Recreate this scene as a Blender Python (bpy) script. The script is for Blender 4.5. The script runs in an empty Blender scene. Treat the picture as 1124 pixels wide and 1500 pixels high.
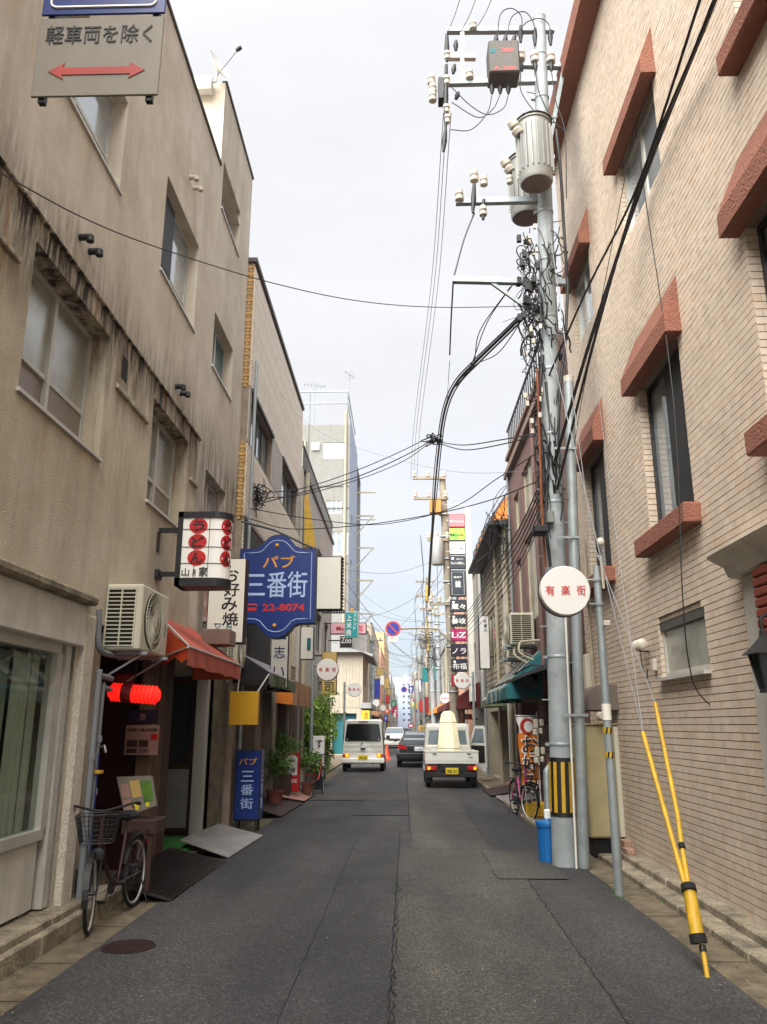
import bpy, math, random
from mathutils import Vector, Matrix, noise
random.seed(7)
R = math.radians
sc = bpy.context.scene
COL = sc.collection
# ---------------------------------------------------------------- camera, world, sun, exposure
FPX, CXP, CYP, EYE = 1170.0, 562.0, 750.0, 1.6
PIT = math.atan(312/FPX); YAW = math.atan(30/math.hypot(FPX, 312))
cd = bpy.data.cameras.new('camera'); cam = bpy.data.objects.new('camera', cd); COL.objects.link(cam)
cam.location = (0, 0, EYE); cam.rotation_euler = (math.pi/2+PIT, 0, YAW)
cd.sensor_fit = 'VERTICAL'; cd.sensor_height = 24; cd.lens = FPX/1500*24; cd.clip_end = 3000; cd.clip_start = .05
sc.camera = cam
sc.view_settings.view_transform = 'Standard'; sc.view_settings.look = 'None'
sc.view_settings.exposure = 3.08; sc.view_settings.gamma = 1
w = bpy.data.worlds.new('World'); sc.world = w; w.use_nodes = True
N = w.node_tree.nodes; L = w.node_tree.links; N.clear()
out = N.new('ShaderNodeOutputWorld'); bg = N.new('ShaderNodeBackground'); bg.inputs[1].default_value = .053
sky = N.new('ShaderNodeTexSky'); sky.sky_type = 'NISHITA'; sky.sun_disc = False
SUN_EL, SUN_AZ = R(48), R(206)           # azimuth clockwise from +Y: behind the camera, to the left
sky.sun_elevation = SUN_EL; sky.sun_rotation = SUN_AZ; sky.air_density = 1; sky.dust_density = 2
tc = N.new('ShaderNodeTexCoord'); sep = N.new('ShaderNodeSeparateXYZ'); L.new(tc.outputs['Generated'], sep.inputs[0])
mp = N.new('ShaderNodeMapping'); mp.inputs['Scale'].default_value = (1, 1, 2.6); L.new(tc.outputs['Generated'], mp.inputs[0])
nz = N.new('ShaderNodeTexNoise'); nz.inputs['Scale'].default_value = 2.2; nz.inputs['Detail'].default_value = 5; L.new(mp.outputs[0], nz.inputs[0])
cr = N.new('ShaderNodeValToRGB')      # colour of the cloud sheet by elevation
e = cr.color_ramp.elements
e[0].position = 0; e[0].color = (1.6, 1.8, 2.0, 1); e[1].position = 1; e[1].color = (3.6, 3.58, 3.6, 1)
for p_, c_ in ((.09, (1.55, 1.75, 1.98, 1)), (.2, (1.9, 1.97, 2.07, 1)), (.36, (2.1, 2.08, 2.09, 1)), (.72, (2.24, 2.21, 2.21, 1))):
    q = cr.color_ramp.elements.new(p_); q.color = c_
L.new(sep.outputs[2], cr.inputs[0])
nr = N.new('ShaderNodeMapRange'); nr.inputs[1].default_value = .3; nr.inputs[2].default_value = .7; nr.inputs[3].default_value = .88; nr.inputs[4].default_value = 1.05
L.new(nz.outputs[0], nr.inputs[0])
vm = N.new('ShaderNodeVectorMath'); vm.operation = 'SCALE'; L.new(cr.outputs[0], vm.inputs[0]); L.new(nr.outputs[0], vm.inputs['Scale'])
mx = N.new('ShaderNodeMixRGB'); mx.inputs[0].default_value = .93; L.new(sky.outputs[0], mx.inputs[1]); L.new(vm.outputs[0], mx.inputs[2])
L.new(mx.outputs[0], bg.inputs[0]); L.new(bg.outputs[0], out.inputs[0])
sl = bpy.data.lights.new('sun', 'SUN'); sl.energy = 1.5; sl.angle = R(70); sl.color = (1, .97, .91)
so = bpy.data.objects.new('sun', sl); COL.objects.link(so)
sd = Vector((math.sin(SUN_AZ)*math.cos(SUN_EL), math.cos(SUN_AZ)*math.cos(SUN_EL), math.sin(SUN_EL)))
so.rotation_euler = sd.to_track_quat('Z', 'Y').to_euler(); so.location = (0, 0, 30)
# ---------------------------------------------------------------- measuring helpers
def ray(x, y):
    a, b = (x-CXP)/FPX, (CYP-y)/FPX
    f = math.cos(PIT)-b*math.sin(PIT); u = math.sin(PIT)+b*math.cos(PIT)
    return a*math.cos(YAW)-f*math.sin(YAW), a*math.sin(YAW)+f*math.cos(YAW), u
def at(x, y, X=None, Y=None, Z=None):
    r = ray(x, y)
    t = X/r[0] if X is not None else Y/r[1] if Y is not None else (Z-EYE)/r[2]
    return Vector((r[0]*t, r[1]*t, EYE+r[2]*t))
def rectY(x0, y0, x1, y1, Y):
    a = at(x0, y0, Y=Y); b = at(x1, y1, Y=Y)
    return min(a.x, b.x), max(a.x, b.x), min(a.z, b.z), max(a.z, b.z)
# ---------------------------------------------------------------- materials
def lin(c):
    if isinstance(c, str):
        c = [int(c[i:i+2], 16)/255 for i in (0, 2, 4)]
        c = [v/12.92 if v < .04045 else ((v+.055)/1.055)**2.4 for v in c]
    return (c[0], c[1], c[2], 1)
MATS = {}
def M(name, col=None, rough=.6, metal=0, var=.18, scale=3, bump=0, bs=60, streak=0, stc=(.25, .2, .15), emit=0, alpha=None, col2=None, spec=.5, rnd=0, grain=0):
    if name in MATS: return MATS[name]
    m = bpy.data.materials.new(name); MATS[name] = m; m.use_nodes = True
    n = m.node_tree.nodes; l = m.node_tree.links; b = n['Principled BSDF']
    b.inputs['Roughness'].default_value = rough; b.inputs['Metallic'].default_value = metal
    b.inputs['Specular IOR Level'].default_value = spec
    c = lin(col); t = n.new('ShaderNodeTexCoord')
    a = n.new('ShaderNodeTexNoise'); a.inputs['Scale'].default_value = scale; a.inputs['Detail'].default_value = 6; a.inputs['Roughness'].default_value = .65
    l.new(t.outputs['Object'], a.inputs[0])
    r = n.new('ShaderNodeValToRGB'); r.color_ramp.elements[0].position = .32; r.color_ramp.elements[1].position = .68
    d = lin(col2) if col2 else tuple(v*(1-var) for v in c[:3])+(1,)
    r.color_ramp.elements[0].color = d; r.color_ramp.elements[1].color = c if col2 else tuple(min(1, v*(1+var*.5)) for v in c[:3])+(1,)
    l.new(a.outputs[0], r.inputs[0]); cur = r.outputs[0]
    if streak:
        mp = n.new('ShaderNodeMapping'); mp.inputs['Scale'].default_value = (5, 5, .35); l.new(t.outputs['Object'], mp.inputs[0])
        s = n.new('ShaderNodeTexNoise'); s.inputs['Scale'].default_value = 1.6; s.inputs['Detail'].default_value = 7; s.inputs['Roughness'].default_value = .7; l.new(mp.outputs[0], s.inputs[0])
        g = n.new('ShaderNodeMapRange'); g.inputs[1].default_value = .5; g.inputs[2].default_value = .78; g.inputs[3].default_value = 0; g.inputs[4].default_value = streak; l.new(s.outputs[0], g.inputs[0])
        x = n.new('ShaderNodeMixRGB'); l.new(g.outputs[0], x.inputs[0]); l.new(cur, x.inputs[1]); x.inputs[2].default_value = tuple(v*k for v, k in zip(c[:3], stc))+(1,); cur = x.outputs[0]
    if grain:
        s = n.new('ShaderNodeTexNoise'); s.inputs['Scale'].default_value = bs; s.inputs['Detail'].default_value = 3; l.new(t.outputs['Object'], s.inputs[0])
        g = n.new('ShaderNodeMapRange'); g.inputs[1].default_value = .3; g.inputs[2].default_value = .7; g.inputs[3].default_value = 1-grain; g.inputs[4].default_value = 1+grain; l.new(s.outputs[0], g.inputs[0])
        x = n.new('ShaderNodeVectorMath'); x.operation = 'SCALE'; l.new(cur, x.inputs[0]); l.new(g.outputs[0], x.inputs['Scale']); cur = x.outputs[0]
    if rnd:
        if rnd > 0: o = n.new('ShaderNodeNewGeometry'); ro = o.outputs['Random Per Island']
        else: o = n.new('ShaderNodeObjectInfo'); ro = o.outputs['Random']
        q = n.new('ShaderNodeValToRGB'); q.color_ramp.interpolation = 'CONSTANT'; k = abs(rnd)
        q.color_ramp.elements[0].color = (1, 1, 1, 1); q.color_ramp.elements[1].position = .93; q.color_ramp.elements[1].color = (.97, .84, .72, 1)
        for p_, cc in ((.3, (1.1, 1.08, 1.1, 1)), (.5, (.92, .9, .9, 1)), (.66, (1.02, .96, .92, 1)), (.8, (.86, .83, .82, 1))):
            z = q.color_ramp.elements.new(p_); z.color = cc
        l.new(ro, q.inputs[0])
        x = n.new('ShaderNodeMixRGB'); x.blend_type = 'MULTIPLY'; x.inputs[0].default_value = min(1, k); l.new(cur, x.inputs[1]); l.new(q.outputs[0], x.inputs[2]); cur = x.outputs[0]
    l.new(cur, b.inputs['Base Color'])
    if bump:
        s = n.new('ShaderNodeTexNoise'); s.inputs['Scale'].default_value = bs; s.inputs['Detail'].default_value = 4; l.new(t.outputs['Object'], s.inputs[0])
        u = n.new('ShaderNodeBump'); u.inputs['Strength'].default_value = bump; u.inputs['Distance'].default_value = .02; l.new(s.outputs[0], u.inputs['Height']); l.new(u.outputs[0], b.inputs['Normal'])
    if emit: b.inputs['Emission Color'].default_value = c; b.inputs['Emission Strength'].default_value = emit
    if alpha is not None: b.inputs['Alpha'].default_value = alpha
    return m
def clear_glass(name, tint=(.75, .8, .78), rough=.02):
    m = bpy.data.materials.new(name); m.use_nodes = True; n = m.node_tree.nodes; l = m.node_tree.links; n.clear()
    o = n.new('ShaderNodeOutputMaterial'); x = n.new('ShaderNodeMixShader'); t = n.new('ShaderNodeBsdfTransparent'); g = n.new('ShaderNodeBsdfGlossy')
    f = n.new('ShaderNodeFresnel'); f.inputs[0].default_value = 1.6; t.inputs[0].default_value = (*tint, 1); g.inputs['Roughness'].default_value = rough
    nt = n.new('ShaderNodeTexNoise'); nt.inputs['Scale'].default_value = 1.5; bu = n.new('ShaderNodeBump'); bu.inputs['Strength'].default_value = .08; l.new(nt.outputs[0], bu.inputs['Height']); l.new(bu.outputs[0], g.inputs['Normal'])
    ge = n.new('ShaderNodeNewGeometry'); iv = n.new('ShaderNodeMath'); iv.operation = 'SUBTRACT'; iv.inputs[0].default_value = 1; l.new(ge.outputs['Backfacing'], iv.inputs[1]); mu = n.new('ShaderNodeMath'); mu.operation = 'MULTIPLY'; l.new(iv.outputs[0], mu.inputs[0]); l.new(f.outputs[0], mu.inputs[1])
    l.new(mu.outputs[0], x.inputs[0]); l.new(t.outputs[0], x.inputs[1]); l.new(g.outputs[0], x.inputs[2]); l.new(x.outputs[0], o.inputs[0]); MATS[name] = m; return m
def node_mat(name, rough=.8):
    m = bpy.data.materials.new(name); m.use_nodes = True; MATS[name] = m
    b = m.node_tree.nodes['Principled BSDF']; b.inputs['Roughness'].default_value = rough
    return m, m.node_tree.nodes, m.node_tree.links, b

def concrete_mat(name, base, base2, lower):
    """old render: blotches, rain streaks, mould along the drip ledge"""
    m, n, l, b = node_mat(name, .92)
    t = n.new('ShaderNodeTexCoord'); sp = n.new('ShaderNodeSeparateXYZ'); l.new(t.outputs['Object'], sp.inputs[0])
    def NZ(scale, det=6, rg=.6, mapsc=None, src=None):
        a = n.new('ShaderNodeTexNoise'); a.inputs['Scale'].default_value = scale; a.inputs['Detail'].default_value = det; a.inputs['Roughness'].default_value = rg
        if mapsc:
            q = n.new('ShaderNodeMapping'); q.inputs['Scale'].default_value = mapsc; l.new(t.outputs['Object'], q.inputs[0]); l.new(q.outputs[0], a.inputs[0])
        else: l.new(t.outputs['Object'], a.inputs[0])
        return a.outputs[0]
    def MR(v, a, c, d=0, e_=1):
        g = n.new('ShaderNodeMapRange'); g.inputs[1].default_value = a; g.inputs[2].default_value = c; g.inputs[3].default_value = d; g.inputs[4].default_value = e_; l.new(v, g.inputs[0]); return g.outputs[0]
    def MIX(f, c1, c2, mode='MIX'):
        x = n.new('ShaderNodeMixRGB'); x.blend_type = mode
        for i, v in ((0, f), (1, c1), (2, c2)):
            if hasattr(v, 'links'): l.new(v, x.inputs[i])
            elif i == 0: x.inputs[0].default_value = v
            else: x.inputs[i].default_value = v
        return x.outputs[0]
    def MUL(a, c):
        x = n.new('ShaderNodeMath'); x.operation = 'MULTIPLY'
        for i, v in ((0, a), (1, c)):
            if hasattr(v, 'links'): l.new(v, x.inputs[i])
            else: x.inputs[i].default_value = v
        return x.outputs[0]
    c = MIX(MR(NZ(.9), .35, .65), lin(base), lin(base2))
    c = MIX(MUL(MR(NZ(1.2, 8, .72, (1.5, 1.7, .2)), .5, .8), .5), c, lin('6a5b49')); c = MIX(MUL(MR(NZ(3.1, 8, .75, (1, 1, .8)), .45, .75), .3), c, lin('83735f'))       # rain streaks
    c = MIX(MUL(MR(NZ(.5, 4, .6, (1, 2, .8)), .55, .75), .35), c, lin('a08462'))             # tan blotches
    # mould hanging from the ledge
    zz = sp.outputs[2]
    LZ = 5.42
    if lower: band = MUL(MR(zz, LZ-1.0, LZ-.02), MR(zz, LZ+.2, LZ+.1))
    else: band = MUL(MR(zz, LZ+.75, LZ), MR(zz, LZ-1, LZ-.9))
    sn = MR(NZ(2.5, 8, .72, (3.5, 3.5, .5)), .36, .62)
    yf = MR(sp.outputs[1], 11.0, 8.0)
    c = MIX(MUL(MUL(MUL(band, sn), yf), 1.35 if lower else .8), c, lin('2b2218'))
    if lower:
        ru = MUL(MR(NZ(1.4, 6, .7, (4.5, 4.5, .3)), .56, .68), MR(zz, 2.7, 5.2))
        c = MIX(MUL(ru, .7), c, lin('8d5f2c'))
        # dark run-off from the corners under each window sill
        for (ya, zs) in ((5.45, 4.08), (6.98, 4.08), (8.4, 4.08), (9.86, 4.08)):
            d = n.new('ShaderNodeMath'); d.operation = 'SUBTRACT'; l.new(sp.outputs[1], d.inputs[0]); d.inputs[1].default_value = ya
            a = n.new('ShaderNodeMath'); a.operation = 'ABSOLUTE'; l.new(d.outputs[0], a.inputs[0])
            f = MUL(MUL(MR(a.outputs[0], .34, .02), MR(zz, zs-1.1, zs)), MR(zz, zs+.05, zs))
            c = MIX(MUL(MUL(f, MR(NZ(3, 6, .7, (6, 6, .3)), .38, .6)), .75), c, lin('3a3025'))
    fine = NZ(95 if lower else 70, 4, .7)
    c2 = n.new('ShaderNodeVectorMath'); c2.operation = 'SCALE'; l.new(c, c2.inputs[0]); l.new(MR(fine, .3, .7, .8 if lower else .9, 1.15 if lower else 1.07), c2.inputs['Scale'])
    l.new(c2.outputs[0], b.inputs['Base Color'])
    u = n.new('ShaderNodeBump'); u.inputs['Strength'].default_value = .75 if lower else .35; u.inputs['Distance'].default_value = .02; l.new(fine, u.inputs['Height']); l.new(u.outputs[0], b.inputs['Normal'])
    return m
concrete_mat('render_upper', 'd2cabc', 'c0b5a3', False)
concrete_mat('render_lower', 'd4cbb6', 'beb199', True)

def asphalt_mat(name, c1, c2, sc_=1.0):
    m, n, l, b = node_mat(name, .82)
    t = n.new('ShaderNodeTexCoord')
    def NZ(scale, det=5, ms=None, rg=.6):
        a = n.new('ShaderNodeTexNoise'); a.inputs['Scale'].default_value = scale; a.inputs['Detail'].default_value = det; a.inputs['Roughness'].default_value = rg
        if ms:
            q = n.new('ShaderNodeMapping'); q.inputs['Scale'].default_value = ms; l.new(t.outputs['Object'], q.inputs[0]); l.new(q.outputs[0], a.inputs[0])
        else: l.new(t.outputs['Object'], a.inputs[0])
        return a.outputs[0]
    r = n.new('ShaderNodeValToRGB'); r.color_ramp.elements[0].position = .3; r.color_ramp.elements[1].position = .7
    r.color_ramp.elements[0].color = lin(c1); r.color_ramp.elements[1].color = lin(c2); l.new(NZ(1.1, 6, (1, .45, 1), .62), r.inputs[0])
    # tyre-polished and patched tones along the street
    r2 = n.new('ShaderNodeValToRGB'); r2.color_ramp.elements[0].position = .44; r2.color_ramp.elements[1].position = .62
    r2.color_ramp.elements[0].color = (.68, .67, .69, 1); r2.color_ramp.elements[1].color = (1.5, 1.47, 1.34, 1); l.new(NZ(.33, 3, (1.6, .35, 1)), r2.inputs[0])
    x = n.new('ShaderNodeMixRGB'); x.blend_type = 'MULTIPLY'; x.inputs[0].default_value = 1; l.new(r.outputs[0], x.inputs[1]); l.new(r2.outputs[0], x.inputs[2])
    v = n.new('ShaderNodeTexVoronoi'); v.inputs['Scale'].default_value = 95*sc_; l.new(t.outputs['Object'], v.inputs[0])
    g = n.new('ShaderNodeValToRGB'); g.color_ramp.interpolation = 'LINEAR'; g.color_ramp.elements[0].color = (.45, .45, .46, 1); g.color_ramp.elements[1].color = (1.25, 1.22, 1.2, 1)
    z = g.color_ramp.elements.new(.78); z.color = (.95, .95, .95, 1); z = g.color_ramp.elements.new(.93); z.color = (2.4, 2.3, 2.2, 1)
    s3 = n.new('ShaderNodeSeparateXYZ'); l.new(v.outputs['Color'], s3.inputs[0]); l.new(s3.outputs[0], g.inputs[0])
    y = n.new('ShaderNodeMixRGB'); y.blend_type = 'MULTIPLY'; y.inputs[0].default_value = 1; l.new(x.outputs[0], y.inputs[1]); l.new(g.outputs[0], y.inputs[2])
    l.new(y.outputs[0], b.inputs['Base Color'])
    u = n.new('ShaderNodeBump'); u.inputs['Strength'].default_value = .6; u.inputs['Distance'].default_value = .006; l.new(v.outputs['Distance'], u.inputs['Height']); l.new(u.outputs[0], b.inputs['Normal'])
    rr = n.new('ShaderNodeMapRange'); rr.inputs[3].default_value = .6; rr.inputs[4].default_value = .9; l.new(NZ(2), rr.inputs[0]); l.new(rr.outputs[0], b.inputs['Roughness'])
    return m
asphalt_mat('asphalt', '2f2f32', '3a393b'); asphalt_mat('asphalt_old', '3a3936', '454340'); asphalt_mat('asphalt_new', '2d2d30', '373639')
# palette
M('gutter_concrete', '695e4b', .9, var=.5, scale=5, bump=.4, bs=50, streak=.3, grain=.15)
M('kerb_concrete', '8a806d', .9, var=.6, scale=5, streak=.4, stc=(.35, .35, .25), bump=.5, bs=40, grain=.2)
M('pebble_white', 'd2cabb', .95, var=.15, scale=12, bump=1, bs=70, grain=.25)
M('interior_green', 'a9b5a4', .8, var=.45, scale=1.1); M('lace', 'dcdac8', .9, var=.15)
M('plaster_cream', 'c6b8a4', .85, var=.1, streak=.25)
M('board_cream', 'a69e8e', .85, var=.12, streak=.5, stc=(.6, .5, .4))
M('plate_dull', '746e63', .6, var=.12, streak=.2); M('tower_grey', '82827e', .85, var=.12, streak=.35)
M('box_dark', '48413b', .6, var=.2)
M('far_ground', '6a675f', .95)
M('tile', 'cbbba8', .55, var=.1, scale=1.3, streak=.4, stc=(.66, .6, .55), rnd=.55, grain=.05, bs=120); M('tile_single', 'cbbba8', .55, var=.1, scale=1.3, streak=.4, stc=(.66, .6, .55), rnd=-.55, grain=.05, bs=120)
M('mortar', '8b7c6d', .95, var=.25, scale=6)
M('terracotta', '895745', .85, var=.15, scale=6, bump=.9, bs=45, grain=.12)
M('black_frame', '17181a', .45); M('brown_frame', '3a302c', .5); M('alu', 'b9b8b2', .45, .25, var=.1); M('alu_light', 'c4c2ba', .45, .3); M('alu_dark', '55544f', .5, .4)
M('white_frame', 'cfccc3', .6, streak=.3)
M('near_black', '0d0d0e', .9)  # flat near-black: cracks and joints, and shade painted into recesses and openings
M('dark_panel', '1d1f21', .6)
M('steel_galv', '8f9799', .5, .35, var=.22, scale=5, streak=.25, stc=(.5, .5, .5)); M('steel_dark', '2b2c2e', .5, .5)
M('pole_concrete', '92999b', .7, .1, var=.25, scale=3, bump=.2, bs=30, streak=.25, stc=(.5, .5, .5))
M('pole_far', '8c8373', .85, var=.25)
M('porcelain', 'b9b1a3', .3, var=.08); M('trafo', '8e8f8b', .5, .1, var=.1, streak=.35, stc=(.6, .5, .42)); M('cable', '0c0c0e', .6); M('cable_blue', '1a2136', .5); M('wire', '2a2c30', .6); M('wire_grey', '85878b', .5, .3)
M('rubber', '101010', .85); M('rust', '7a4325', .9, var=.4, scale=8); M('wood_dark', '3b2418', .7, var=.35, scale=6, streak=.4); M('wood_brown', '5a4330', .75, var=.35, scale=5, streak=.4)
M('yellow', 'bd951f', .55, var=.25, scale=9, streak=.6, stc=(.45, .35, .25), grain=.08); M('black_paint', '121212', .55); M('white_paint', 'd8d6cf', .45, var=.05)
M('sign_white', 'd6d3c8', .4, var=.05, streak=.25, stc=(.75, .65, .5)); M('red', 'b3141a', .45, var=.08); M('red_deep', '7c1113', .5); M('ink', '0b0b0c', .6); M('sign_blue', '05266a', .35, var=.1, scale=2); M('gold', 'c98a14', .5); M('pale_blue', '9fb2d6', .5)
M('cream', 'c9bd9f', .85, var=.12, streak=.4, stc=(.6, .5, .4)); M('beige_metal', 'a69a72', .6, var=.15, scale=3, streak=.2)
M('orange_cloth', 'd9521c', .75, var=.2, scale=4); M('red_cloth', 'a8503f', .8, var=.25, scale=5, streak=.3, stc=(.7, .6, .6)); M('maroon_cloth', '5a1512', .8); M('teal_cloth', '0d5f66', .7); M('grey_cloth', '8d9088', .8); M('tan_cloth', 'b98a63', .8, streak=.3); M('bright_orange', 'd87a22', .7)
M('grey_green_cloth', '5f6a4c', .85, var=.4); M('lilac_grey_cloth', '9a96a0', .75)
M('white_car', 'd4d3cb', .25, var=.04, spec=.6); M('black_car', '0d0f12', .12, var=.05, spec=.8); M('car_glass', '0a0d10', .06, spec=.9); M('car_glass_light', '6c7880', .08, spec=.9); M('chrome', 'b7b9bc', .2, .95)
M('lamp_red', 'a00e0c', .25, emit=.03); M('lamp_amber', 'ff8c12', .3, emit=.28); M('plate_yellow', 'd6b81c', .5); M('plate_white', 'd9dadb', .5)
M('leaf', '2f4a17', .6, var=.45, scale=5, col2='5d8a24', rnd=.6); M('leaf_bamboo', '41601a', .6, col2='86a632', scale=5, rnd=.6); M('terracotta_pot', '6b3a2a', .85)
clear_glass('glass', (.8, .84, .82)); 
M('glass_frost', 'b9bcb4', .2, .45, scale=.9, col2='6f6a5c', spec=.9, bump=.12, bs=90)  # reflected sky and facing wall mixed into the pane colour
M('glass_sky', 'b2bbc0', .07, .55, var=.15, scale=1, spec=.9); M('glass_dark', '20262a', .08, var=.3, scale=1, spec=.9); M('glass_teal', '2c5a60', .15, var=.2); M('glass_low', '7c675c', .35, var=.4, scale=3, col2='6c6a62', bump=.2, bs=90, spec=.8)  # lower panes: brown reflection of the facing wall put into the colour
M('cream_tile', 'e8dfcf', .7, var=.12, scale=4, rnd=.5); M('yellow_brick', 'b48f55', .75, var=.2, scale=5, rnd=.7)
M('brown_wall', '6f544f', .75, var=.15, streak=.35, stc=(.6, .55, .5)); M('brown_trim', '7f6a60', .8, var=.1)
M('siding', '8f8674', .8, var=.2, scale=3, streak=.3, rnd=.5); M('plaster_white', 'aeaba3', .85, var=.1, streak=.35, stc=(.65, .6, .55)); M('plaster_blue', '9aa5bb', .8, var=.08, streak=.3, stc=(.75, .75, .75)); M('plaster_pink', 'cf9d86', .85, var=.1); M('plaster_ochre', 'cfae77', .85, var=.1, streak=.25); M('plaster_grey', '8b8d8d', .85, var=.15, streak=.3)
M('corrugated_dark', '2a2b2e', .65, var=.3, streak=.4); M('ac_body', 'bdb9a6', .55, var=.07, streak=.2, stc=(.7, .65, .55)); M('ac_hole', '1b1b1b', .8); M('pvc', '777b7f', .6, var=.15); M('pvc_cream', 'a59c86', .6)
M('blue_plastic', '0f5fa0', .4, var=.08); M('green_mat', '2f7a28', .95, var=.3, scale=20, bump=.5, bs=150); M('steel_plate', '8f8c88', .5, .3, var=.25, scale=3, bump=.1); M('plate_brown', '332a2a', .45, .4, var=.3)
M('interior_red', '3a0d09', .8, var=.3); M('poster', '9c7468', .7, var=.1); M('white_print', 'e6e4df', .5, var=.02)
M('rust_iron', '3a2a26', .6, .5, var=.4, scale=10)
M('switch_orange', 'b07a3a', .7, var=.3)
M('box_grey', '6d7069', .55, .2)
M('quoin', '7a3420', .75, var=.25, scale=8, bump=.3)
M('arrow_red', '9a2a22', .6)
M('peeling', '8d1f1d', .7, var=.1, col2='cfc6bb', scale=6)
M('sushi_gold', 'b39655', .6, var=.15)
M('teal_bright', '128a8c', .4); M('pink_face', 'd8a3ad', .5); M('face_pink', 'ef6f78', .4); M('face_green', '4fb54e', .4, col2='b5cf3c', scale=4); M('face_navy', '1f2733', .4); M('face_magenta', 'b30f62', .4); M('face_plum', '261a30', .4)
M('sign_white_clean', 'd2d0cc', .35, var=.03); M('sign_red', 'c01818', .5)
M('np_red', 'c8452e', .45); M('np_blue', '25359a', .45)
M('mustard', 'b9880a', .5, var=.12)
M('green_face', '1d8060', .45)
M('face_orange', 'e0561f', .45)
M('face_yellow', 'cbbf2a', .45)
M('bike_maroon', '2e090b', .35)
M('bike_steel', '45474a', .35, .7)
M('bike_pink', 'c0437f', .4)
M('wrap_cream', 'cfc6a6', .6, var=.06)
M('cone_orange', 'e8401c', .5)
M('hood_brown', '6b5f58', .6, .2)
M('tile_plain', '9c7b6a', .8, var=.2)
# ---------------------------------------------------------------- geometry builder
class B:
    def __init__(s): s.v = []; s.f = []; s.mi = []; s.m = 0
    def add(s, vs, fs):
        k = len(s.v); s.v += [tuple(v) for v in vs]
        for f in fs: s.f.append(tuple(i+k for i in f)); s.mi.append(s.m)
        return s
    def box(s, x0, x1, y0, y1, z0, z1):
        x0, x1 = sorted((x0, x1)); y0, y1 = sorted((y0, y1)); z0, z1 = sorted((z0, z1))
        vs = [(x, y, z) for x in (x0, x1) for y in (y0, y1) for z in (z0, z1)]
        return s.add(vs, [(0, 1, 3, 2), (4, 6, 7, 5), (0, 4, 5, 1), (2, 3, 7, 6), (0, 2, 6, 4), (1, 5, 7, 3)])
    def bev(s, x0, x1, y0, y1, z0, z1, b=.01):
        """box with chamfered edges"""
        x0, x1 = sorted((x0, x1)); y0, y1 = sorted((y0, y1)); z0, z1 = sorted((z0, z1)); b = min(b, (x1-x0)/2.1, (y1-y0)/2.1, (z1-z0)/2.1)
        vs = []; idx = {}
        for i, x in enumerate((x0, x1)):
            for j, y in enumerate((y0, y1)):
                for k, z in enumerate((z0, z1)):
                    sx, sy, sz = (1, -1)[i], (1, -1)[j], (1, -1)[k]
                    for a in range(3):
                        p = [x+sx*b, y+sy*b, z+sz*b]; p[a] = (x, y, z)[a]; idx[i, j, k, a] = len(vs); vs.append(p)
        fs = []
        for a in range(3):
            o = [q for q in range(3) if q != a]
            for e_ in (0, 1):
                cyc = []
                for (u, v) in ((0, 0), (1, 0), (1, 1), (0, 1)):
                    t = [0, 0, 0]; t[a] = e_; t[o[0]] = u; t[o[1]] = v; cyc.append(idx[(*t, a)])
                fs.append(cyc)
            for (u, v) in ((0, 0), (1, 0), (0, 1), (1, 1)):
                t0 = [0, 0, 0]; t0[o[0]] = u; t0[o[1]] = v; t1 = list(t0); t1[a] = 1
                fs.append([idx[(*t0, o[0])], idx[(*t1, o[0])], idx[(*t1, o[1])], idx[(*t0, o[1])]])
        for i in (0, 1):
            for j in (0, 1):
                for k in (0, 1): fs.append([idx[i, j, k, a] for a in range(3)])
        return s.add(vs, fs)
    def ring(s, c, ax, r, n, ph=0):
        ax = Vector(ax).normalized(); u = ax.orthogonal().normalized()
        if abs(ax.z) < .99: u = ax.cross(Vector((0, 0, 1))).normalized()
        w_ = ax.cross(u)
        return [Vector(c)+(u*math.cos(2*math.pi*i/n+ph)+w_*math.sin(2*math.pi*i/n+ph))*r for i in range(n)]
    def cyl(s, p0, p1, r0, r1=None, n=12, cap=True):
        p0 = Vector(p0); p1 = Vector(p1); r1 = r0 if r1 is None else r1; d = p1-p0
        vs = s.ring(p0, d, r0, n)+s.ring(p1, d, r1, n)
        fs = [(i, (i+1) % n, n+(i+1) % n, n+i) for i in range(n)]
        if cap: fs += [tuple(range(n))[::-1], tuple(range(n, 2*n))]
        return s.add(vs, fs)
    def tube(s, pts, r, n=5, closed=False):
        pts = [Vector(p) for p in pts]; m = len(pts); vs = []
        u = None
        for i, p in enumerate(pts):
            a = pts[(i-1) % m] if (closed or i > 0) else p; c = pts[(i+1) % m] if (closed or i < m-1) else p
            t = (c-a).normalized() if (c-a).length > 1e-9 else Vector((0, 0, 1))
            u = t.orthogonal().normalized() if u is None else (u-t*u.dot(t)).normalized()
            w_ = t.cross(u); rr = r[i] if isinstance(r, (list, tuple)) else r
            vs += [p+(u*math.cos(2*math.pi*k/n)+w_*math.sin(2*math.pi*k/n))*rr for k in range(n)]
        fs = []
        for i in range(m if closed else m-1):
            j = (i+1) % m
            fs += [(i*n+k, i*n+(k+1) % n, j*n+(k+1) % n, j*n+k) for k in range(n)]
        if not closed: fs += [tuple(range(n))[::-1], tuple(range((m-1)*n, m*n))]
        return s.add(vs, fs)
    def lathe(s, prof, c=(0, 0, 0), ax=(0, 0, 1), n=16):
        """prof: list of (r, h) along ax"""
        ax = Vector(ax).normalized(); c = Vector(c); vs = []
        for r, h in prof: vs += s.ring(c+ax*h, ax, max(r, 1e-4), n)
        fs = []
        for j in range(len(prof)-1): fs += [(j*n+i, j*n+(i+1) % n, (j+1)*n+(i+1) % n, (j+1)*n+i) for i in range(n)]
        fs += [tuple(range(n))[::-1], tuple(range((len(prof)-1)*n, len(prof)*n))]
        return s.add(vs, fs)
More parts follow.
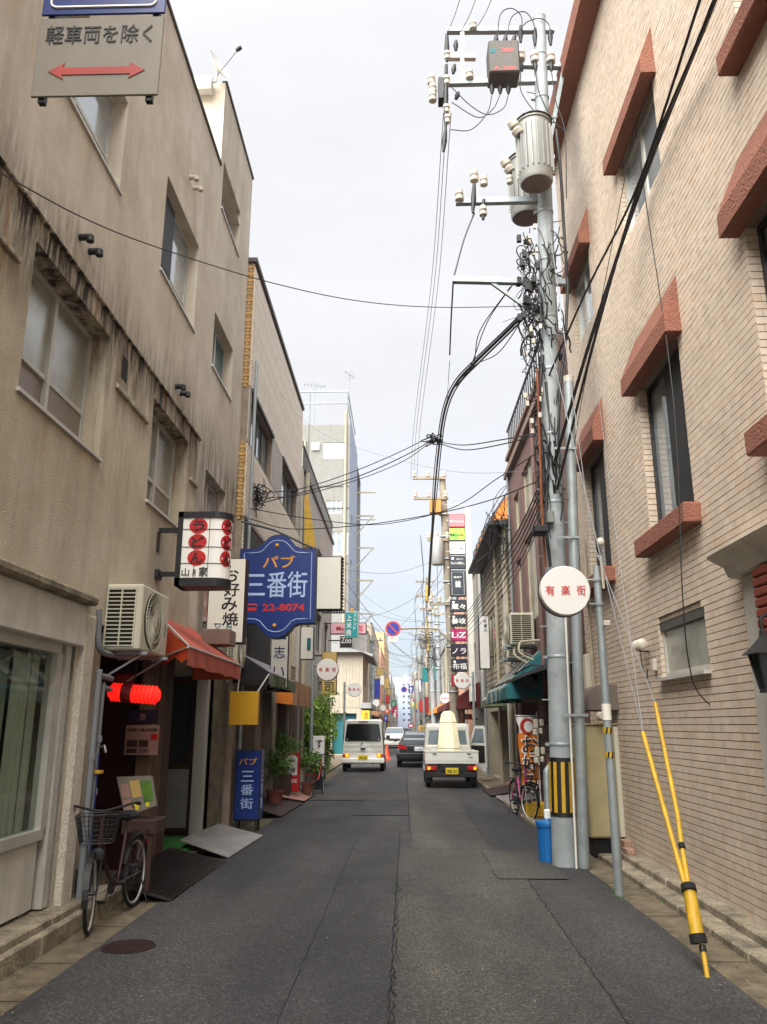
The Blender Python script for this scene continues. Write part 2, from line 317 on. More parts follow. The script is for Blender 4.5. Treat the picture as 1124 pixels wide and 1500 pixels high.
    def prism(s, poly, d):
        """poly: 3-D points in a plane; d: extrusion vector"""
        d = Vector(d); a = [Vector(p) for p in poly]; n = len(a)
        return s.add(a+[p+d for p in a], [tuple(range(n)), tuple(range(n, 2*n))[::-1]]+[(i, n+i, n+(i+1) % n, (i+1) % n) for i in range(n)])
    def loft(s, rings):
        n = len(rings[0]); vs = [p for r in rings for p in r]; fs = []
        for j in range(len(rings)-1): fs += [(j*n+i, j*n+(i+1) % n, (j+1)*n+(i+1) % n, (j+1)*n+i) for i in range(n)]
        fs += [tuple(range(n))[::-1], tuple(range((len(rings)-1)*n, len(rings)*n))]
        return s.add(vs, fs)
    def quad(s, a, b, c, d): return s.add([a, b, c, d], [(0, 1, 2, 3)])
    def build(s, name, mat, parent=None, smooth=False, kind=None, label=None):
        me = bpy.data.meshes.new(name)
        o = bpy.data.objects.new(name, me); COL.objects.link(o)
        vs = s.v
        if parent is not None:
            o.parent = parent; og = ORG.get(parent.name, Vector((0, 0, 0))); ORG[o.name] = og
            vs = [(v[0]-og.x, v[1]-og.y, v[2]-og.z) for v in vs]
        else: ORG[o.name] = Vector((0, 0, 0))
        me.from_pydata(vs, [], s.f)
        for mm in (mat if isinstance(mat, (list, tuple)) else [mat]): me.materials.append(MATS[mm])
        if isinstance(mat, (list, tuple)): me.polygons.foreach_set('material_index', s.mi)
        if smooth:
            me.polygons.foreach_set('use_smooth', [True]*len(me.polygons))
            me.set_sharp_from_angle(angle=R(40))
        me.update()
        if kind: o['kind'] = kind
        if label: o['label'] = label
        return o
ORG = {}
def T(name, label, cat, loc=(0, 0, 0), group=None):
    o = bpy.data.objects.new(name, None); COL.objects.link(o); o.location = loc; o.empty_display_size = .2
    ORG[o.name] = Vector(loc); tag(o, label, cat, group); return o
def tag(o, label, cat, group=None, kind=None):
    o['label'] = label; o['category'] = cat
    if group: o['group'] = group
    if kind: o['kind'] = kind
    return o
def struct(o, label=None):
    o['kind'] = 'structure'
    if label: o['label'] = label
    return o
def copy_tree(o, loc=None, rz=None, label=None, parent=None, swap=None):
    c = o.copy(); COL.objects.link(c)
    if parent is not None: c.parent = parent
    if loc is not None: c.location = loc
    if rz is not None: c.rotation_euler = (0, 0, rz)
    if label: c['label'] = label
    ORG[c.name] = ORG.get(o.name, Vector((0, 0, 0)))
    if swap and c.type == 'MESH' and any(m and m.name in swap for m in c.data.materials):
        c.data = c.data.copy()
        for i, m in enumerate(c.data.materials):
            if m.name in swap: c.data.materials[i] = MATS[swap[m.name]]
    for ch in o.children: copy_tree(ch, parent=c, swap=swap)
    return c
# ---------------------------------------------------------------- lettering
def text(body, rect_c, right, up, w_, h_, mat, parent, bold=.02, ext=.003, name='lettering', ls=1.0):
    """lettering fitted to a w_ x h_ rectangle centred at rect_c"""
    cu = bpy.data.curves.new('t', 'FONT'); cu.body = body; cu.align_x = 'CENTER'; cu.space_line = ls; cu.offset = bold if max(map(ord, body)) < 0x3000 else bold*.35; cu.resolution_u = 3
    o = bpy.data.objects.new('t', cu); me0 = o.to_mesh()
    vs = [v.co.copy() for v in me0.vertices]; fs = [tuple(p.vertices) for p in me0.polygons]; o.to_mesh_clear()
    bpy.data.objects.remove(o); bpy.data.curves.remove(cu)
    if not vs: return None
    xa, xb = min(v.x for v in vs), max(v.x for v in vs); ya, yb = min(v.y for v in vs), max(v.y for v in vs)
    right = Vector(right).normalized(); up = Vector(up).normalized(); nrm = right.cross(up); c = Vector(rect_c)
    sx = w_/(xb-xa) if w_ else h_/(yb-ya); sy = h_/(yb-ya) if h_ else sx
    P = [c+right*((v.x-(xa+xb)/2)*sx)+up*((v.y-(ya+yb)/2)*sy)+nrm*ext for v in vs]
    n = len(P); b = B(); edges = {}
    for f in fs:
        for i in range(len(f)):
            e_ = (f[i], f[(i+1) % len(f)]); edges[e_] = edges.get(e_, 0)+1
    F = list(fs)
    for (a, d) in edges:
        if (d, a) not in edges: F.append((d, a, a+n, d+n))
    b.add(P+[p-nrm*ext for p in P], F)
    return b.build(name, mat, parent)
def disc(b, c, right, up, r, d=.003, n=28, r2=None):
    right = Vector(right).normalized(); up = Vector(up).normalized(); nr_ = right.cross(up)
    pts = [Vector(c)+right*(math.cos(2*math.pi*i/n)*r)+up*(math.sin(2*math.pi*i/n)*(r2 or r)) for i in range(n)]
    b.prism(pts, nr_*d)
RX, UZ = Vector((1, 0, 0)), Vector((0, 0, 1))     # lettering that faces the camera end of the street
# ---------------------------------------------------------------- facade helpers
def wallX(b, X, side, y0, y1, z0, z1, holes=(), depth=.2):
    """wall in the plane x = X seen from +X (side=1) or -X (side=-1), with openings (y0,y1,z0,z1[,depth]) and their reveals"""
    ys = sorted({y0, y1, *[min(max(h[i], y0), y1) for h in holes for i in (0, 1)]}); zs = sorted({z0, z1, *[min(max(h[i], z0), z1) for h in holes for i in (2, 3)]})
    for i in range(len(ys)-1):
        for j in range(len(zs)-1):
            cy, cz = (ys[i]+ys[i+1])/2, (zs[j]+zs[j+1])/2
            if any(h[0] < cy < h[1] and h[2] < cz < h[3] for h in holes): continue
            b.quad((X, ys[i], zs[j]), (X, ys[i+1], zs[j]), (X, ys[i+1], zs[j+1]), (X, ys[i], zs[j+1]))
    for h in holes:
        a, c, d, e_ = h[:4]; q = X-side*(h[4] if len(h) > 4 else depth)
        b.quad((X, a, d), (q, a, d), (q, c, d), (X, c, d)); b.quad((X, a, e_), (q, a, e_), (q, c, e_), (X, c, e_))
        b.quad((X, a, d), (q, a, d), (q, a, e_), (X, a, e_)); b.quad((X, c, d), (q, c, d), (q, c, e_), (X, c, e_))
def wallY(b, Y, x0, x1, z0, z1, holes=(), depth=.15):
    xs = sorted({x0, x1, *[h[i] for h in holes for i in (0, 1)]}); zs = sorted({z0, z1, *[h[i] for h in holes for i in (2, 3)]})
    for i in range(len(xs)-1):
        for j in range(len(zs)-1):
            cx, cz = (xs[i]+xs[i+1])/2, (zs[j]+zs[j+1])/2
            if any(h[0] < cx < h[1] and h[2] < cz < h[3] for h in holes): continue
            b.quad((xs[i], Y, zs[j]), (xs[i+1], Y, zs[j]), (xs[i+1], Y, zs[j+1]), (xs[i], Y, zs[j+1]))
    for a, c, d, e_ in holes:
        q = Y+depth
        b.quad((a, Y, d), (a, q, d), (c, q, d), (c, Y, d)); b.quad((a, Y, e_), (a, q, e_), (c, q, e_), (c, Y, e_))
        b.quad((a, Y, d), (a, q, d), (a, q, e_), (a, Y, e_)); b.quad((c, Y, d), (c, q, d), (c, q, e_), (c, Y, e_))
def shell(b, X, Xb, y0, y1, z0, z1, near=True):
    """back, far end, roof (and near end) of a building whose street face is made by wallX"""
    b.quad((Xb, y0, z0), (Xb, y1, z0), (Xb, y1, z1), (Xb, y0, z1)); b.quad((X, y1, z0), (Xb, y1, z0), (Xb, y1, z1), (X, y1, z1)); b.quad((X, y0, z1), (Xb, y0, z1), (Xb, y1, z1), (X, y1, z1))
    if near: b.quad((X, y0, z0), (Xb, y0, z0), (Xb, y0, z1), (X, y0, z1))
def winX(root, X, side, y0, y1, z0, z1, depth=.15, n=2, transom=None, fm='alu', gm='glass_sky', fw=.04, gm2=None, name='window', sill=0):
    """sliding window set back in an opening: frame mesh with a pane object for each light"""
    f = B(); q = X-side*depth
    f.box(q-.03, q+.03, y0, y1, z0, z0+fw); f.box(q-.03, q+.03, y0, y1, z1-fw, z1); f.box(q-.03, q+.03, y0, y0+fw, z0+fw, z1-fw); f.box(q-.03, q+.03, y1-fw, y1, z0+fw, z1-fw)
    for i in range(1, n): c = y0+(y1-y0)*i/n; f.box(q-.025, q+.035*side if side > 0 else q+.025, c-fw*.6, c+fw*.6, z0+fw, z1-fw)
    if transom: f.box(q-.022, q+.022, y0+fw, y1-fw, z0+transom-.02, z0+transom+.02)
    if sill: f.box(X-side*depth, X+side*sill, y0-.03, y1+.03, z0-.035, z0-.003)
    fo = f.build(name, fm, root)
    for i in range(n):
        a = y0+(y1-y0)*i/n; c = y0+(y1-y0)*(i+1)/n; off = (.008 if i % 2 else -.008)
        for (za, zb, g_) in (((z0, z0+transom, gm2 or gm), (z0+transom, z1, gm)) if transom else ((z0, z1, gm),)):
            B().box(q+off-.003, q+off+.003, a+.01, c-.01, za+.01, zb-.01).build('pane', g_, fo)
    return fo
def winY(root, Y, x0, x1, z0, z1, depth=.12, n=2, fm='alu', gm='glass_sky', fw=.04, name='window'):
    f = B(); q = Y+depth
    f.box(x0, x1, q-.03, q+.03, z0, z0+fw); f.box(x0, x1, q-.03, q+.03, z1-fw, z1); f.box(x0, x0+fw, q-.03, q+.03, z0+fw, z1-fw); f.box(x1-fw, x1, q-.03, q+.03, z0+fw, z1-fw)
    for i in range(1, n): c = x0+(x1-x0)*i/n; f.box(c-fw*.6, c+fw*.6, q-.035, q+.025, z0+fw, z1-fw)
    fo = f.build(name, fm, root)
    for i in range(n): B().box(x0+(x1-x0)*i/n+.01, x0+(x1-x0)*(i+1)/n-.01, q-.003, q+.003, z0+.01, z1-.01).build('pane', gm, fo)
    return fo
# ================================================================ THE SETTING: ground, road, gutters, kerbs
XL, XR = -2.85, 2.75
B().box(-400, 400, -60, 900, -.6, -.07).build('ground', 'far_ground')['kind'] = 'structure'
def sheet(name, pts, z, mat, th=.05):
    b = B(); b.prism([(x, y, z-th) for x, y in pts], (0, 0, th)); return struct(b.build(name, mat))
# main road sheet with slightly ragged edges
rl = [(-2.3+.03*noise.noise((0, y*1.7, 0))+(.0 if y > 6 else 0), y) for y in [i*.35-6 for i in range(0, 160)]]
rr_ = [(2.1+.03*noise.noise((9, y*1.7, 0)), y) for y in [i*.35-6 for i in range(0, 160)]]
sheet('road', [(-2.3, -30)]+rl+[(-2.3, 60), (-2.3, 480), (2.2, 480), (2.2, 60)]+rr_[::-1]+[(2.1, -30)], 0, 'asphalt', .06)
def ragged(x0, x1, y0, y1, a=.02, st=.4, seed=0):
    n = max(2, int((y1-y0)/st)); L_ = []; Rr = []
    for i in range(n+1):
        y = y0+(y1-y0)*i/n; L_.append((x0(y)+a*noise.noise((seed, y*1.3, 0)), y)); Rr.append((x1(y)+a*noise.noise((seed+5, y*1.3, 0)), y))
    return L_+Rr[::-1]
xs1 = lambda y: at(415, 1480, Z=0).x+.035*(y-5)*0+(-.08 if y < 12 else -.12)+.0
c0 = at(415, 1480, Z=0); c1 = at(527, 1220, Z=0)
seamL = lambda y: c0.x+(c1.x-c0.x)*(y-c0.y)/(c1.y-c0.y)
d0 = at(570, 1480, Z=0); d1 = at(586, 1220, Z=0)
seamC = lambda y: d0.x+(d1.x-d0.x)*(y-d0.y)/(d1.y-d0.y)
e0 = at(850, 1400, Z=0); e1 = at(738, 1240, Z=0)
seamR = lambda y: e0.x+(e1.x-e0.x)*(y-e0.y)/(e1.y-e0.y)
sheet('road_patch', ragged(seamC, seamR, 4.2, 11.5, .03, .3, 3), .004, 'asphalt_old', .003)
sheet('road_patch', ragged(seamL, seamC, 4.2, 13.2, .015, .3, 8), .008, 'asphalt', .003)
sheet('road_patch', ragged(lambda y: .1, lambda y: 1.15, 11.5, 27, .05, .5, 4), .006, 'asphalt_old', .003)
sheet('road_patch', ragged(lambda y: 1.15, lambda y: 2.0, 11.0, 16.2, .06, .3, 6), .01, 'asphalt_new', .003)
sheet('road_patch', ragged(lambda y: 1.0, lambda y: 1.75, 9.3, 11.2, .05, .3, 16), .014, 'asphalt_old', .003)
sheet('road_patch', ragged(lambda y: -.95, lambda y: .08, 15.5, 30, .03, .5, 14), .010, 'asphalt_new', .003)
sheet('road_patch', ragged(lambda y: -2.1, lambda y: .1, 18.5, 20, .05, .4, 24), .013, 'asphalt_old', .003)
def crack(f, y0, y1, w_, amp, seed, z=.012, st=.06):
    b = B(); n = int((y1-y0)/st); P = []
    for i in range(n+1):
        y = y0+(y1-y0)*i/n; x = f(y)+amp*noise.noise((seed, y*5, 0))+amp*.6*noise.noise((seed, y*17, 3)); ww = w_*(.45+.9*abs(noise.noise((seed+7, y*9, 1))))
        P.append((x-ww, x+ww, y))
    for a, c in zip(P, P[1:]): b.quad((a[0], a[2], z), (a[1], a[2], z), (c[1], c[2], z), (c[0], c[2], z))
    struct(b.build('road_crack', 'near_black'))
crack(seamC, 4.2, 13.2, .006, .022, 1, .013); crack(seamL, 4.2, 13.2, .004, .012, 2, .013); crack(seamR, 5, 11.5, .005, .02, 3, .013)
crack(lambda y: .08, 13.2, 30, .008, .02, 4, .015); crack(lambda y: -.95, 15.5, 30, .007, .02, 5, .016); crack(lambda y: seamC(y)+.02, 4.6, 9.0, .006, .07, 11, .0135)
bb = B()
for (x0, x1, y) in ((-.9, .1, 13.2), (.1, 1.2, 13.4), (-2.2, -1.1, 14.6), (-1, .1, 16.9)):
    P = [(x0+(x1-x0)*i/14, y+.03*noise.noise((i*.7, y, 2))) for i in range(15)]
    for a, c in zip(P, P[1:]): bb.quad((a[0], a[1]-.01, .017), (c[0], c[1]-.01, .017), (c[0], c[1]+.008, .017), (a[0], a[1]+.008, .017))
struct(bb.build('road_crack', 'near_black'))
# gutters
def slabs(name, x0, x1, y0, y1, step, z0, z1, mat, gap=.012, parent=None, jit=.006, b=.012):
    """a row of stones as children of one setting object; x may depend on y"""
    base = B(); base.box(x0+.02, x1-.02, y0, y1, z0-.02, z1-.03); p = base.build(name, mat) if parent is None else parent
    if parent is None: struct(p)
    y = y0
    k = 0
    while y < y1-.05:
        e_ = min(y1, y+step*random.uniform(.85, 1.15)); dx = random.uniform(-jit, jit); dz = random.uniform(-jit, jit)*.6
        if y < 30: B().bev(x0+dx, x1+dx, y, e_-gap, z0, z1+dz, b).build('stone', mat, p)
        y = e_; k += 1
    return p
sheet('gutter', [(-2.27, -20), (-2.27, 46), (-2.72, 46), (-2.72, -20)][::-1], -.012, 'gutter_concrete', .06)
sheet('gutter', [(2.06, -20), (2.5, -20), (2.5, 46), (2.06, 46)], -.012, 'gutter_concrete', .06)
b = B()
for y in (5.35, 6.15, 7.2, 8.4, 9.7, 11): b.box(-2.64, -2.32, y, y+.012, -.02, -.0105)
for y in (6.3, 7.7, 9.2): b.box(2.12, 2.42, y, y+.012, -.02, -.0105)
struct(b.build('gutter_joint', 'near_black'))
slabs('kerb', -2.78, -2.63, -2, 9.2, .62, -.05, .13, 'kerb_concrete'); slabs('kerb', -2.95, -2.68, -2, 7.35, .95, -.04, .185, 'kerb_concrete', b=.01)
slabs('kerb', 2.42, 2.62, -2, 11.3, .75, -.05, .05, 'kerb_concrete'); slabs('kerb', 2.60, 2.80, -2, 10.9, 1.5, -.05, .115, 'kerb_concrete')
slabs('kerb', 2.10, 2.22, 12.8, 30, .6, -.05, .05, 'kerb_concrete')
sheet('pavement', [(2.2, 11.3), (2.2, 46), (3.2, 46), (3.2, 11.3)][::-1], .02, 'gutter_concrete', .08)
sheet('pavement', [(-3.9, 7.4), (-2.62, 9.2), (-2.62, 46), (-3.9, 46)], .06, 'gutter_concrete', .1)
sheet('parking_lot', [(-12, 30.2), (-2.4, 30.2), (-2.4, 47), (-12, 47)], .0, 'asphalt_old', .04)

# ================================================================ LEFT: stained concrete building
def concrete_building():
    r = T('concrete_building', 'stained grey-beige rendered building with recessed frosted windows, nearest on the left', 'building', (XL, 8, 0))
    y_e, y_s, H1, H2 = 13.15, 10.75, 10.15, 11.75
    X2 = XL+.05
    W2 = [(5.33, 6.92, 3.98, 5.20), (8.33, 9.82, 3.98, 5.18)]
    W3 = [(5.2, 6.92, 6.83, 7.9), (8.33, 9.87, 6.83, 8.12), (10.95, 12.28, 6.83, 7.72)]
    W4 = [(10.95, 12.28, 9.55, 10.4)]; W2b = [(10.98, 12.28, 4.0, 5.2)]
    G = [(4.0, 6.95, .2, 2.62, .35), (7.55, 9.45, .05, 2.5, .9), (9.95, 12.2, .05, 2.45, .7)]
    up = B(); wallX(up, XL, 1, -12, y_s, 5.42, H1, W3[:2], .22); wallX(up, XL, 1, y_s-.0, y_e, 5.42, H2, W3[2:]+W4, .22)
    wallX(up, XL, 1, 10.35, y_e, 2.5, 5.42, W2b, .22)
    up.quad((XL, y_s, H1), (XL-3.2, y_s, H1), (XL-3.2, y_s, H2), (XL, y_s, H2)); up.quad((XL, y_s, H2), (XL-3.2, y_s, H2), (XL-3.2, y_e, H2), (XL, y_e, H2)); up.quad((XL, y_e, 0), (XL-8, y_e, 0), (XL-8, y_e, H1), (XL, y_e, H1)); up.quad((XL, y_e, H1), (XL-3.2, y_e, H1), (XL-3.2, y_e, H2), (XL, y_e, H2))
    up.quad((XL, -12, H1), (XL-8, -12, H1), (XL-8, y_e, H1), (XL, y_e, H1)); up.quad((XL, -12, 0), (XL-8, -12, 0), (XL-8, -12, H1), (XL, -12, H1)); up.quad((XL-8, -12, 0), (XL-8, y_e, 0), (XL-8, y_e, H1), (XL-8, -12, H1))
    up.quad((XL-3.2, y_s, H1), (XL-3.2, y_e, H1), (XL-3.2, y_e, H2), (XL-3.2, y_s, H2))
    up.build('wall', 'render_upper', r)
    lo = B(); wallX(lo, X2, 1, -12, 10.35, 2.6, 5.42, W2, .27); lo.quad((X2, -12, 5.42), (XL, -12, 5.42), (XL, 10.35, 5.42), (X2, 10.35, 5.42)); lo.quad((X2, 10.35, 2.5), (XL, 10.35, 2.5), (XL, 10.35, 5.42), (X2, 10.35, 5.42))
    lo.box(XL-.02, X2, 7.0, 7.55, 2.5, 2.6); lo.box(XL-.02, X2, 7.55, 10.35, 2.5, 2.6)
    lo.build('wall', 'render_lower', r, label='rougher yellowed lower render with mould under its ledge')
    # ground floor piers
    g = B(); wallX(g, XL, 1, 6.95, y_e, 0, 2.5, G[1:], .9); wallX(g, XL, 1, -12, 4.0, 0, 2.62, [], .1)
    g.build('ground_floor_wall', 'render_lower', r)
    B().bev(XL-.25, XL+.06, 7.0, 7.22, .13, 2.55, .01).build('pilaster', 'pebble_white', r, label='rough white pebble-dashed pilaster')
    # thin ledges
    b = B()
    for (y0, y1, z) in ((3.5, 5.1, 4.85), (7.15, 8.15, 4.78), (9.95, 10.32, 4.7)): B().bev(X2, X2+.035, y0, y1, z, z+.05, .008).build('ledge', 'render_lower', r)
    B().bev(XL, X2+.03, -12, 10.36, 5.395, 5.425, .01).build('drip_ledge', 'render_lower', r)
    b = B(); b.bev(XL-.06, XL+.03, -12, y_s, H1, H1+.05, .01); b.build('coping', 'alu_dark', r)
    b = B(); b.bev(XL-.06, XL+.03, y_s, y_e+.02, H2, H2+.05, .01); b.build('coping', 'alu_dark', r)
    for (y0, y1, z0, z1) in W2: winX(r, X2, 1, y0, y1, z0, z1, .2, 2, .42, 'alu', 'glass_frost', .045, 'glass_low', sill=.03)
    for i, (y0, y1, z0, z1) in enumerate(W3): winX(r, XL, 1, y0, y1, z0, z1, .17, 2, .36 if i < 2 else None, 'alu', ('glass_sky', 'glass_sky', 'glass_teal')[i], .04, sill=.025)
    for (y0, y1, z0, z1) in W4+W2b: winX(r, XL, 1, y0, y1, z0, z1, .17, 2, None, 'alu', 'glass_sky', .04, sill=.025)
    B().box(XL-.16, XL-.11, 8.36, 9.05, 7.1, 8.09).build('shutter_panel', 'dark_panel', r)
    # pipe-end vents in pairs
    for (py, pz) in ((6.15, 5.78), (9.2, 8.75), (9.25, 5.72)):
        for k in range(2):
            b = B(); y = py+k*.22; b.cyl((X2-.06, y, pz), (X2+.06, y, pz), .032, n=10); b.cyl((X2+.045, y, pz+.01), (X2+.05, y, pz-.045), .035, n=10); b.build('vent_pipe', 'steel_dark' if pz < 6 else 'render_upper', r, True)
    b = B(); b.box(X2-.005, X2+.002, 7.28, 7.44, 4.95, 5.2); b.build('niche_patch', 'near_black', r)  # flush black patch, the niche's shade is only in its colour
    # shop front
    B().bev(XL-.05, XL+.14, 0, 7.03, 2.62, 2.70, .02).build('cornice', 'kerb_concrete', r)
    B().bev(XL-.1, XL+.06, 0, 6.98, 2.26, 2.618, .01).build('fascia', 'white_frame', r, label='off-white stained metal shop fascia')
    b = B()
    for (a, c, d, e_) in ((0, 6.75, .72, .80), (0, 6.75, 2.18, 2.262), (6.68, 6.78, .80, 2.18), (3.2, 3.28, .80, 2.18)): b.box(XL-.13, XL-.03, a, c, d, e_)
    b.build('shop_window_frame', 'alu_light', r)
    B().box(XL-.085, XL-.078, 0, 6.7, .8, 2.18).build('shop_window_pane', 'glass', r)
    B().box(XL-.12, XL-.06, 0, 6.72, .215, .715).build('base_panel', 'white_frame', r)
    b = B(); b.box(XL-.13, XL-.01, 6.8, 6.9, .2, 2.26); b.box(XL-.2, XL-.08, 6.93, 6.98, .2, 2.26); b.build('door_frame', 'alu_light', r)
    # dim shop interior
    b = B(); b.box(XL-2.5, XL-2.4, 0, 6.9, 0, 2.6); b.box(XL-2.5, XL-.2, 6.82, 6.88, 0, 2.6); b.box(XL-2.5, XL-.1, 0, 6.9, 2.2, 2.24); b.box(XL-2.4, XL-.15, 0, 6.88, .15, .2); b.build('room', 'cream', r)
    b = B()
    for y in (6.2, 6.27, 6.35, 6.44, 6.52, 6.6): b.bev(XL-.2-.03*math.sin(y*19), XL-.17, y, y+.075, .45, 2.16, .012)
    b.build('curtain', 'lace', r)
    B().box(XL-.20, XL-.19, 2, 6.18, .25, 2.16).build('interior_tone_panel', 'interior_green', r); B().bev(XL-.5, XL-.3, 5.3, 5.36, .25, 1.5, .01).build('display_post', 'gutter_concrete', r)  # grey-green panel added to brighten the view through the shop glass
    b = B(); b.bev(XL-1.2, XL-.5, 4.6, 5.5, .2, .75, .03); b.bev(XL-1.1, XL-.6, 4.7, 5.2, .95, 1.0, .02); b.build('shop_counter', 'wood_brown', r)
    # red doorway
    b = B(); b.box(XL-.92, XL-.86, 7.5, 9.5, 0, 2.5); b.box(XL-.9, XL-.02, 7.53, 7.57, .06, 2.48); b.box(XL-.9, XL-.01, 9.43, 9.47, .06, 2.48); b.box(XL-.9, XL, 7.5, 9.5, 2.44, 2.498); b.build('porch_lining', 'interior_red', r)
    b = B()
    for y in (7.7, 8.25, 8.8, 9.3): b.bev(XL-.86, XL-.8, y, y+.07, .1, 2.4, .008)
    b.bev(XL-.86, XL-.79, 7.6, 9.4, 2.05, 2.13, .008); b.bev(XL-.86, XL-.79, 7.6, 9.4, .5, .56, .008); b.build('lattice_door', 'wood_dark', r)
    for (a, c) in ((9.15, 9.3), (9.36, 9.62), ): B().bev(XL-.12, XL+.04, a, c, .06, 2.35, .01).build('post', 'wood_brown', r)
    # second entry
    b = B(); b.box(XL-.72, XL-.66, 9.9, 12.25, 0, 2.45); b.build('entry_wall', 'dark_panel', r)
    x0 = at(243, 1100, Y=12.1).x; x1 = at(285, 1100, Y=12.1).x; x2 = at(301, 1100, Y=12.05).x
    dr = B().bev(x0, x1-.02, 12.1, 12.15, .1, 2.3, .008).build('door', 'wood_dark', r)
    B().box(x0+.06, x1-.08, 12.092, 12.097, 1.05, 2.2).build('pane', 'glass_dark', dr); B().box(x0+.05, x1-.06, 12.092, 12.097, .18, .98).build('door_panel', 'plaster_grey', dr)
    B().bev(x1, x2, 12.02, 12.16, .06, 2.44, .008).build('pilaster', 'plaster_white', r)
    B().bev(XL-.1, XL+.03, 9.66, 9.95, .06, 2.44, .008).build('post', 'wood_dark', r)
    B().bev(XL-.3, XL+.05, 12.2, 12.95, .06, 2.46, .012).build('post', 'gutter_concrete', r)
    B().box(XL-.6, XL+.12, 9.66, 11.9, .03, .09).build('entry_mat', 'green_mat', r)
    return r
CB = concrete_building()

# ================================================================ LEFT: cream tiled building with a window band
def tiled_building():
    X = -2.73; y0, y1, H = 13.17, 20.45, 9.95
    r = T('tiled_building', 'cream building in fine horizontal tiles with dark window bands, beyond the stained concrete one', 'building', (X, 16, 0))
    holes = [(13.35, 15.75, 6.45, 7.42, .16), (17.15, 19.7, 6.45, 7.42, .16), (12.9+.5, 15.7, 4.2, 5.0, .16)]
    b = B(); wallX(b, X, 1, y0, y1, 2.6, H, holes[:2], .16); wallX(b, X-.02, 1, y0+.02, y1, 0, 2.6, [(13.5, 15.2, .1, 2.3, .5), (15.9, 17.4, .1, 2.3, .5), (17.9, 20.0, .1, 2.3, .5)], .5); shell(b, X, X-8, y0, y1, 0, H); b.build('wall', 'mortar', r)
    for (a, c) in ((13.5, 15.2), (15.9, 17.4), (17.9, 20)): B().box(X-.56, X-.5, a, c, 0, 2.4).build('shop_front', 'wood_dark', r)
    t = B(); z = 3.0
    while z < H-.12:      # courses of the tiling
        segs = [(y0, y1)]
        for h in holes[:2]:
            if h[2]-.06 < z < h[3]: segs = [s for a, c in segs for s in ((a, min(c, h[0])), (max(a, h[1]), c)) if s[1]-s[0] > .05]
        if not 6.40 < z < 7.42 :
            for a, c in segs: t.box(X, X+.012, a, c, z, z+.055)
        else:
            pass
        z += .068
    t.build('tile_course', 'cream_tile', r, kind='stuff')
    for (pa, pb) in ((15.75, 17.15), (19.7, y1), (y0, 13.35)): B().box(X, X+.016, pa, pb, 6.4, 7.45).build('pier', 'plaster_white', r)
    # ochre bricks on the end of the wall, seen over the neighbour's corner
    k = B(); z = 5.0
    while z < H-.1:
        if not 6.40 < z < 7.4:
            for j, (a, c) in enumerate(((X-.12, X-.045), (X-.038, X+.0))): k.box(a+(.02 if int(z/.068) % 2 else 0), c, y0-.015, y0+.01, z, z+.056)
        z += .068
    k.build('end_brick', 'yellow_brick', r, kind='stuff')
    B().bev(X-.2, X+.05, y0-.04, y1+.02, H, H+.1, .01).build('coping', 'brown_frame', r)
    for h in holes[:2]:
        winX(r, X, 1, h[0], h[1], h[2], h[3], .13, 4, None, 'alu_dark', 'glass_sky', .045)
        B().box(X+.002, X+.05, h[0]-.03, h[1]+.03, h[3]+.002, h[3]+.07).build('window_head', 'brown_frame', r)
    B().box(X-.1, X+.05, y0, y1, 5.0, 5.07).build('drip_ledge', 'alu_dark', r)
    # dark ribbed cladding of the pub below
    c = B(); c.box(X+.002, X+.03, 13.25, 16.2, 2.62, 4.95)
    y = 13.27
    while y < 16.18: c.box(X+.03, X+.048, y, y+.05, 2.62, 4.95); y += .09
    c.build('cladding', 'corrugated_dark', r)
    q = B(); z = 2.7
    while z < 4.3:
        for i in range(6): q.box(X+.002, X+.02, 17.1+i*.22+(.1 if int(z/.075) % 2 else 0), 17.3+i*.22+(.1 if int(z/.075) % 2 else 0), z, z+.062)
        z += .075
    q.build('brick_strip', 'yellow_brick', r, kind='stuff')
    for y, rr, m in ((16.6, .05, 'pvc_cream'), (18.6, .05, 'pvc_cream'), (13.3, .03, 'steel_galv')):
        B().cyl((X+.09, y, .1), (X+.09, y, 4.9 if m != 'steel_galv' else 8), rr, n=8).build('downpipe', m, r, True)
    return r
tiled_building()
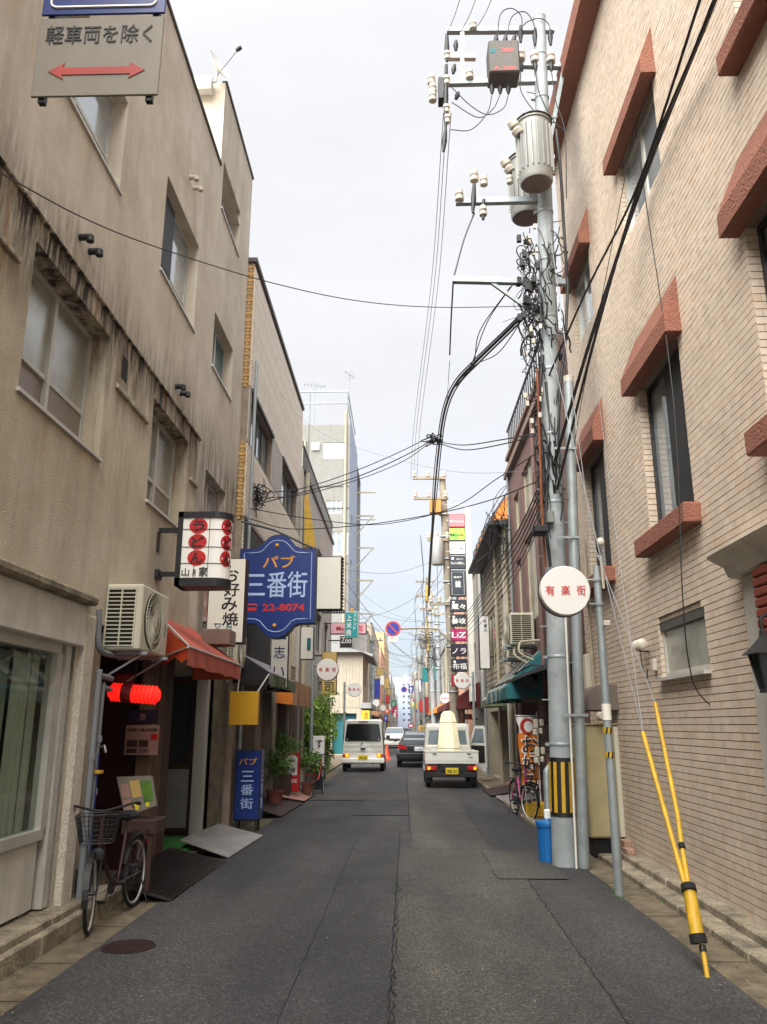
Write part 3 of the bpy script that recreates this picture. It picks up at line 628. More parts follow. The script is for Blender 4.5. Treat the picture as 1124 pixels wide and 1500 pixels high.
def third_building():
    X = -2.66; y0, y1, H = 20.5, 29.6, 8.3
    r = T('third_building', 'narrow cream plastered building with a slatted roof parapet and a yellow corner panel', 'building', (X, 24, 0))
    b = B(); holes = [(22, 23.2, 3.8, 5), (24.4, 26, 3.8, 5), (22, 23.2, 6, 7), (24.4, 26, 6, 7), (27, 28.4, 3.8, 5)]
    wallX(b, X, 1, y0, y1, 2.6, H, holes, .14); wallX(b, X, 1, y0, y1, 0, 2.6, [(21, 22.6, .05, 2.2, .5), (23.4, 25.4, .05, 2.2, .5), (26.2, 28.6, .05, 2.2, .5)], .5); shell(b, X, X-7, y0, y1, 0, H); b.build('wall', 'plaster_white', r)
    B().box(X-.6, X-.5, 20.8, 28.8, 0, 2.4).build('shop_front', 'dark_panel', r)
    for h in holes: winX(r, X, 1, *h, depth=.1, n=2, fm='alu_dark', gm='glass_dark')
    B().bev(X-.02, X+.06, y0, y1, H-.1, H, .01).build('coping', 'brown_frame', r)
    f = B(); f.box(X-.05, X, y0, y1, H+.62, H+.67); f.box(X-.05, X, y0, y1, H+.02, H+.06)
    y = y0+.05
    while y < y1: f.box(X-.04, X-.02, y, y+.06, H+.06, H+.62); y += .13
    f.build('parapet_railing', 'alu_dark', r)
    B().prism([at(x, y, Y=20.42) for x, y in ((446, 801), (463, 801), (451, 722), (446, 728))], (0, .06, 0)).build('corner_panel', 'yellow', r, label='tall tapering bright yellow panel')
    B().cyl((X+.1, 20.62, .1), (X+.1, 20.62, 8.2), .06, n=8).build('downpipe', 'pvc_cream', r, True); B().cyl((X+.08, 20.9, 2), (X+.08, 20.9, 8.1), .045, n=8).build('downpipe', 'rust', r, True)
    return r
third_building()
def white_tower():
    Y0 = 53; a = at(445, 640, Y=Y0); X1 = at(513, 640, Y=Y0).x; H = at(500, 622, Y=Y0).z; X0 = X1-6.2
    r = T('white_tower', 'tall narrow white apartment tower with roof railings and aerials behind the low shops', 'building', (X1, Y0+4, 0))
    def wy(px0, py0, px1, py1): q = rectY(px0, py0, px1, py1, Y0); return (q[0], q[1], q[2], q[3])
    hs = [wy(474, 648, 505, 671), wy(457, 649, 468, 660), wy(479, 733, 500, 752), wy(484, 779, 510, 812), wy(479, 850, 500, 872)]
    hs = [h for h in hs]
    b = B(); wallY(b, Y0, X0, X1, 0, H, [hs[0], hs[2], hs[3], hs[4]], .12); wallY(b, Y0-.0, X0, X0, 0, H, [], .1)
    b.quad((X0, Y0, 0), (X0, Y0+14, 0), (X0, Y0+14, H), (X0, Y0, H)); b.quad((X0, Y0, H), (X1, Y0, H), (X1, Y0+14, H), (X0, Y0+14, H)); b.quad((X0, Y0+14, 0), (X1, Y0+14, 0), (X1, Y0+14, H), (X0, Y0+14, H))
    b.build('wall', 'tower_grey', r)
    s = B(); wallX(s, X1, 1, Y0, Y0+9, 0, H+.8, [(Y0+2, Y0+3.5, z, z+1.3) for z in (5, 8.3, 11.6, 14.9)], .12); wallX(s, X1-.4, 1, Y0+9, Y0+14, 0, H-4); s.build('side_wall', 'plaster_blue', r)
    for z in (5, 8.3, 11.6, 14.9): winX(r, X1, 1, Y0+2, Y0+3.5, z, z+1.3, .08, 2, None, 'alu', 'glass_dark')
    for h in (hs[0], hs[2], hs[3], hs[4]): winY(r, Y0, *h, depth=.08, n=3, fm='alu_light', gm='glass_sky', fw=.05)
    winY(r, Y0-.14, *hs[1], depth=.05, n=2, fm='alu_light', gm='glass_dark', fw=.05)
    b = B()
    for py in (713, 745, 826): z = at(480, py, Y=Y0).z; b.box(X1-3.6, X1, Y0-.04, Y0-.003, z, z+.06)
    b.box(X1-2.95, X1-2.9, Y0-.04, Y0-.003, 2, H-.1)
    b.build('panel_joint', 'alu_dark', r)
    b = B(); b.cyl((X1-.3, Y0-.1, 3), (X1-.3, Y0-.1, H+1), .09, n=8); b.tube([(X1-3.6, Y0-.12, H-1.3), (X1-3.15, Y0-.12, H-1.2), (X1-3.15, Y0-.12, H-4.6), (X1-3.6, Y0-.12, H-5), (X1-3.6, Y0-.12, H-8)], .09, 6); b.build('drain_pipe', 'pvc_cream', r)
    f = B()
    for dz in (.0, 1.7, 2.6):
        if dz: f.tube([(X0, Y0+.2, H+dz), (X1-.2, Y0+.2, H+dz)], .05, 5); f.tube([(X1-.2, Y0+.2, H+dz), (X1-.2, Y0+9, H+dz)], .05, 5)
    for x in (X1-4.9, X1-2.9, X1-.2): f.tube([(x, Y0+.2, H), (x, Y0+.2, H+2.6)], .05, 5)
    f.build('roof_railing', 'steel_galv', r)
    e_ = B()
    for z in (9.5, 12, 14.5, 17): e_.box(X1, X1+1.5, Y0+6, Y0+6.1, z, z+.1); e_.tube([(X1, Y0+6, z-1.6), (X1+1.4, Y0+6, z)], .05, 4); 
    for z in (H-3, H-5.2): e_.box(X1, X1+1.6, Y0+7, Y0+7.1, z, z+.08)
    e_.build('sign_bracket', 'pvc_cream', r)
    return r, X1, H, Y0
_, TX, TH, TY = white_tower()
def aerial(base, h, yaw, label, group='television aerials on the rooftops', n=7):
    r = T('television_aerial', label, 'aerial', base, group)
    x, y, z = base; b = B(); b.cyl((x, y, z), (x, y, z+h), .03, n=6); b.build('mast', 'wire_grey', r)
    c, s = math.cos(yaw), math.sin(yaw); b = B(); b.tube([(x-c*.8, y-s*.8, z+h*.93), (x+c*.8, y+s*.8, z+h*.93)], .022, 5)
    for i in range(n):
        t = -.75+1.5*i/(n-1); l = .35+.2*(1-i/n); b.tube([(x+c*t-s*l, y+s*t+c*l, z+h*.93), (x+c*t+s*l, y+s*t-c*l, z+h*.93)], .014, 4)
    b.build('element', 'wire_grey', r); return r
aerial((TX-2.8, TY+2, TH), 4.2, .3, 'television aerial in the middle of the white tower roof'); aerial((TX-.3, TY+3, TH), 5.6, 1.1, 'tallest television aerial, at the right corner of the white tower roof')

# ================================================================ RIGHT: pink-beige tiled building
def brick_building():
    ye, H = 12.25, 11.25
    r = T('brick_building', 'pink-beige small-tiled building with terracotta window hoods filling the right side', 'building', (XR, 6, 0))
    OP = {'small': (7.36, 8.74, 2.08, 2.66), 'a': (7.32, 8.72, 3.6, 5.36), 'b': (10.42, 11.62, 3.6, 5.36), 'c': (3.6, 5.68, 3.75, 5.45),
          'd': (7.28, 8.72, 7.32, 8.4), 'e': (10.42, 11.62, 7.32, 8.4), 'f': (3.6, 5.35, 6.9, 8.4)}
    holes = list(OP.values())
    b = B(); wallX(b, XR+.014, -1, -12, ye, 0, H, holes, .2); shell(b, XR+.014, XR+8, -12, ye, 0, H); b.build('wall', 'mortar', r)
    # tiles: 300 largest in the picture one by one, the others joined
    TY_, TZ = .098, .0655; tiles = []
    row = 0; z = .1
    while z < H-.02:
        y = -3+(TY_/2 if row % 2 else 0)+.004*math.sin(row*1.7)
        while y < ye-.01:
            y0, y1, z0, z1 = y, min(y+TY_-.0045, ye), z, z+TZ-.0075; ok = True
            for h in holes:
                if h[0]-.01 < y1 and y0 < h[1]+.01 and h[2]-.01 < z1 and z0 < h[3]+.01:
                    if y0 >= h[0]-.02 and y1 <= h[1]+.02 : ok = False; break
                    if (z0+z1)/2 < h[2] or (z0+z1)/2 > h[3]: continue
                    if y0 < h[0]: y1 = min(y1, h[0])
                    else: y0 = max(y0, h[1])
            if y0 < 6.38 and z0 < 2.75: ok = False
            if ok and y1-y0 > .015: tiles.append((y0, y1, z0, z1))
            y += TY_
        z += TZ; row += 1
    f = Vector((-math.sin(YAW)*math.cos(PIT), math.cos(YAW)*math.cos(PIT), math.sin(PIT)))
    def area(t):
        y, z = (t[0]+t[1])/2, (t[2]+t[3])/2; d = Vector((XR, y, z-EYE)); k = d.dot(f)
        if k < 1: return 0
        rx = (XR*math.cos(YAW)+y*math.sin(YAW))/k*FPX+CXP; up = Vector((math.sin(YAW)*math.sin(PIT), -math.cos(YAW)*math.sin(PIT), math.cos(PIT))).dot(d)/k*FPX
        if rx > 1124-4 or up > 745 or up < -745: return 0
        return (t[1]-t[0])*(t[3]-t[2])*XR/(d.length**3)
    tiles.sort(key=area, reverse=True)
    me = None
    for t in tiles[:290]:
        if me is None:
            q = B(); g_ = r.location; q.box(g_.x-.007, g_.x+.007, g_.y-.5, g_.y+.5, g_.z-.5, g_.z+.5); o = q.build('tile', 'tile_single', r); me = o.data
        else:
            o = bpy.data.objects.new('tile', me); COL.objects.link(o); o.parent = r
        o.location = Vector((XR+.007, (t[0]+t[1])/2, (t[2]+t[3])/2))-Vector(r.location); o.scale = (1, t[1]-t[0], t[3]-t[2])
    s = B()
    for (a, c, d, e_) in tiles[290:]:
        vs = [(x, y, zz) for x in (XR+random.uniform(-.0015, .0015), XR+.014) for y in (a, c) for zz in (d, e_)]
        s.add(vs, [(0, 1, 3, 2), (0, 4, 5, 1), (2, 3, 7, 6), (0, 2, 6, 4), (1, 5, 7, 3)])
    # tiles lining the far jambs and the gable end
    for h in holes:
        z = h[2]; k = 0
        while z < h[3]-.03:
            s.box(XR+.002, XR+.098 if k % 2 else XR+.06, h[1]-.012, h[1]-.002, z, z+TZ-.008); s.box(XR+.1 if k % 2 else XR+.063, XR+.145, h[1]-.012, h[1]-.002, z, z+TZ-.008); z += TZ; k += 1
    s.build('tile_field', 'tile', r, kind='stuff')
    # terracotta hoods and sills
    def hood(y0, y1, z0, name='window_hood', h1=.2, h2=.62, pr=.16, inset=.14):
        A = [Vector(p) for p in ((XR-.002, y0, z0), (XR-pr, y0, z0), (XR-pr, y1, z0), (XR-.002, y1, z0), (XR-.002, y0, z0+h2), (XR-pr, y0+.01, z0+h1), (XR-pr, y1-.01, z0+h1), (XR-.002, y1-inset, z0+h2))]
        A[4].y += .02
        B().add(A, [(0, 1, 2, 3), (1, 5, 6, 2), (5, 4, 7, 6), (0, 4, 5, 1), (3, 2, 6, 7), (0, 3, 7, 4)]).build(name, 'terracotta', r)
    for k in 'abc': hood(OP[k][0]-.14, OP[k][1]+.1, OP[k][3]-.02)
    for k in 'def': hood(OP[k][0]-.14, OP[k][1]+.1, OP[k][3]-.02)
    for k in 'abcf': B().bev(XR-.16, XR+.1, OP[k][0]-.14, OP[k][1]+.1, OP[k][2]-.2, OP[k][2]+.0, .015).build('sill', 'terracotta', r)
    for k in 'abc':
        y0, y1, z0, z1 = OP[k]; winX(r, XR, -1, y0, y1, z0, z1, .13, 2, None, 'black_frame', 'glass_sky', .06)
        B().box(XR+.085, XR+.1, y0+.02, y0+(y1-y0)*.52, z0+.02, z1-.02).build('shutter_panel', 'dark_panel', r)
        B().box(XR+.2, XR+.22, y0, y1, z0, z1).build('dark_backing', 'near_black', r)  # near-black sheet closes the opening behind the panes
    for k in 'def':
        y0, y1, z0, z1 = OP[k]; winX(r, XR, -1, y0, y1, z0, z1, .1, 2, None, 'alu_light', 'glass_sky', .06)
    y0, y1, z0, z1 = OP['small']; winX(r, XR, -1, y0, y1, z0, z1, .07, 1, None, 'alu_light', 'glass_frost', .06, sill=.07)
    B().box(XR+.02, XR+.05, y0, y1, z1-.09, z1).build('window_head', 'alu_dark', r)
    b = B()
    b.prism([(XR, -12, H-.1), (XR-.27, -12, H-.05), (XR-.27, -12, H+.3), (XR+.3, -12, H+.45), (XR+.3, -12, H-.1)], (0, 12+ye+.15, 0)); b.build('roof_coping', 'terracotta', r)
    # cream door surround with its moulded cornice, at the edge of the picture
    B().bev(XR-.05, XR+.1, 4.3, 6.38, .1, 2.74, .01).build('door_surround', 'plaster_white', r)
    b = B(); b.prism([(XR, 4.2, 2.74), (XR-.1, 4.2, 2.76), (XR-.13, 4.2, 2.84), (XR-.24, 4.2, 2.9), (XR-.26, 4.2, 2.93), (XR, 4.2, 2.95)], (0, 2.3, 0)); b.build('door_cornice', 'white_frame', r)
    q = B()
    for i in range(9):
        B().bev(XR-.14, XR-.052, 5.62+(.05 if i % 2 else 0), 5.98, 2.08+i*.075-.02, 2.08+i*.075+.048, .012).build('brick', 'quoin', r)
    return r
brick_building()
# ================================================================ RIGHT: houses beyond the tiled building
def brown_building():
    X = 2.75; y0, y1, H = 12.9, 19.9, 8.3
    r = T('brown_building', 'dull purple-brown narrow building with a roof railing, behind the big utility pole', 'building', (X, 16, 0))
    holes = [(16.2, 17.7, 3.75, 5.6), (18.4, 19.1, 3.75, 5.4), (16.3, 17.7, 6.1, 7.2), (18.3, 19.1, 6.1, 7.0)]
    b = B(); wallX(b, X, -1, y0, y1, 2.3, H, holes, .14); wallX(b, X, -1, y0, y1, 0, 2.3, [(14.2, 15.9, .1, 2.1, .6), (16.9, 19.3, .1, 2.1, .6)], .6); shell(b, X, X+8, y0, y1, 0, H); b.build('wall', 'brown_wall', r)
    B().box(X+.5, X+.62, 14, 19.6, 0, 2.3).build('shop_front', 'wood_dark', r)
    for h in holes: winX(r, X, -1, *h, depth=.08, n=2, fm='pvc_cream', gm='glass_frost')
    B().bev(X-.12, X+.1, y0, y1+.05, H-.55, H-.4, .01).build('cornice', 'brown_trim', r); B().bev(X-.06, X+.1, y0, y1+.03, H-.05, H+.06, .01).build('coping', 'brown_trim', r)
    f = B(); f.box(X, X+.04, y0, y1, H+.75, H+.8); y = y0
    while y < y1: f.box(X+.005, X+.03, y, y+.03, H+.06, H+.75); y += .28
    f.build('roof_railing', 'steel_dark', r)
    for y, rr, m in ((15.6, .045, 'brown_wall'), (19.6, .03, 'pvc')): B().cyl((X-.07, y, .1), (X-.07, y, 7.8), rr, n=8).build('downpipe', m, r, True)
    b = B(); b.tube([(X-.1, 14.3, 2.55), (X-.5, 14.3, 2.62), (X-.5, 16.8, 2.6)], .02, 4); b.prism([(X, 13.2, 2.75), (X-.7, 13.2, 2.45), (X-.7, 13.2, 2.4), (X, 13.2, 2.6)], (0, 6.5, 0)); b.build('lean_to_roof', 'corrugated_dark', r)
    return r
brown_building()
def siding_house():
    X = 2.7; y0, y1, H = 19.95, 26.6, 6.6
    r = T('siding_house', 'old two-storey house in weathered grey-brown horizontal boards', 'house', (X, 23, 0))
    holes = [(21.0, 21.9, 3.1, 4.9), (23.6, 25.4, 3.3, 4.9)]
    b = B(); wallX(b, X+.02, -1, y0, y1, 2.2, H, holes, .12); wallX(b, X+.02, -1, y0, y1, 0, 2.2, [(20.4, 23, .1, 2, .6), (23.8, 26, .1, 2, .6)], .6); shell(b, X+.02, X+6, y0, y1, 0, H); b.build('wall', 'siding', r)
    B().box(X+.5, X+.6, 20.2, 26.4, 0, 2.2).build('shop_front', 'wood_dark', r)
    s = B(); z = 2.3
    while z < H-.1:
        segs = [(y0, y1)]
        for h in holes:
            if h[2]-.1 < z < h[3]: segs = [q for a, c in segs for q in ((a, min(c, h[0])), (max(a, h[1]), c)) if q[1]-q[0] > .05]
        for a, c in segs: s.prism([(X+.02, a, z), (X-.018, a, z), (X-.002, a, z+.158), (X+.02, a, z+.158)], (0, c-a, 0))
        z += .16
    s.build('siding_board', 'siding', r, kind='stuff')
    for h in holes: winX(r, X, -1, *h, depth=.06, n=2, fm='pvc_cream', gm='glass_dark')
    b = B(); b.prism([(X-.5, y0-.1, H-.05), (X-.5, y0-.1, H+.05), (X+1.2, y0-.1, H+.2), (X+3.5, y0-.1, H+.25), (X+3.5, y0-.1, H-.05)], (0, y1-y0+.3, 0)); b.build('roof', 'corrugated_dark', r)
    for y, m in ((20.1, 'pvc_cream'), (20.5, 'plaster_white'), (22.4, 'pvc_cream'), (26.4, 'pvc')): B().cyl((X-.09, y, .1), (X-.09, y, H), .045, n=7).build('downpipe', m, r, True)
    return r
siding_house()
def gen(name, label, side, X, y0, y1, H, wall, depth=9, st=3.0, bay=2.2, glass='glass_dark', shop='dark_panel', awn=None, near_win=True, cat='building', fr='alu_light', roofbits=True):
    """a street building: storeys of real window openings on the street face and on the end that shows"""
    r = T(name, label, cat, (X, (y0+y1)/2, 0)); hs = []; n = max(1, int((y1-y0-.6)/bay)); fl = int((H-3.0)/st)
    for k in range(fl):
        for i in range(n):
            c = y0+(y1-y0)*(i+.5)/n; hs.append((c-.62, c+.62, 3.4+k*st, 3.4+k*st+1.25))
    sh = [(y0+.5, y1-.5, .1, 2.4, .5)]
    b = B(); wallX(b, X, side, y0, y1, 2.7, H, hs, .12); wallX(b, X, side, y0, y1, 0, 2.7, sh, .5); Xb = X-side*depth
    b.quad((Xb, y0, 0), (Xb, y1, 0), (Xb, y1, H), (Xb, y0, H)); b.quad((X, y1, 0), (Xb, y1, 0), (Xb, y1, H), (X, y1, H)); b.quad((X, y0, H), (Xb, y0, H), (Xb, y1, H), (X, y1, H))
    xa, xb = sorted((X, Xb)); wy = []
    if near_win:
        for k in range(fl):
            for i in range(2): c = X-side*(1.4+i*2.6); wy.append((c-.6, c+.6, 3.5+k*st, 4.6+k*st))
    wallY(b, y0, xa, xb, 0, H, wy, .12); b.build('wall', wall, r)
    for h in hs: winX(r, X, side, *h, depth=.08, n=2, fm=fr, gm=glass)
    for h in wy: winY(r, y0, *h, depth=.08, n=2, fm=fr, gm=glass)
    B().box(X-side*.5, X-side*.55, y0+.4, y1-.4, 0, 2.5).build('shop_front', shop, r)
    B().bev(X-side*.1, X+side*.05, y0-.02, y1+.02, H, H+.12, .01).build('coping', 'alu_dark', r)
    if roofbits and H > 5: B().bev(X-side*2.2, X-side*4.0, y0+1, y0+3, H, H+1.5, .02).build('roof_hut', wall, r)
    B().cyl((X+side*.07, y0+.3, .1), (X+side*.07, y0+.3, H), .05, n=6).build('downpipe', 'pvc_cream', r)
    if awn:
        a = B(); a.prism([(X, y0+.4, 2.95), (X+side*.85, y0+.4, 2.45), (X+side*.85, y0+.4, 2.22), (X, y0+.4, 2.4)], (0, y1-y0-.8, 0)); a.build('awning', awn, r)
    return r
# right side, onwards
gen('white_building', 'white plastered building carrying the tall column of name signs', -1, 2.75, 26.7, 33.0, 7.2, 'plaster_white', awn=None)
gen('pink_building', 'salmon pink three-storey building behind the column of name signs', -1, 2.6, 33.2, 44, 7.4, 'plaster_pink', awn='maroon_cloth')
gen('white_building', 'low white building facing up the street beyond the second pole', -1, 2.5, 46, 58, 6.0, 'plaster_white', awn='bright_orange', depth=12)
gen('grey_building', 'pale grey building behind the low white one on the right', -1, 2.7, 59, 74, 8.0, 'plaster_grey', awn='teal_cloth')
# orange sheeted roof structure above the board house
o = T('orange_roof_tent', 'bright orange sheeting over a roof terrace above the grey board house', 'canopy', (3.6, 29, 7.2))
a_, c_ = at(748, 722, Y=27.5), at(712, 778, Y=27.5)
b = B(); b.prism([(2.75, 26.9, 7.25), (5.4, 26.9, 7.25), (5.4, 26.9, 9.9), (3.7, 26.9, 9.45), (2.75, 26.9, 8.0)], (0, 3.2, 0)); b.build('sheeting', 'bright_orange', o)
b = B()
for y in (26.85, 27.9, 29, 30.12): b.tube([(2.72, y, 7.2), (2.72, y, 8.02), (3.68, y, 9.49), (5.45, y, 9.93)], .03, 4)
b.build('tent_frame', 'steel_dark', o)
# left side, onwards
def gable_house():
    r = T('gable_house', 'old cream boarded house with an overhanging dark tiled roof and green shop front', 'house', (-2.6, 53, 0))
    Y0 = 44.0; X1 = at(531, 1000, Y=Y0).x; X0 = X1-5; z1 = at(520, 948, Y=Y0).z-.3
    b = B(); hs = [(Y0+1.2, Y0+2.2, z1-1.7, z1-.5), (Y0+3.2, Y0+4.4, z1-1.7, z1-.5)]
    wallX(b, X1, 1, Y0, Y0+7, 2.4, z1, hs, .12); wallX(b, X1, 1, Y0, Y0+7, 0, 2.4, [(Y0+.6, Y0+6.4, .1, 2.2, .5)], .5); wallY(b, Y0, X0, X1, 0, z1, [(X1-1.6, X1-.3, .1, 2.2)], .4); b.quad((X0, Y0+7, 0), (X1, Y0+7, 0), (X1, Y0+7, z1), (X0, Y0+7, z1)); b.build('wall', 'board_cream', r)
    s = B(); x = X0
    while x < X1-.05:
        s.box(x, x+.16, Y0-.02, Y0, 2.5, z1-.02); x += .18
    s.build('board', 'board_cream', r, kind='stuff')
    for h in hs: winX(r, X1, 1, *h, depth=.08, n=2, fm='wood_brown', gm='glass_dark')
    b = B(); b.prism([(X1+.55, Y0-.5, z1-.25), (X1+.6, Y0-.5, z1-.12), (X0+1.2, Y0-.5, z1+1.0), (X0-.3, Y0-.5, z1+.2), (X0-.3, Y0-.5, z1), (X1, Y0-.5, z1)], (0, 8, 0)); b.build('roof', 'plaster_grey', r)
    B().box(X1-1.65, X1-.25, Y0+.3, Y0+.36, 0, 2.3).build('shop_front', 'teal_cloth', r)
    B().box(X1-.5, X1-.45, Y0+.4, Y0+6.6, 0, 2.4).build('shop_front', 'teal_cloth', r)
    B().bev(X1-.1, X1+.5, Y0-.1, Y0+7, 2.45, 2.75, .02).build('canopy', 'plaster_grey', r)
    return r
gable_house()
gen('white_building', 'small white building just beyond the gable-roofed house', 1, -2.7, 60, 72, 8.3, 'plaster_white', awn='tan_cloth')
gen('peach_building', 'peach apartment building rising behind the gable-roofed house', 1, -2.9, 73, 96, 10.5, 'plaster_cream', near_win=True, awn='tan_cloth')
gen('pink_building', 'pinkish building wedged behind the small white one', 1, -2.7, 97, 122, 10.5, 'plaster_pink')
gen('ochre_building', 'ochre windowed block standing over the far left of the street', 1, -3.0, 124, 165, 15.5, 'plaster_ochre', bay=4)
far = [('plaster_white', 'white'), ('plaster_blue', 'pale blue'), ('plaster_ochre', 'sand-coloured'), ('plaster_grey', 'grey'), ('plaster_pink', 'pinkish'), ('cream', 'cream')]
y = 166; k = 0
while y < 400:
    d = random.uniform(18, 30); m, nm = far[(k*2+1) % 6]; H = random.uniform(9, 15)+(y-166)*.015
    gen('distant_building', f'{nm} block far down the left side, {"nearest" if k == 0 else ["second", "third", "fourth", "fifth", "sixth", "seventh", "eighth", "ninth", "tenth", "eleventh", "twelfth", "thirteenth", "fourteenth"][k-1]} after the ochre one', 1, -3.0-random.uniform(0, .4), y, y+d-1, H, m, bay=5, near_win=False)['group'] = 'distant blocks on the left'
    y += d; k += 1
y = 75; k = 0; hs_ = [9, 11, 10, 13, 12, 15, 13, 16, 15, 18, 16, 19, 17]
while y < 400:
    d = random.uniform(16, 28); m, nm = far[(k*5) % 6]
    gen('distant_building', f'{nm} block far down the right side, {["first", "second", "third", "fourth", "fifth", "sixth", "seventh", "eighth", "ninth", "tenth", "eleventh", "twelfth", "thirteenth", "fourteenth", "fifteenth", "sixteenth", "seventeenth", "eighteenth", "nineteenth", "twentieth", "twenty-first", "twenty-second", "twenty-third"][k]} after the pale grey building', -1, 2.8+random.uniform(0, .4), y, y+d-1, hs_[min(k, 12)], m, bay=4, near_win=False)['group'] = 'distant blocks on the right'
    y += d; k += 1
gen('end_tower', 'tall hazy blue-grey tower closing the far end of the street', 1, 4, 430, 450, 26, 'plaster_blue', depth=16)

# ================================================================ TOP LEFT: hanging traffic sign
def direction_sign():
    Y = 3.0; x0, x1, z0, z1 = rectY(60, 27, 231, 138, Y); cx = (x0+x1)/2
    r = T('direction_sign', 'white hanging plate with black characters and a red two-headed arrow', 'traffic sign', (cx, Y, z1), 'traffic plates hung from the bracket at the top left')
    B().bev(x0, x1, Y, Y+.012, z0, z1, .003).build('plate', 'plate_dull', r)  # dirty grey plate, with its backlit shade put into the colour
    text('軽車両を除く', (cx-.005, Y-.001, z1-.10), RX, UZ, .50, .105, 'ink', r, .006)
    a = B(); yy = Y-.004; zc = z0+.135; w_ = .225
    P = [(-w_, 0), (-w_+.075, .045), (-w_+.065, .02), (w_-.065, .02), (w_-.075, .045), (w_, 0), (w_-.075, -.045), (w_-.065, -.02), (-w_+.065, -.02), (-w_+.075, -.045)]
    a.prism([(cx+px, yy, zc+pz) for px, pz in P], (0, .003, 0)); a.build('arrow', 'arrow_red', r)
    q = T('blue_sign', 'blue traffic sign with a white rounded border, cut off by the top edge', 'traffic sign', (cx, Y, z1+.35), 'traffic plates hung from the bracket at the top left')
    zb = z1+.02; B().bev(x0, x1, Y, Y+.012, zb, zb+.6, .003).build('plate', 'sign_blue', q)
    b = B(); t = .008; pts = []
    for (sx, sz, a0) in ((-1, -1, 180), (1, -1, 270), (1, 1, 0), (-1, 1, 90)):
        for i in range(7): an = R(a0+i*15); pts.append((cx+sx*(.25-.03)+.03*math.cos(an), Y-.003, zb+.3+sz*(.26-.03)+.03*math.sin(an)))
    b.tube(pts, .006, 4, True); b.build('border', 'white_print', q)
    p = T('sign_bracket', 'dark rails and post that carry the hanging traffic plates', 'bracket', (-2.35, Y, 0))
    b = B()
    for x in (x0+.045, x1-.045): b.box(x-.015, x+.015, Y+.013, Y+.04, z0-.02, 6.2)
    b.box(-2.4, x1, Y+.02, Y+.07, 6.2, 6.26); b.build('rail', 'steel_dark', p)
    B().cyl((-2.4, Y+.05, -.02), (-2.4, Y+.05, 6.4), .05, n=12).build('post', 'steel_galv', p, True)
direction_sign()

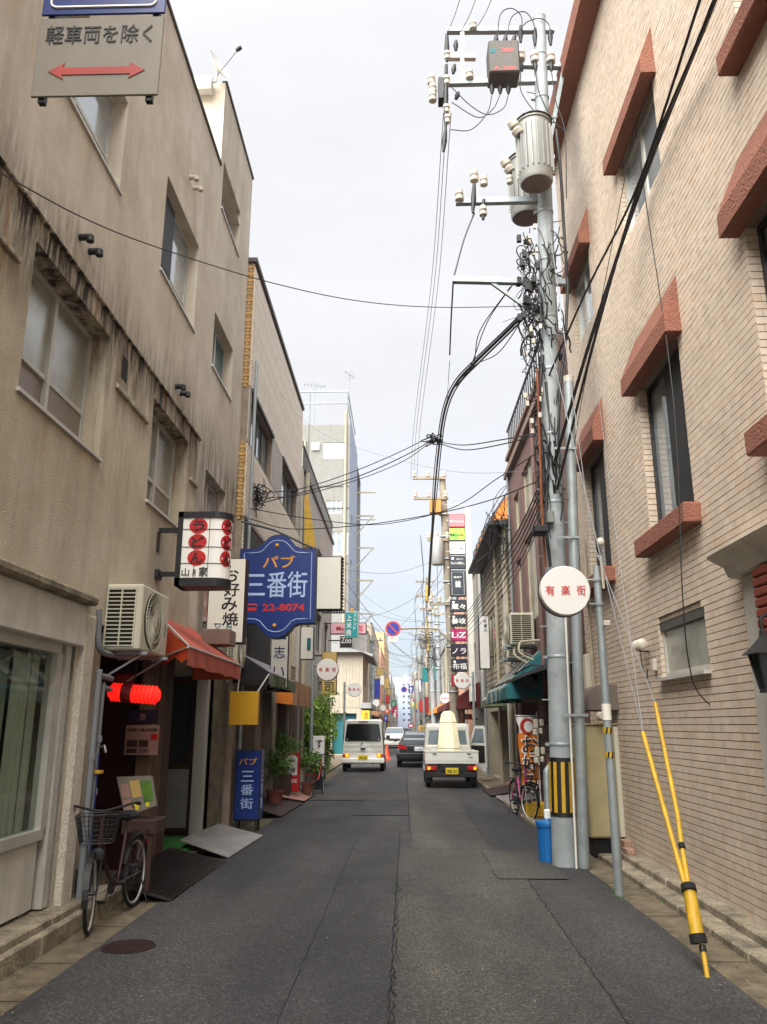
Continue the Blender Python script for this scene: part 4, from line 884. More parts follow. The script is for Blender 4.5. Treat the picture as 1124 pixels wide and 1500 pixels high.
# ================================================================ utility poles
def insul(b, p, s=1.0, ax=(0, 0, 1)):
    b.lathe([(.02*s, 0), (.05*s, .01*s), (.055*s, .05*s), (.035*s, .07*s), (.05*s, .09*s), (.045*s, .14*s), (.02*s, .16*s)], p, ax, 10)
def beam(b, p0, p1, w_=.045):
    p0, p1 = Vector(p0), Vector(p1); d = (p1-p0).normalized(); u = d.cross(UZ).normalized()*w_ if abs(d.z) < .95 else RX*w_; v = d.cross(u).normalized()*w_
    b.loft([[p+u+v, p-u+v, p-u-v, p+u-v] for p in (p0, p1)])
PY = 10.2
def big_pole():
    bx, tx = 1.88, 2.2
    r = T('utility_pole', 'big galvanised utility pole with transformers, nearest on the right', 'utility pole', (bx, PY, 0))
    px = lambda z: bx+(tx-bx)*z/12.4
    P = [(px(z), PY, z) for z in (0, 3, 6, 9, 12.35)]; b = B(); b.tube(P, [.148, .138, .125, .11, .095], 24); b.build('shaft', 'pole_concrete', r, True)
    b = B(); b.lathe([(.1, 0), (.1, .05), (.04, .13)], (px(12.35), PY, 12.35), (0, 0, 1), 14); b.build('cap', 'porcelain', r, True)
    for z in (1.35, 2.4, 3.35, 4.4, 5.35, 6.3, 7.1, 8.0, 8.8, 10.8, 11.6):
        b = B(); rr = .15-.004*z; b.lathe([(rr, 0), (rr+.006, .01), (rr+.006, .035), (rr, .045)], (px(z), PY, z), n=20); b.box(px(z)-rr-.05, px(z)-rr+.02, PY-.03, PY+.02, z+.005, z+.04); b.build('band', 'steel_galv', r, True)
    b = B(); b.tube([(px(.55), PY, .55), (px(1.22), PY, 1.22)], [.152, .15], 24); b.build('guard_sleeve', 'black_paint', r, True)
    for i in range(10):
        a = 2*math.pi*i/10+.2; b = B(); c, s = math.cos(a), math.sin(a)
        for z0, z1 in ((.6, 1.17),): b.prism([(px(z0)+.1535*math.cos(a+q), PY+.1535*math.sin(a+q), z0) for q in (-.14, .14)]+[(px(z1)+.152*math.cos(a+q), PY+.152*math.sin(a+q), z1) for q in (.14, -.14)], (c*.004, s*.004, 0))
        b.build('guard_stripe', 'yellow', r)
    # peeling paint flakes
    b = B(); rs = random.Random(3)
    for i in range(46):
        z = rs.uniform(1.4, 7); a = rs.uniform(3.4, 5.9); s = rs.uniform(.008, .03); rr = .1475-.0035*z
        c = Vector((px(z)+rr*math.cos(a), PY+rr*math.sin(a), z)); t = Vector((-math.sin(a), math.cos(a), 0)); nn = Vector((math.cos(a), math.sin(a), 0))
        b.prism([c+t*(math.cos(j)*s*rs.uniform(.5, 1.1))+UZ*(math.sin(j)*s*rs.uniform(.6, 1.5)) for j in (0, 1, 2, 3, 4, 5.2)], nn*.0015)
    b.build('paint_flakes', 'plaster_grey', r, kind='stuff')
    for z in [i*.45+1.9 for i in range(21)]:
        b = B(); s = 1 if int(z/.45) % 2 else -1; b.cyl((px(z), PY, z), (px(z)+s*.23, PY-.06, z), .009, n=6); b.build('step_bolt', 'steel_galv', r)
    # conduit standing beside the shaft, with straps
    t = at(828, 562, Y=10.1); b = B(); b.tube([(2.075, 10.06, 0), (t.x+.04, 10.06, t.z)], .066, 18); b.build('conduit', 'steel_galv', r, True)
    B().lathe([(.068, 0), (.072, .08), (.03, .1)], (t.x+.04, 10.06, t.z), n=14).build('conduit_cap', 'porcelain', r, True)
    B().tube([(1.98, 10.02, 0), (2.03, 10.02, 3.4)], .014, 6).build('earth_pipe', 'white_frame', r)
    for z in (1.7, 3.9, 5.1): B().box(1.85+z*.027, 2.19+z*.02, 9.975, 9.99, z, z+.03).build('strap', 'steel_galv', r)
    # cross-arms
    A = lambda x, y, Y=PY: at(x, y, Y=Y)
    for (p, q) in (((655, 45), (812, 44)), ((650, 122), (815, 118)), ((668, 296), (800, 293)), ((762, 95), (826, 97)), ((663, 410), (832, 414))):
        b = B(); beam(b, A(*p), A(*q), .042); b.build('cross_arm', 'steel_galv', r)
    b = B(); beam(b, A(677, 48), A(677, 120), .032); beam(b, A(655, 84), A(697, 84), .04); b.build('spreader', 'porcelain', r)
    b = B(); beam(b, A(720, 414), A(812, 480), .022); beam(b, A(806, 205), A(826, 100), .03); b.build('brace', 'steel_galv', r)
    for (x, y, s, up_) in ((693, 40, 1.5, 1), (688, 112, 1.5, 1), (673, 290, 1.6, 1), (695, 262, 1.6, 1), (709, 268, 1.4, 1), (655, 72, 1.2, -1), (654, 108, 1.3, -1), (654, 150, 1.2, -1), (655, 165, 1.2, -1), (763, 85, 1.7, 1), (784, 88, 1.7, 1), (807, 88, 1.7, 1), (727, 75, 1.3, 1), (740, 75, 1.3, 1), (753, 75, 1.3, 1), (708, 312, 1.4, 1), (747, 265, 1.2, 1), (768, 205, 1.3, 1), (632, 120, 1.5, 1), (634, 133, 1.5, 1), (634, 145, 1.5, 1)):
        b = B(); c = A(x, y, PY-.05); insul(b, c-UZ*.05, s*.8, (0, 0, up_)); b.build('insulator', 'porcelain', r, True)
    for (x0, y0, x1, y1) in ((763, 38, 763, 62), (784, 42, 784, 66), (806, 44, 807, 66), (763, 92, 765, 104), (784, 92, 785, 104), (807, 92, 808, 104), (721, 124, 721, 137), (733, 124, 733, 137), (745, 124, 745, 137), (727, 52, 727, 66), (741, 52, 740, 66), (754, 52, 752, 66), (655, 50, 655, 90), (654, 95, 653, 190), (668, 60, 668, 74), (666, 95, 664, 108), (668, 145, 672, 135), (695, 270, 693, 312), (653, 190, 650, 222), (709, 292, 708, 322)):
        b = B(); b.tube([A(x0, y0, PY-.06), A((x0+x1)/2, (y0+y1)/2, PY-.06), A(x1, y1, PY-.06)], [.025, .042, .02], 7); b.build('bushing', 'cable', r, True)
    B().box(*sorted((A(642, 128).x, A(649, 128).x)), PY-.1, PY+.1, A(645, 150).z, A(645, 120).z).build('junction_box', 'steel_dark', r)
    b = B()
    for pts in (((729, 56), (733, 22), (748, 12), (763, 22), (765, 42)), ((742, 56), (750, 25), (768, 17), (780, 30), (784, 46)), ((754, 58), (770, 34), (790, 27), (803, 34), (807, 48)), ((721, 138), (714, 165), (690, 190), (660, 190)), ((733, 138), (722, 160), (700, 172), (662, 150)), ((745, 138), (738, 158), (715, 168), (690, 155), (662, 128)), ((763, 104), (764, 135), (790, 170), (812, 180)), ((785, 104), (790, 135), (812, 178), (826, 190)), ((808, 104), (815, 150), (828, 195), (830, 290))):
        b.tube(crv([A(x, y, PY-.12) for x, y in pts], 5), .008, 5)
    b.build('jumper_cable', 'cable', r)
    # gas switch box
    x0, x1, z0, z1 = rectY(715, 62, 762, 108, PY-.2)
    bo = B().bev(x0, x1, PY-.25, PY+.1, z0, z1, .02).build('switch_box', 'box_dark', r); 
    text('200', ((x0+x1)/2+.05, PY-.2505, z1-.2), RX, UZ, .18, .08, 'red', bo); text('A 200', ((x0+x1)/2, PY-.2505, z0+.06), RX, UZ, .34, .07, 'red', bo)
    B().box(x0+.02, x0+.1, PY-.254, PY-.25, z1-.25, z1-.17).build('green_mark', 'teal_cloth', bo)
    # transformers
    for (cx, ty, y, Z0, Z1, rr) in ((786, 270, PY-.42, 9.12, 10.2, .235), (772, 320, PY+.5, 8.95, 10.1, .235)):
        c = at(cx, ty, Y=y); X = c.x; Z0 = c.z; Z1 = Z0+1.05
        b = B(); b.lathe([(rr*.92, 0), (rr, .03), (rr, Z1-Z0-.08), (rr+.02, Z1-Z0-.08), (rr+.02, Z1-Z0-.03), (rr*.8, Z1-Z0)], (X, y, Z0), n=28); t = b.build('transformer', 'trafo', r, True)
        f = B()
        for i in range(20):
            a = 2*math.pi*i/20; cc, ss = math.cos(a), math.sin(a); p = Vector((X+cc*rr, y+ss*rr, Z0+.16)); tt = Vector((-ss, cc, 0))*.008; oo = Vector((cc, ss, 0))*.03
            f.prism([p-tt, p+tt, p+tt*.6+oo, p-tt*.6+oo], (0, 0, Z1-Z0-.32))
        f.build('fin', 'trafo', t, kind='stuff')
        g = B(); g.tube([(X+(rr+.03)*math.cos(i*.4), y+(rr+.03)*math.sin(i*.4), Z1-.04) for i in range(16)], .012, 5, True); g.build('rim_clamp', 'rust_iron', t)
        B().lathe([(rr*.9, 0), (rr*.7, -.02)], (X, y, Z0), n=24).build('tank_bottom', 'hood_brown', t)
        b = B(); insul(b, (X-rr+.02, y-.1, Z1-.3), 1.6, (-.5, -.2, .8)); b.build('insulator', 'porcelain', t, True)
        B().box(X+.1, 2.2, y-.04, y+.04, Z0+.4, Z0+.46).build('hanger', 'steel_galv', t)
    # cable tangle round the shaft
    rs = random.Random(5); b = B()
    for i in range(95):
        z = rs.choice((rs.uniform(6.7, 8.6), rs.uniform(4.6, 6.4), rs.uniform(7.0, 8.4))); a = rs.uniform(2.2, 5.2); P = []
        rr = rs.uniform(.16, .42) if z > 6.6 else rs.uniform(.15, .26); L_ = rs.uniform(.2, .9); tw = rs.uniform(-.9, .9); wob = rs.uniform(.02, .08); ph = rs.uniform(0, 6)
        for k in range(17):
            t = k/16; aa = a+tw*t+wob*2*math.sin(t*9+ph); q = rr+wob*math.sin(t*11+ph*2); zz = z-L_*t+wob*math.cos(t*13+ph)
            P.append((px(zz)+q*math.cos(aa), PY+q*math.sin(aa)*.8, zz))
        b.tube(P, rs.choice((.006, .009, .014)), 4)
    for i in range(26):
        z = rs.uniform(6.8, 8.6); p = Vector((px(z)-rs.uniform(.14, .42), PY-rs.uniform(-.1, .25), z)); b.box(p.x-.03, p.x+.03, p.y-.03, p.y+.03, p.z-.05, p.z+.05)
    b.build('cable_tangle', 'cable', r, kind='stuff')
    b = B(); rs = random.Random(8)
    for i in range(22):
        z = rs.uniform(5.2, 8.5); p = Vector((px(z)-rs.uniform(.14, .36), PY-rs.uniform(.0, .25), z)); b.box(p.x-.02, p.x+.02, p.y-.02, p.y+.02, p.z-.04, p.z+.03)
    b.build('terminal', 'porcelain', r, kind='stuff')
    b = B()
    for pts in (((815, 190), (822, 260), (826, 330), (832, 420)), ((832, 420), (828, 500), (820, 580), (815, 700)), ((800, 560), (806, 640), (800, 760), (807, 830)), ((795, 520), (790, 600), (797, 700), (790, 770))):
        b.tube(crv([A(x, y, PY-.1) for x, y in pts], 6), .022, 6)
    b.build('riser_cable', 'cable', r)
    B().tube(crv([A(x, y, PY-.16) for x, y in ((787, 540), (789, 600), (792, 680), (794, 750), (800, 830))], 6), .016, 6).build('copper_pipe', 'rust', r, True)
    B().bev(*sorted((A(797, 756).x, A(807, 756).x)), PY-.25, PY-.14, A(800, 772).z, A(800, 755).z, .01).build('meter_box', 'box_grey', r)
    # floodlight
    l = A(785, 785); b = B(); b.bev(l.x-.1, l.x+.1, PY-.45, PY-.2, l.z-.06, l.z+.04, .02); b.build('floodlight', 'steel_dark', r)
    return r
def crv(P, k=6):
    """Catmull-Rom through the points"""
    P = [Vector(p) for p in P]; out_ = []
    Q = [P[0]*2-P[1]]+P+[P[-1]*2-P[-2]]
    for i in range(1, len(Q)-2):
        a, b, c, d = Q[i-1:i+3]
        for j in range(k):
            t = j/k; out_.append(.5*((2*b)+(c-a)*t+(2*a-5*b+4*c-d)*t*t+(3*b-a-3*c+d)*t**3))
    return out_+[P[-1]]
big_pole()
def pole_far(label, base, top, r0, arms, boxes=(), mat='pole_far', group='further utility poles'):
    r = T('utility_pole', label, 'utility pole', base, group); b = B(); b.cyl(base, top, r0, r0*.65, 14); b.build('shaft', mat, r, True)
    base, top = Vector(base), Vector(top)
    for (t, l0, l1) in arms:
        c = base.lerp(top, t); b = B(); beam(b, c+Vector((l0, -.15, 0)), c+Vector((l1, -.15, 0)), .05); b.build('cross_arm', 'pole_far', r)
        for x in (l0+.05, l0*.5, l1*.7): b = B(); insul(b, c+Vector((x, -.15, .05)), 1.6); b.build('insulator', 'porcelain', r)
    for (dx, t, w_, h_, m) in boxes:
        c = base.lerp(top, t)
        if m == 'trafo': b = B(); b.lathe([(w_*.9, 0), (w_, .05), (w_, h_), (w_*.8, h_+.08)], (c.x+dx, c.y-.2, c.z), n=16); b.build('transformer', m, r, True)
        else: B().bev(c.x+dx-w_, c.x+dx+w_, c.y-.5, c.y-.1, c.z, c.z+h_, .02).build('switch_box', m, r)
    for t in (.25, .4, .55, .62, .7, .78, .86, .92):
        c = base.lerp(top, t); B().lathe([(r0*1.0, 0), (r0*1.0+.02, .02), (r0, .06)], c, n=12).build('band', 'steel_galv', r)
    return r
t = at(648, 700, Y=30)
P2 = pole_far('old concrete utility pole with orange switch box, beside the column of signs', (1.92, 30, 0), t, .19, [(.995, -1.15, .1), (.92, -1.15, .1), (.77, -.7, .1), (.545, -.75, .1)], [(-.35, .86, .22, .5, 'switch_orange'), (-.36, .68, .24, .95, 'trafo')])
pole_far('slim grey utility pole further along on the right, left one of a pair', (1.75, 47, 0), (1.55, 47, 8.6), .17, [(.95, -.6, .5), (.8, -.6, .4)], [(-.45, .68, .2, .8, 'trafo')], 'pole_concrete')
pole_far('slim grey utility pole further along on the right, right one of a pair', (2.2, 50, 0), (2.1, 50, 8.9), .19, [(.93, -.5, .5)], [], 'pole_concrete')
pole_far('distant utility pole wrapped with yellow guards at the top', (2.1, 62, 0), (1.9, 62, 12.8), .2, [(.97, -.9, .6), (.88, -.9, .6)], [(0, .55, .22, 2.6, 'yellow'), (0, .85, .2, 1.2, 'yellow')], 'pole_far')
for i, y in enumerate((88, 120, 160, 210, 270)):
    pole_far(f'distant utility pole on the right, {["nearest", "second", "third", "fourth", "farthest"][i]} of the row beyond the yellow-wrapped one', (2.2, y, 0), (2.1, y, 11.5), .19, [(.97, -.9, .6), (.88, -.9, .6)], [(-.4, .7, .25, .9, 'trafo')], 'pole_concrete')
for i, y in enumerate((64, 105, 150)):
    pole_far(f'distant utility pole on the left side of the street, {["nearest", "middle", "farthest"][i]} of three', (-2.45, y, 0), (-2.4, y, 8.5), .15, [(.95, -.3, .8)], [], 'pole_concrete')

# ================================================================ signs
def box_sign(name, label, Y, px, face='sign_white', frame='steel_dark', depth=.16, fr=.012, cat='sign', group=None, arms=None, root=None):
    x0, x1, z0, z1 = rectY(*px, Y); r = root or T(name, label, cat, ((x0+x1)/2, Y, z0), group)
    B().bev(x0, x1, Y, Y+depth, z0, z1, .008).build('casing', frame, r)
    B().bev(x0+fr, x1-fr, Y-.006, Y-.001, z0+fr, z1-fr, .002).build('face', face, r)
    for (z, xw) in arms or (): B().box(xw, x0 if xw < x0 else x1, Y+depth*.4, Y+depth*.4+.04, z-.02, z+.02).build('bracket', 'steel_dark', r)
    return r, x0, x1, z0, z1
# udon lantern sign with a rounded right end
def udon():
    Y = 8.75; x0, x1, z0, z1 = rectY(265, 750, 331, 858, Y)
    r = T('drum_sign', 'black-framed white sign with three red discs and brush characters, on two steel arms', 'sign', ((x0+x1)/2, Y, z0))
    D = .34; n = 10
    def outline(o, z):
        P = [(x0-o, Y-o), (x1-.16, Y-o)]+[(x1-.16+(.16+o)*math.sin(math.pi*i/n), Y+D/2-(D/2+o)*math.cos(math.pi*i/n)) for i in range(1, n)]+[(x1-.16, Y+D+o), (x0-o, Y+D+o)]
        return [(x, y, z) for x, y in P]
    B().prism(outline(0, z0+.05), (0, 0, z1-z0-.1)).build('lantern_body', 'white_print', r)
    for za, zb in ((z0, z0+.09), (z1-.07, z1)): B().prism(outline(.018, za), (0, 0, zb-za)).build('end_cap', 'steel_dark', r)
    b = B(); b.box(x0-.018, x0+.04, Y-.018, Y+D+.01, z0, z1); b.build('frame_post', 'steel_dark', r)
    b = B()
    hgt = z1-z0
    for t in (.30, .52, .76): z = z0+hgt*t; P = outline(.004, z)[:n]; b.tube(P, .004, 4)
    for x in (x0+.19, x0+.345): b.tube([(x, Y-.004, z0+.09), (x, Y-.004, z1-.07)], .004, 4)
    b.build('grid_bar', 'black_paint', r)
    cx = x0+.215; ch = 'うどん'
    for i in range(3):
        zc = z1-.165-i*.185; b = B(); disc(b, (cx, Y-.001, zc), RX, UZ, .105, .003, 28, .09); b.build('red_disc', 'red', r)
        text(ch[i], (cx, Y-.0045, zc), RX, UZ, .14, .12, 'ink', r, .06)
    # the discs repeated round the curved end
    for i in range(3):
        zc = z1-.165-i*.185; b = B(); vs = []
        cxa, cya, ra, rb = x1-.16, Y+D/2, .163, D/2+.004
        pt = lambda u, v: (cxa+ra*math.sin(u), cya-rb*math.cos(u), zc+v)
        n2 = 22; ctr = pt(.95, 0); vs = [ctr]+[pt(.95+.48*math.cos(2*math.pi*k/n2), .09*math.sin(2*math.pi*k/n2)) for k in range(n2)]
        b.add(vs, [(0, 1+k, 1+(k+1) % n2) for k in range(n2)]); b.build('red_disc', 'red', r)
        c = Vector(pt(.95, 0)); t = Vector((ra*math.cos(.95), rb*math.sin(.95), 0)).normalized(); nn = Vector((math.sin(.95), -math.cos(.95), 0)); text(ch[i], c+nn*.012, t, UZ, .11, .12, 'ink', r, .06)
    text('山', (x0+.10, Y-.006, z0+.155), RX, UZ, .085, .085, 'ink', r, .03); text('月', (x0+.195, Y-.006, z0+.15), RX, UZ, .04, .07, 'ink', r, .02); text('家', (x0+.30, Y-.006, z0+.16), RX, UZ, .10, .11, 'ink', r, .03)
    b = B()
    for y_ in (773, 838): z = at(265, y_, Y=Y).z; b.box(XL+.03, x0, Y+.1, Y+.15, z-.025, z+.025)
    b.build('arm', 'steel_dark', r)
    z = at(265, 790, Y=Y).z; B().box(XL+.05, XL+.062, Y+.05, Y+.14, z-.12, z+.1).build('wall_plate', 'rust_iron', r); z = at(265, 838, Y=Y).z; B().bev(XL+.05, XL+.1, Y+.05, Y+.2, z-.06, z+.05, .01).build('wall_plate', 'steel_dark', r)
udon()
def okonomiyaki():
    Y = 11.0; r, x0, x1, z0, z1 = box_sign('lit_sign', 'tall weathered cream sign reading okonomiyaki in black brush script with two green characters below', Y, (308, 818, 356, 942), 'sign_white', 'rust_iron', .22)
    for i, c in enumerate('お好み焼'): text(c, ((x0+x1)/2+.02*(i % 2)+.05, Y-.008, z1-.24-i*.205), RX, UZ, .22, .19, 'ink', r, .04)
    text('又', (x0+.16, Y-.008, z0+.21), RX, UZ, .12, .12, 'teal_cloth', r, .01); text('月', (x0+.31, Y-.008, z0+.19), RX, UZ, .09, .17, 'teal_cloth', r, .01)
    B().box(XL, x0, Y+.2, Y+.24, z1-.3, z1-.26).build('bracket', 'steel_dark', r)
    q, a, c, d, e_ = box_sign('peeling_sign', 'narrow red sign with peeling white paint behind the okonomiyaki sign', 11.3, (284, 858, 305, 912), 'peeling', 'rust_iron', .1)
    r2 = T('wooden_box', 'plain mauve-grey box mounted above the red awning', 'box', (-2.5, 10.5, 3)); x0, x1, z0, z1 = rectY(296, 921, 336, 944, 10.4)
    B().bev(x0, x1, 10.4, 10.8, z0, z1, .01).build('box', 'brown_trim', r2)
okonomiyaki()
def pub_sign():
    Y = 13.0; x0, x1, z0, z1 = rectY(353, 783, 461, 935, Y); cx, cz = (x0+x1)/2, (z0+z1)/2; W, Hh = (x1-x0)/2, (z1-z0)/2
    r = T('pub_sign', 'large blue shaped pub sign with gold and pale characters and a red phone number', 'sign', (cx, Y, z0))
    def outl(k, y, dx=0):
        P = []
        half = [(0, 1), (.12, .99), (.24, .95), (.36, .86), (.46, .77), (.58, .73), (.78, .72), (1, .72)]
        pts = half+[(x, -z) for x, z in half[::-1]]; pts = pts+[(-x, z) for x, z in pts[::-1]]
        out_ = []
        for x, z in pts:
            p = (cx+x*W*k[0]+dx, y, cz+z*Hh*k[1])
            if not out_ or (Vector(out_[-1])-Vector(p)).length > 1e-4: out_.append(p)
        if (Vector(out_[0])-Vector(out_[-1])).length < 1e-4: out_.pop()
        return out_
    B().prism(outl((1, 1), Y+.01), (0, .2, 0)).build('casing', 'steel_dark', r); B().prism(outl((.985, .985), Y-.005), (0, .01, 0)).build('face', 'sign_blue', r)
    b = B(); b.tube(outl((.88, .88), Y-.006), .0075, 4, True); b.build('border', 'pale_blue', r)
    for dz in (.78, -.76): b = B(); b.lathe([(.03, 0), (.03, .02), (.012, .03)], (cx-.02, Y-.005, cz+Hh*dz), (0, -1, 0), 12); b.build('bolt', 'gold', r)
    text('パブ', (cx+.02, Y-.006, cz+Hh*.46), RX, UZ, W*.84, Hh*.24, 'gold', r, .03)
    text('三番街', (cx, Y-.006, cz+Hh*.02), RX, UZ, W*1.56, Hh*.50, 'pale_blue', r, .018)
    text('22-8074', (cx+.12, Y-.006, cz-Hh*.42), RX, UZ, W*1.08, Hh*.14, 'red', r, .03)
    p = B(); xx = cx-W*.62; zc = cz-Hh*.42
    p.box(xx-.07, xx+.07, Y-.009, Y-.006, zc-.055, zc+.0); p.tube([(xx-.085, Y-.008, zc+.02), (xx-.06, Y-.008, zc+.045), (xx+.06, Y-.008, zc+.045), (xx+.085, Y-.008, zc+.02)], .014, 5); p.build('phone_symbol', 'red', r)
    for q in (.2, -.4): B().box(-2.73, x0+.2, Y+.08, Y+.12, cz+Hh*q, cz+Hh*q+.05).build('bracket', 'steel_dark', r)
    b = B(); b.tube([(-2.73, Y+.1, z1+.25), (cx-.1, Y+.1, z1+.1), (x1, Y+.1, z1-.25)], .02, 5); b.build('stay_rod', 'steel_dark', r)
pub_sign()
def stand_sign():
    Y = 13.2; x0, x1, z0, z1 = rectY(346, 1098, 379, 1205, Y); z0 += .02
    r = T('stand_sign', 'blue upright street sign on black legs with the same pub name, on the kerb', 'sign', ((x0+x1)/2, Y, 0))
    B().bev(x0, x1, Y, Y+.32, .16, z1, .01).build('casing', 'steel_dark', r); B().box(x0+.015, x1-.015, Y-.004, Y-.001, .18, z1-.02).build('face', 'sign_blue', r); B().box(x1+.001, x1+.004, Y+.02, Y+.3, .18, z1-.02).build('side_face', 'sign_blue', r)
    cx = (x0+x1)/2; h = z1-.16
    text('パブ', (cx, Y-.005, z1-h*.17), RX, UZ, (x1-x0)*.72, h*.1, 'gold', r, .04)
    for i, c in enumerate('三番街'): text(c, (cx, Y-.005, z1-h*(.38+i*.19)), RX, UZ, (x1-x0)*.5, h*.15, 'pale_blue', r, .02)
    for i, c in enumerate('三番街'): text(c, (x1+.005, Y+.16, z1-h*(.38+i*.19)), (0, 1, 0), UZ, .14, h*.14, 'pale_blue', r, .02)
    for x in (x0+.05, x1-.05):
        for y in (Y+.03, Y+.28): B().box(x-.015, x+.015, y-.015, y+.015, 0, .16).build('leg', 'steel_dark', r)
stand_sign()
r, x0, x1, z0, z1 = box_sign('blank_sign', 'blank white lit sign box on a long black rail', 16, (461, 815, 500, 893), 'sign_white', 'steel_dark', .25, .02, arms=[(4.9, -2.7), (3.9, -2.7)])
b = B()
for i in range(16): b.box(x1+.002, x1+.03, 16.05, 16.2, z0+i*.07, z0+i*.07+.035)
for i in range(12): b.box(x0+.05+i*.05, x0+.075+i*.05, 16.05, 16.2, z0-.03, z0)
b.build('cooling_fin', 'black_paint', r, kind='stuff')
# vertical cream sign with blue characters
r, x0, x1, z0, z1 = box_sign('cream_sign', 'narrow cream wall sign with blue brush characters below the pub sign', 14.9, (399, 893, 421, 1008), 'sign_white', 'rust_iron', .12)
for i, (c, s) in enumerate((('膳', .26), ('志', .2), ('い', .2))): text(c, ((x0+x1)/2, 14.893, z1-.42-i*.37), RX, UZ, s, s*1.1, 'sign_blue', r, .02)
r, x0, x1, z0, z1 = box_sign('white_sign', 'slanting white box sign with a green strip under the blue pub sign', 17.5, (441, 918, 459, 966), 'sign_white', 'steel_dark', .2)
B().box(x1-.14, x1-.06, 17.48, 17.492, z0+.2, z1-.25).build('green_strip', 'teal_cloth', r)
r, x0, x1, z0, z1 = box_sign('brown_sign', 'yellow-brown sushi sign with black characters behind a round white sign', 24.0, (472, 955, 493, 1018), 'sushi_gold', 'rust_iron', .2, arms=[(3.6, -2.7)])
text('寿', ((x0+x1)/2, 23.992, z0+.62), RX, UZ, .27, .3, 'ink', r, .03); text('司', ((x0+x1)/2, 23.992, z0+.22), RX, UZ, .27, .3, 'ink', r, .03)
r, x0, x1, z0, z1 = box_sign('teal_sign', 'turquoise vertical sign with white characters and an orange lamp on top', 26, (505, 896, 525, 934), 'teal_bright', 'alu_light', .2, .02, arms=[(5.15, -2.7)])
for i, c in enumerate('上米良'): text(c, (x0+.15, 25.992, z1-.2-i*.24), RX, UZ, .17, .2, 'white_print', r, .02)
for i, c in enumerate('スタンド'): text(c, (x0+.34, 25.992, z1-.12-i*.14), RX, UZ, .09, .1, 'white_print', r, .02)
b = B(); b.lathe([(.05, 0), (.06, .08), (.03, .13)], ((x0+x1)/2, 26.1, z1), n=12); b.build('lamp', 'gold', r, True)
r, x0, x1, z0, z1 = box_sign('pink_sign', 'pale pink horizontal sign half behind the turquoise one', 26.8, (484, 912, 537, 929), 'pink_face', 'steel_dark', .15, .025, arms=[(4.9, -2.7)])
text('Mai', (x0+.35, 26.79, (z0+z1)/2), RX, UZ, .28, .14, 'red', r, .01); text('mu', (x1-.2, 26.79, (z0+z1)/2), RX, UZ, .14, .2, 'red', r, .01)
r, x0, x1, z0, z1 = box_sign('black_sign', 'black board sign with chalk-like lettering under the pink sign', 28.5, (498, 931, 517, 949), 'black_paint', 'alu', .1, .02, arms=[(4.5, -2.7)])
text('Zoo', ((x0+x1)/2, 28.49, (z0+z1)/2+.05), RX, UZ, .36, .2, 'white_print', r, 0)
# round white district signs on poles
def round_sign(label, px, py, Y, side, d, txt=True):
    c = at(px, py, Y=Y); xp = c.x+side*.37; rr = d/2
    r = T('round_sign', label, 'sign', (xp, Y+.06, 0), 'round white street-name signs on poles')
    b = B(); b.cyl((xp, Y+.06, -.02), (xp, Y+.06, c.z+.28), .045, .04, 14); b.build('pole', 'steel_galv', r, True)
    dr = B().lathe([(rr*.97, 0), (rr, .015), (rr, .12), (rr*.97, .13)], (c.x, Y+.07, c.z), (0, -1, 0), 40).build('drum', 'sign_white_clean', r, True)
    b = B(); b.lathe([(rr+.008, 0), (rr+.008, .025), (rr, .03)], (c.x, Y+.085, c.z), (0, -1, 0), 40); b.build('rim', 'steel_dark', dr, True)
    if txt:
        for i, ch in enumerate('有楽街'): text(ch, (c.x+(i-1)*rr*.62, Y-.0635, c.z), RX, UZ, rr*.36, rr*.40, 'sign_red', r, .008)
    b = B()
    for dz in (.13, -.13): b.cyl((c.x+side*rr*.5, Y+.06, c.z+dz), (xp, Y+.06, c.z+dz), .012, n=6); b.lathe([(.05, 0), (.052, .02), (.05, .04)], (xp, Y+.06, c.z+dz-.02), n=12)
    b.build('clamp', 'steel_galv', r)
    return r, xp
RS, xp = round_sign('round white street-name sign nearest on the right, in front of the big utility pole', 827, 866, 8.45, 1, .525)
for i, z in enumerate((1.52, 1.28)):
    b = B(); b.lathe([(.0465, 0), (.0465, .06)], (xp, 8.51, z), n=14); b.build('warning_band', 'yellow', RS)
    for k in range(3): a = 4.2+k*.9; b = B(); P = [(xp+.0475*math.cos(a+q), 8.51+.0475*math.sin(a+q), z+dz) for q, dz in ((-.25, 0), (.15, 0), (.4, .06), (0, .06))]; b.prism(P, (.001*math.cos(a), .001*math.sin(a), 0)); b.build('warning_stripe', 'black_paint', RS)
B().lathe([(.0468, 0), (.0468, .16)], (xp, 8.51, 1.65), n=14).build('sticker', 'sign_white', RS)
b = B(); b.tube([(xp, 8.46, 3.35), (xp+.04, 8.46, 3.35), (xp+.05, 8.46, 3.0)], .014, 6); b.bev(xp+.02, xp+.09, 8.43, 8.5, 2.6, 2.66, .01); b.build('cable_clamp', 'porcelain', RS)
round_sign('round white street-name sign on the left beside the hanging plants', 480, 981, 20, -1, .53)
round_sign('round white street-name sign on the left in front of the gable-roofed house', 519, 1010, 31, -1, .53)
round_sign('small distant round white sign on the left, the upper of two close together', 551, 1030, 58, -1, .5, False)
round_sign('small distant round white sign on the left, the lower of two close together', 561, 1037, 68, -1, .5, False)
round_sign('round white street-name sign on the right, low on the column of name signs', 677, 997, 27, 1, .53)
round_sign('distant round white street-name sign on the right by the slim grey poles', 652, 1023, 41, 1, .5)
round_sign('farthest round white sign on the right, half behind a slim pole', 627, 1042, 72, 1, .5, False)
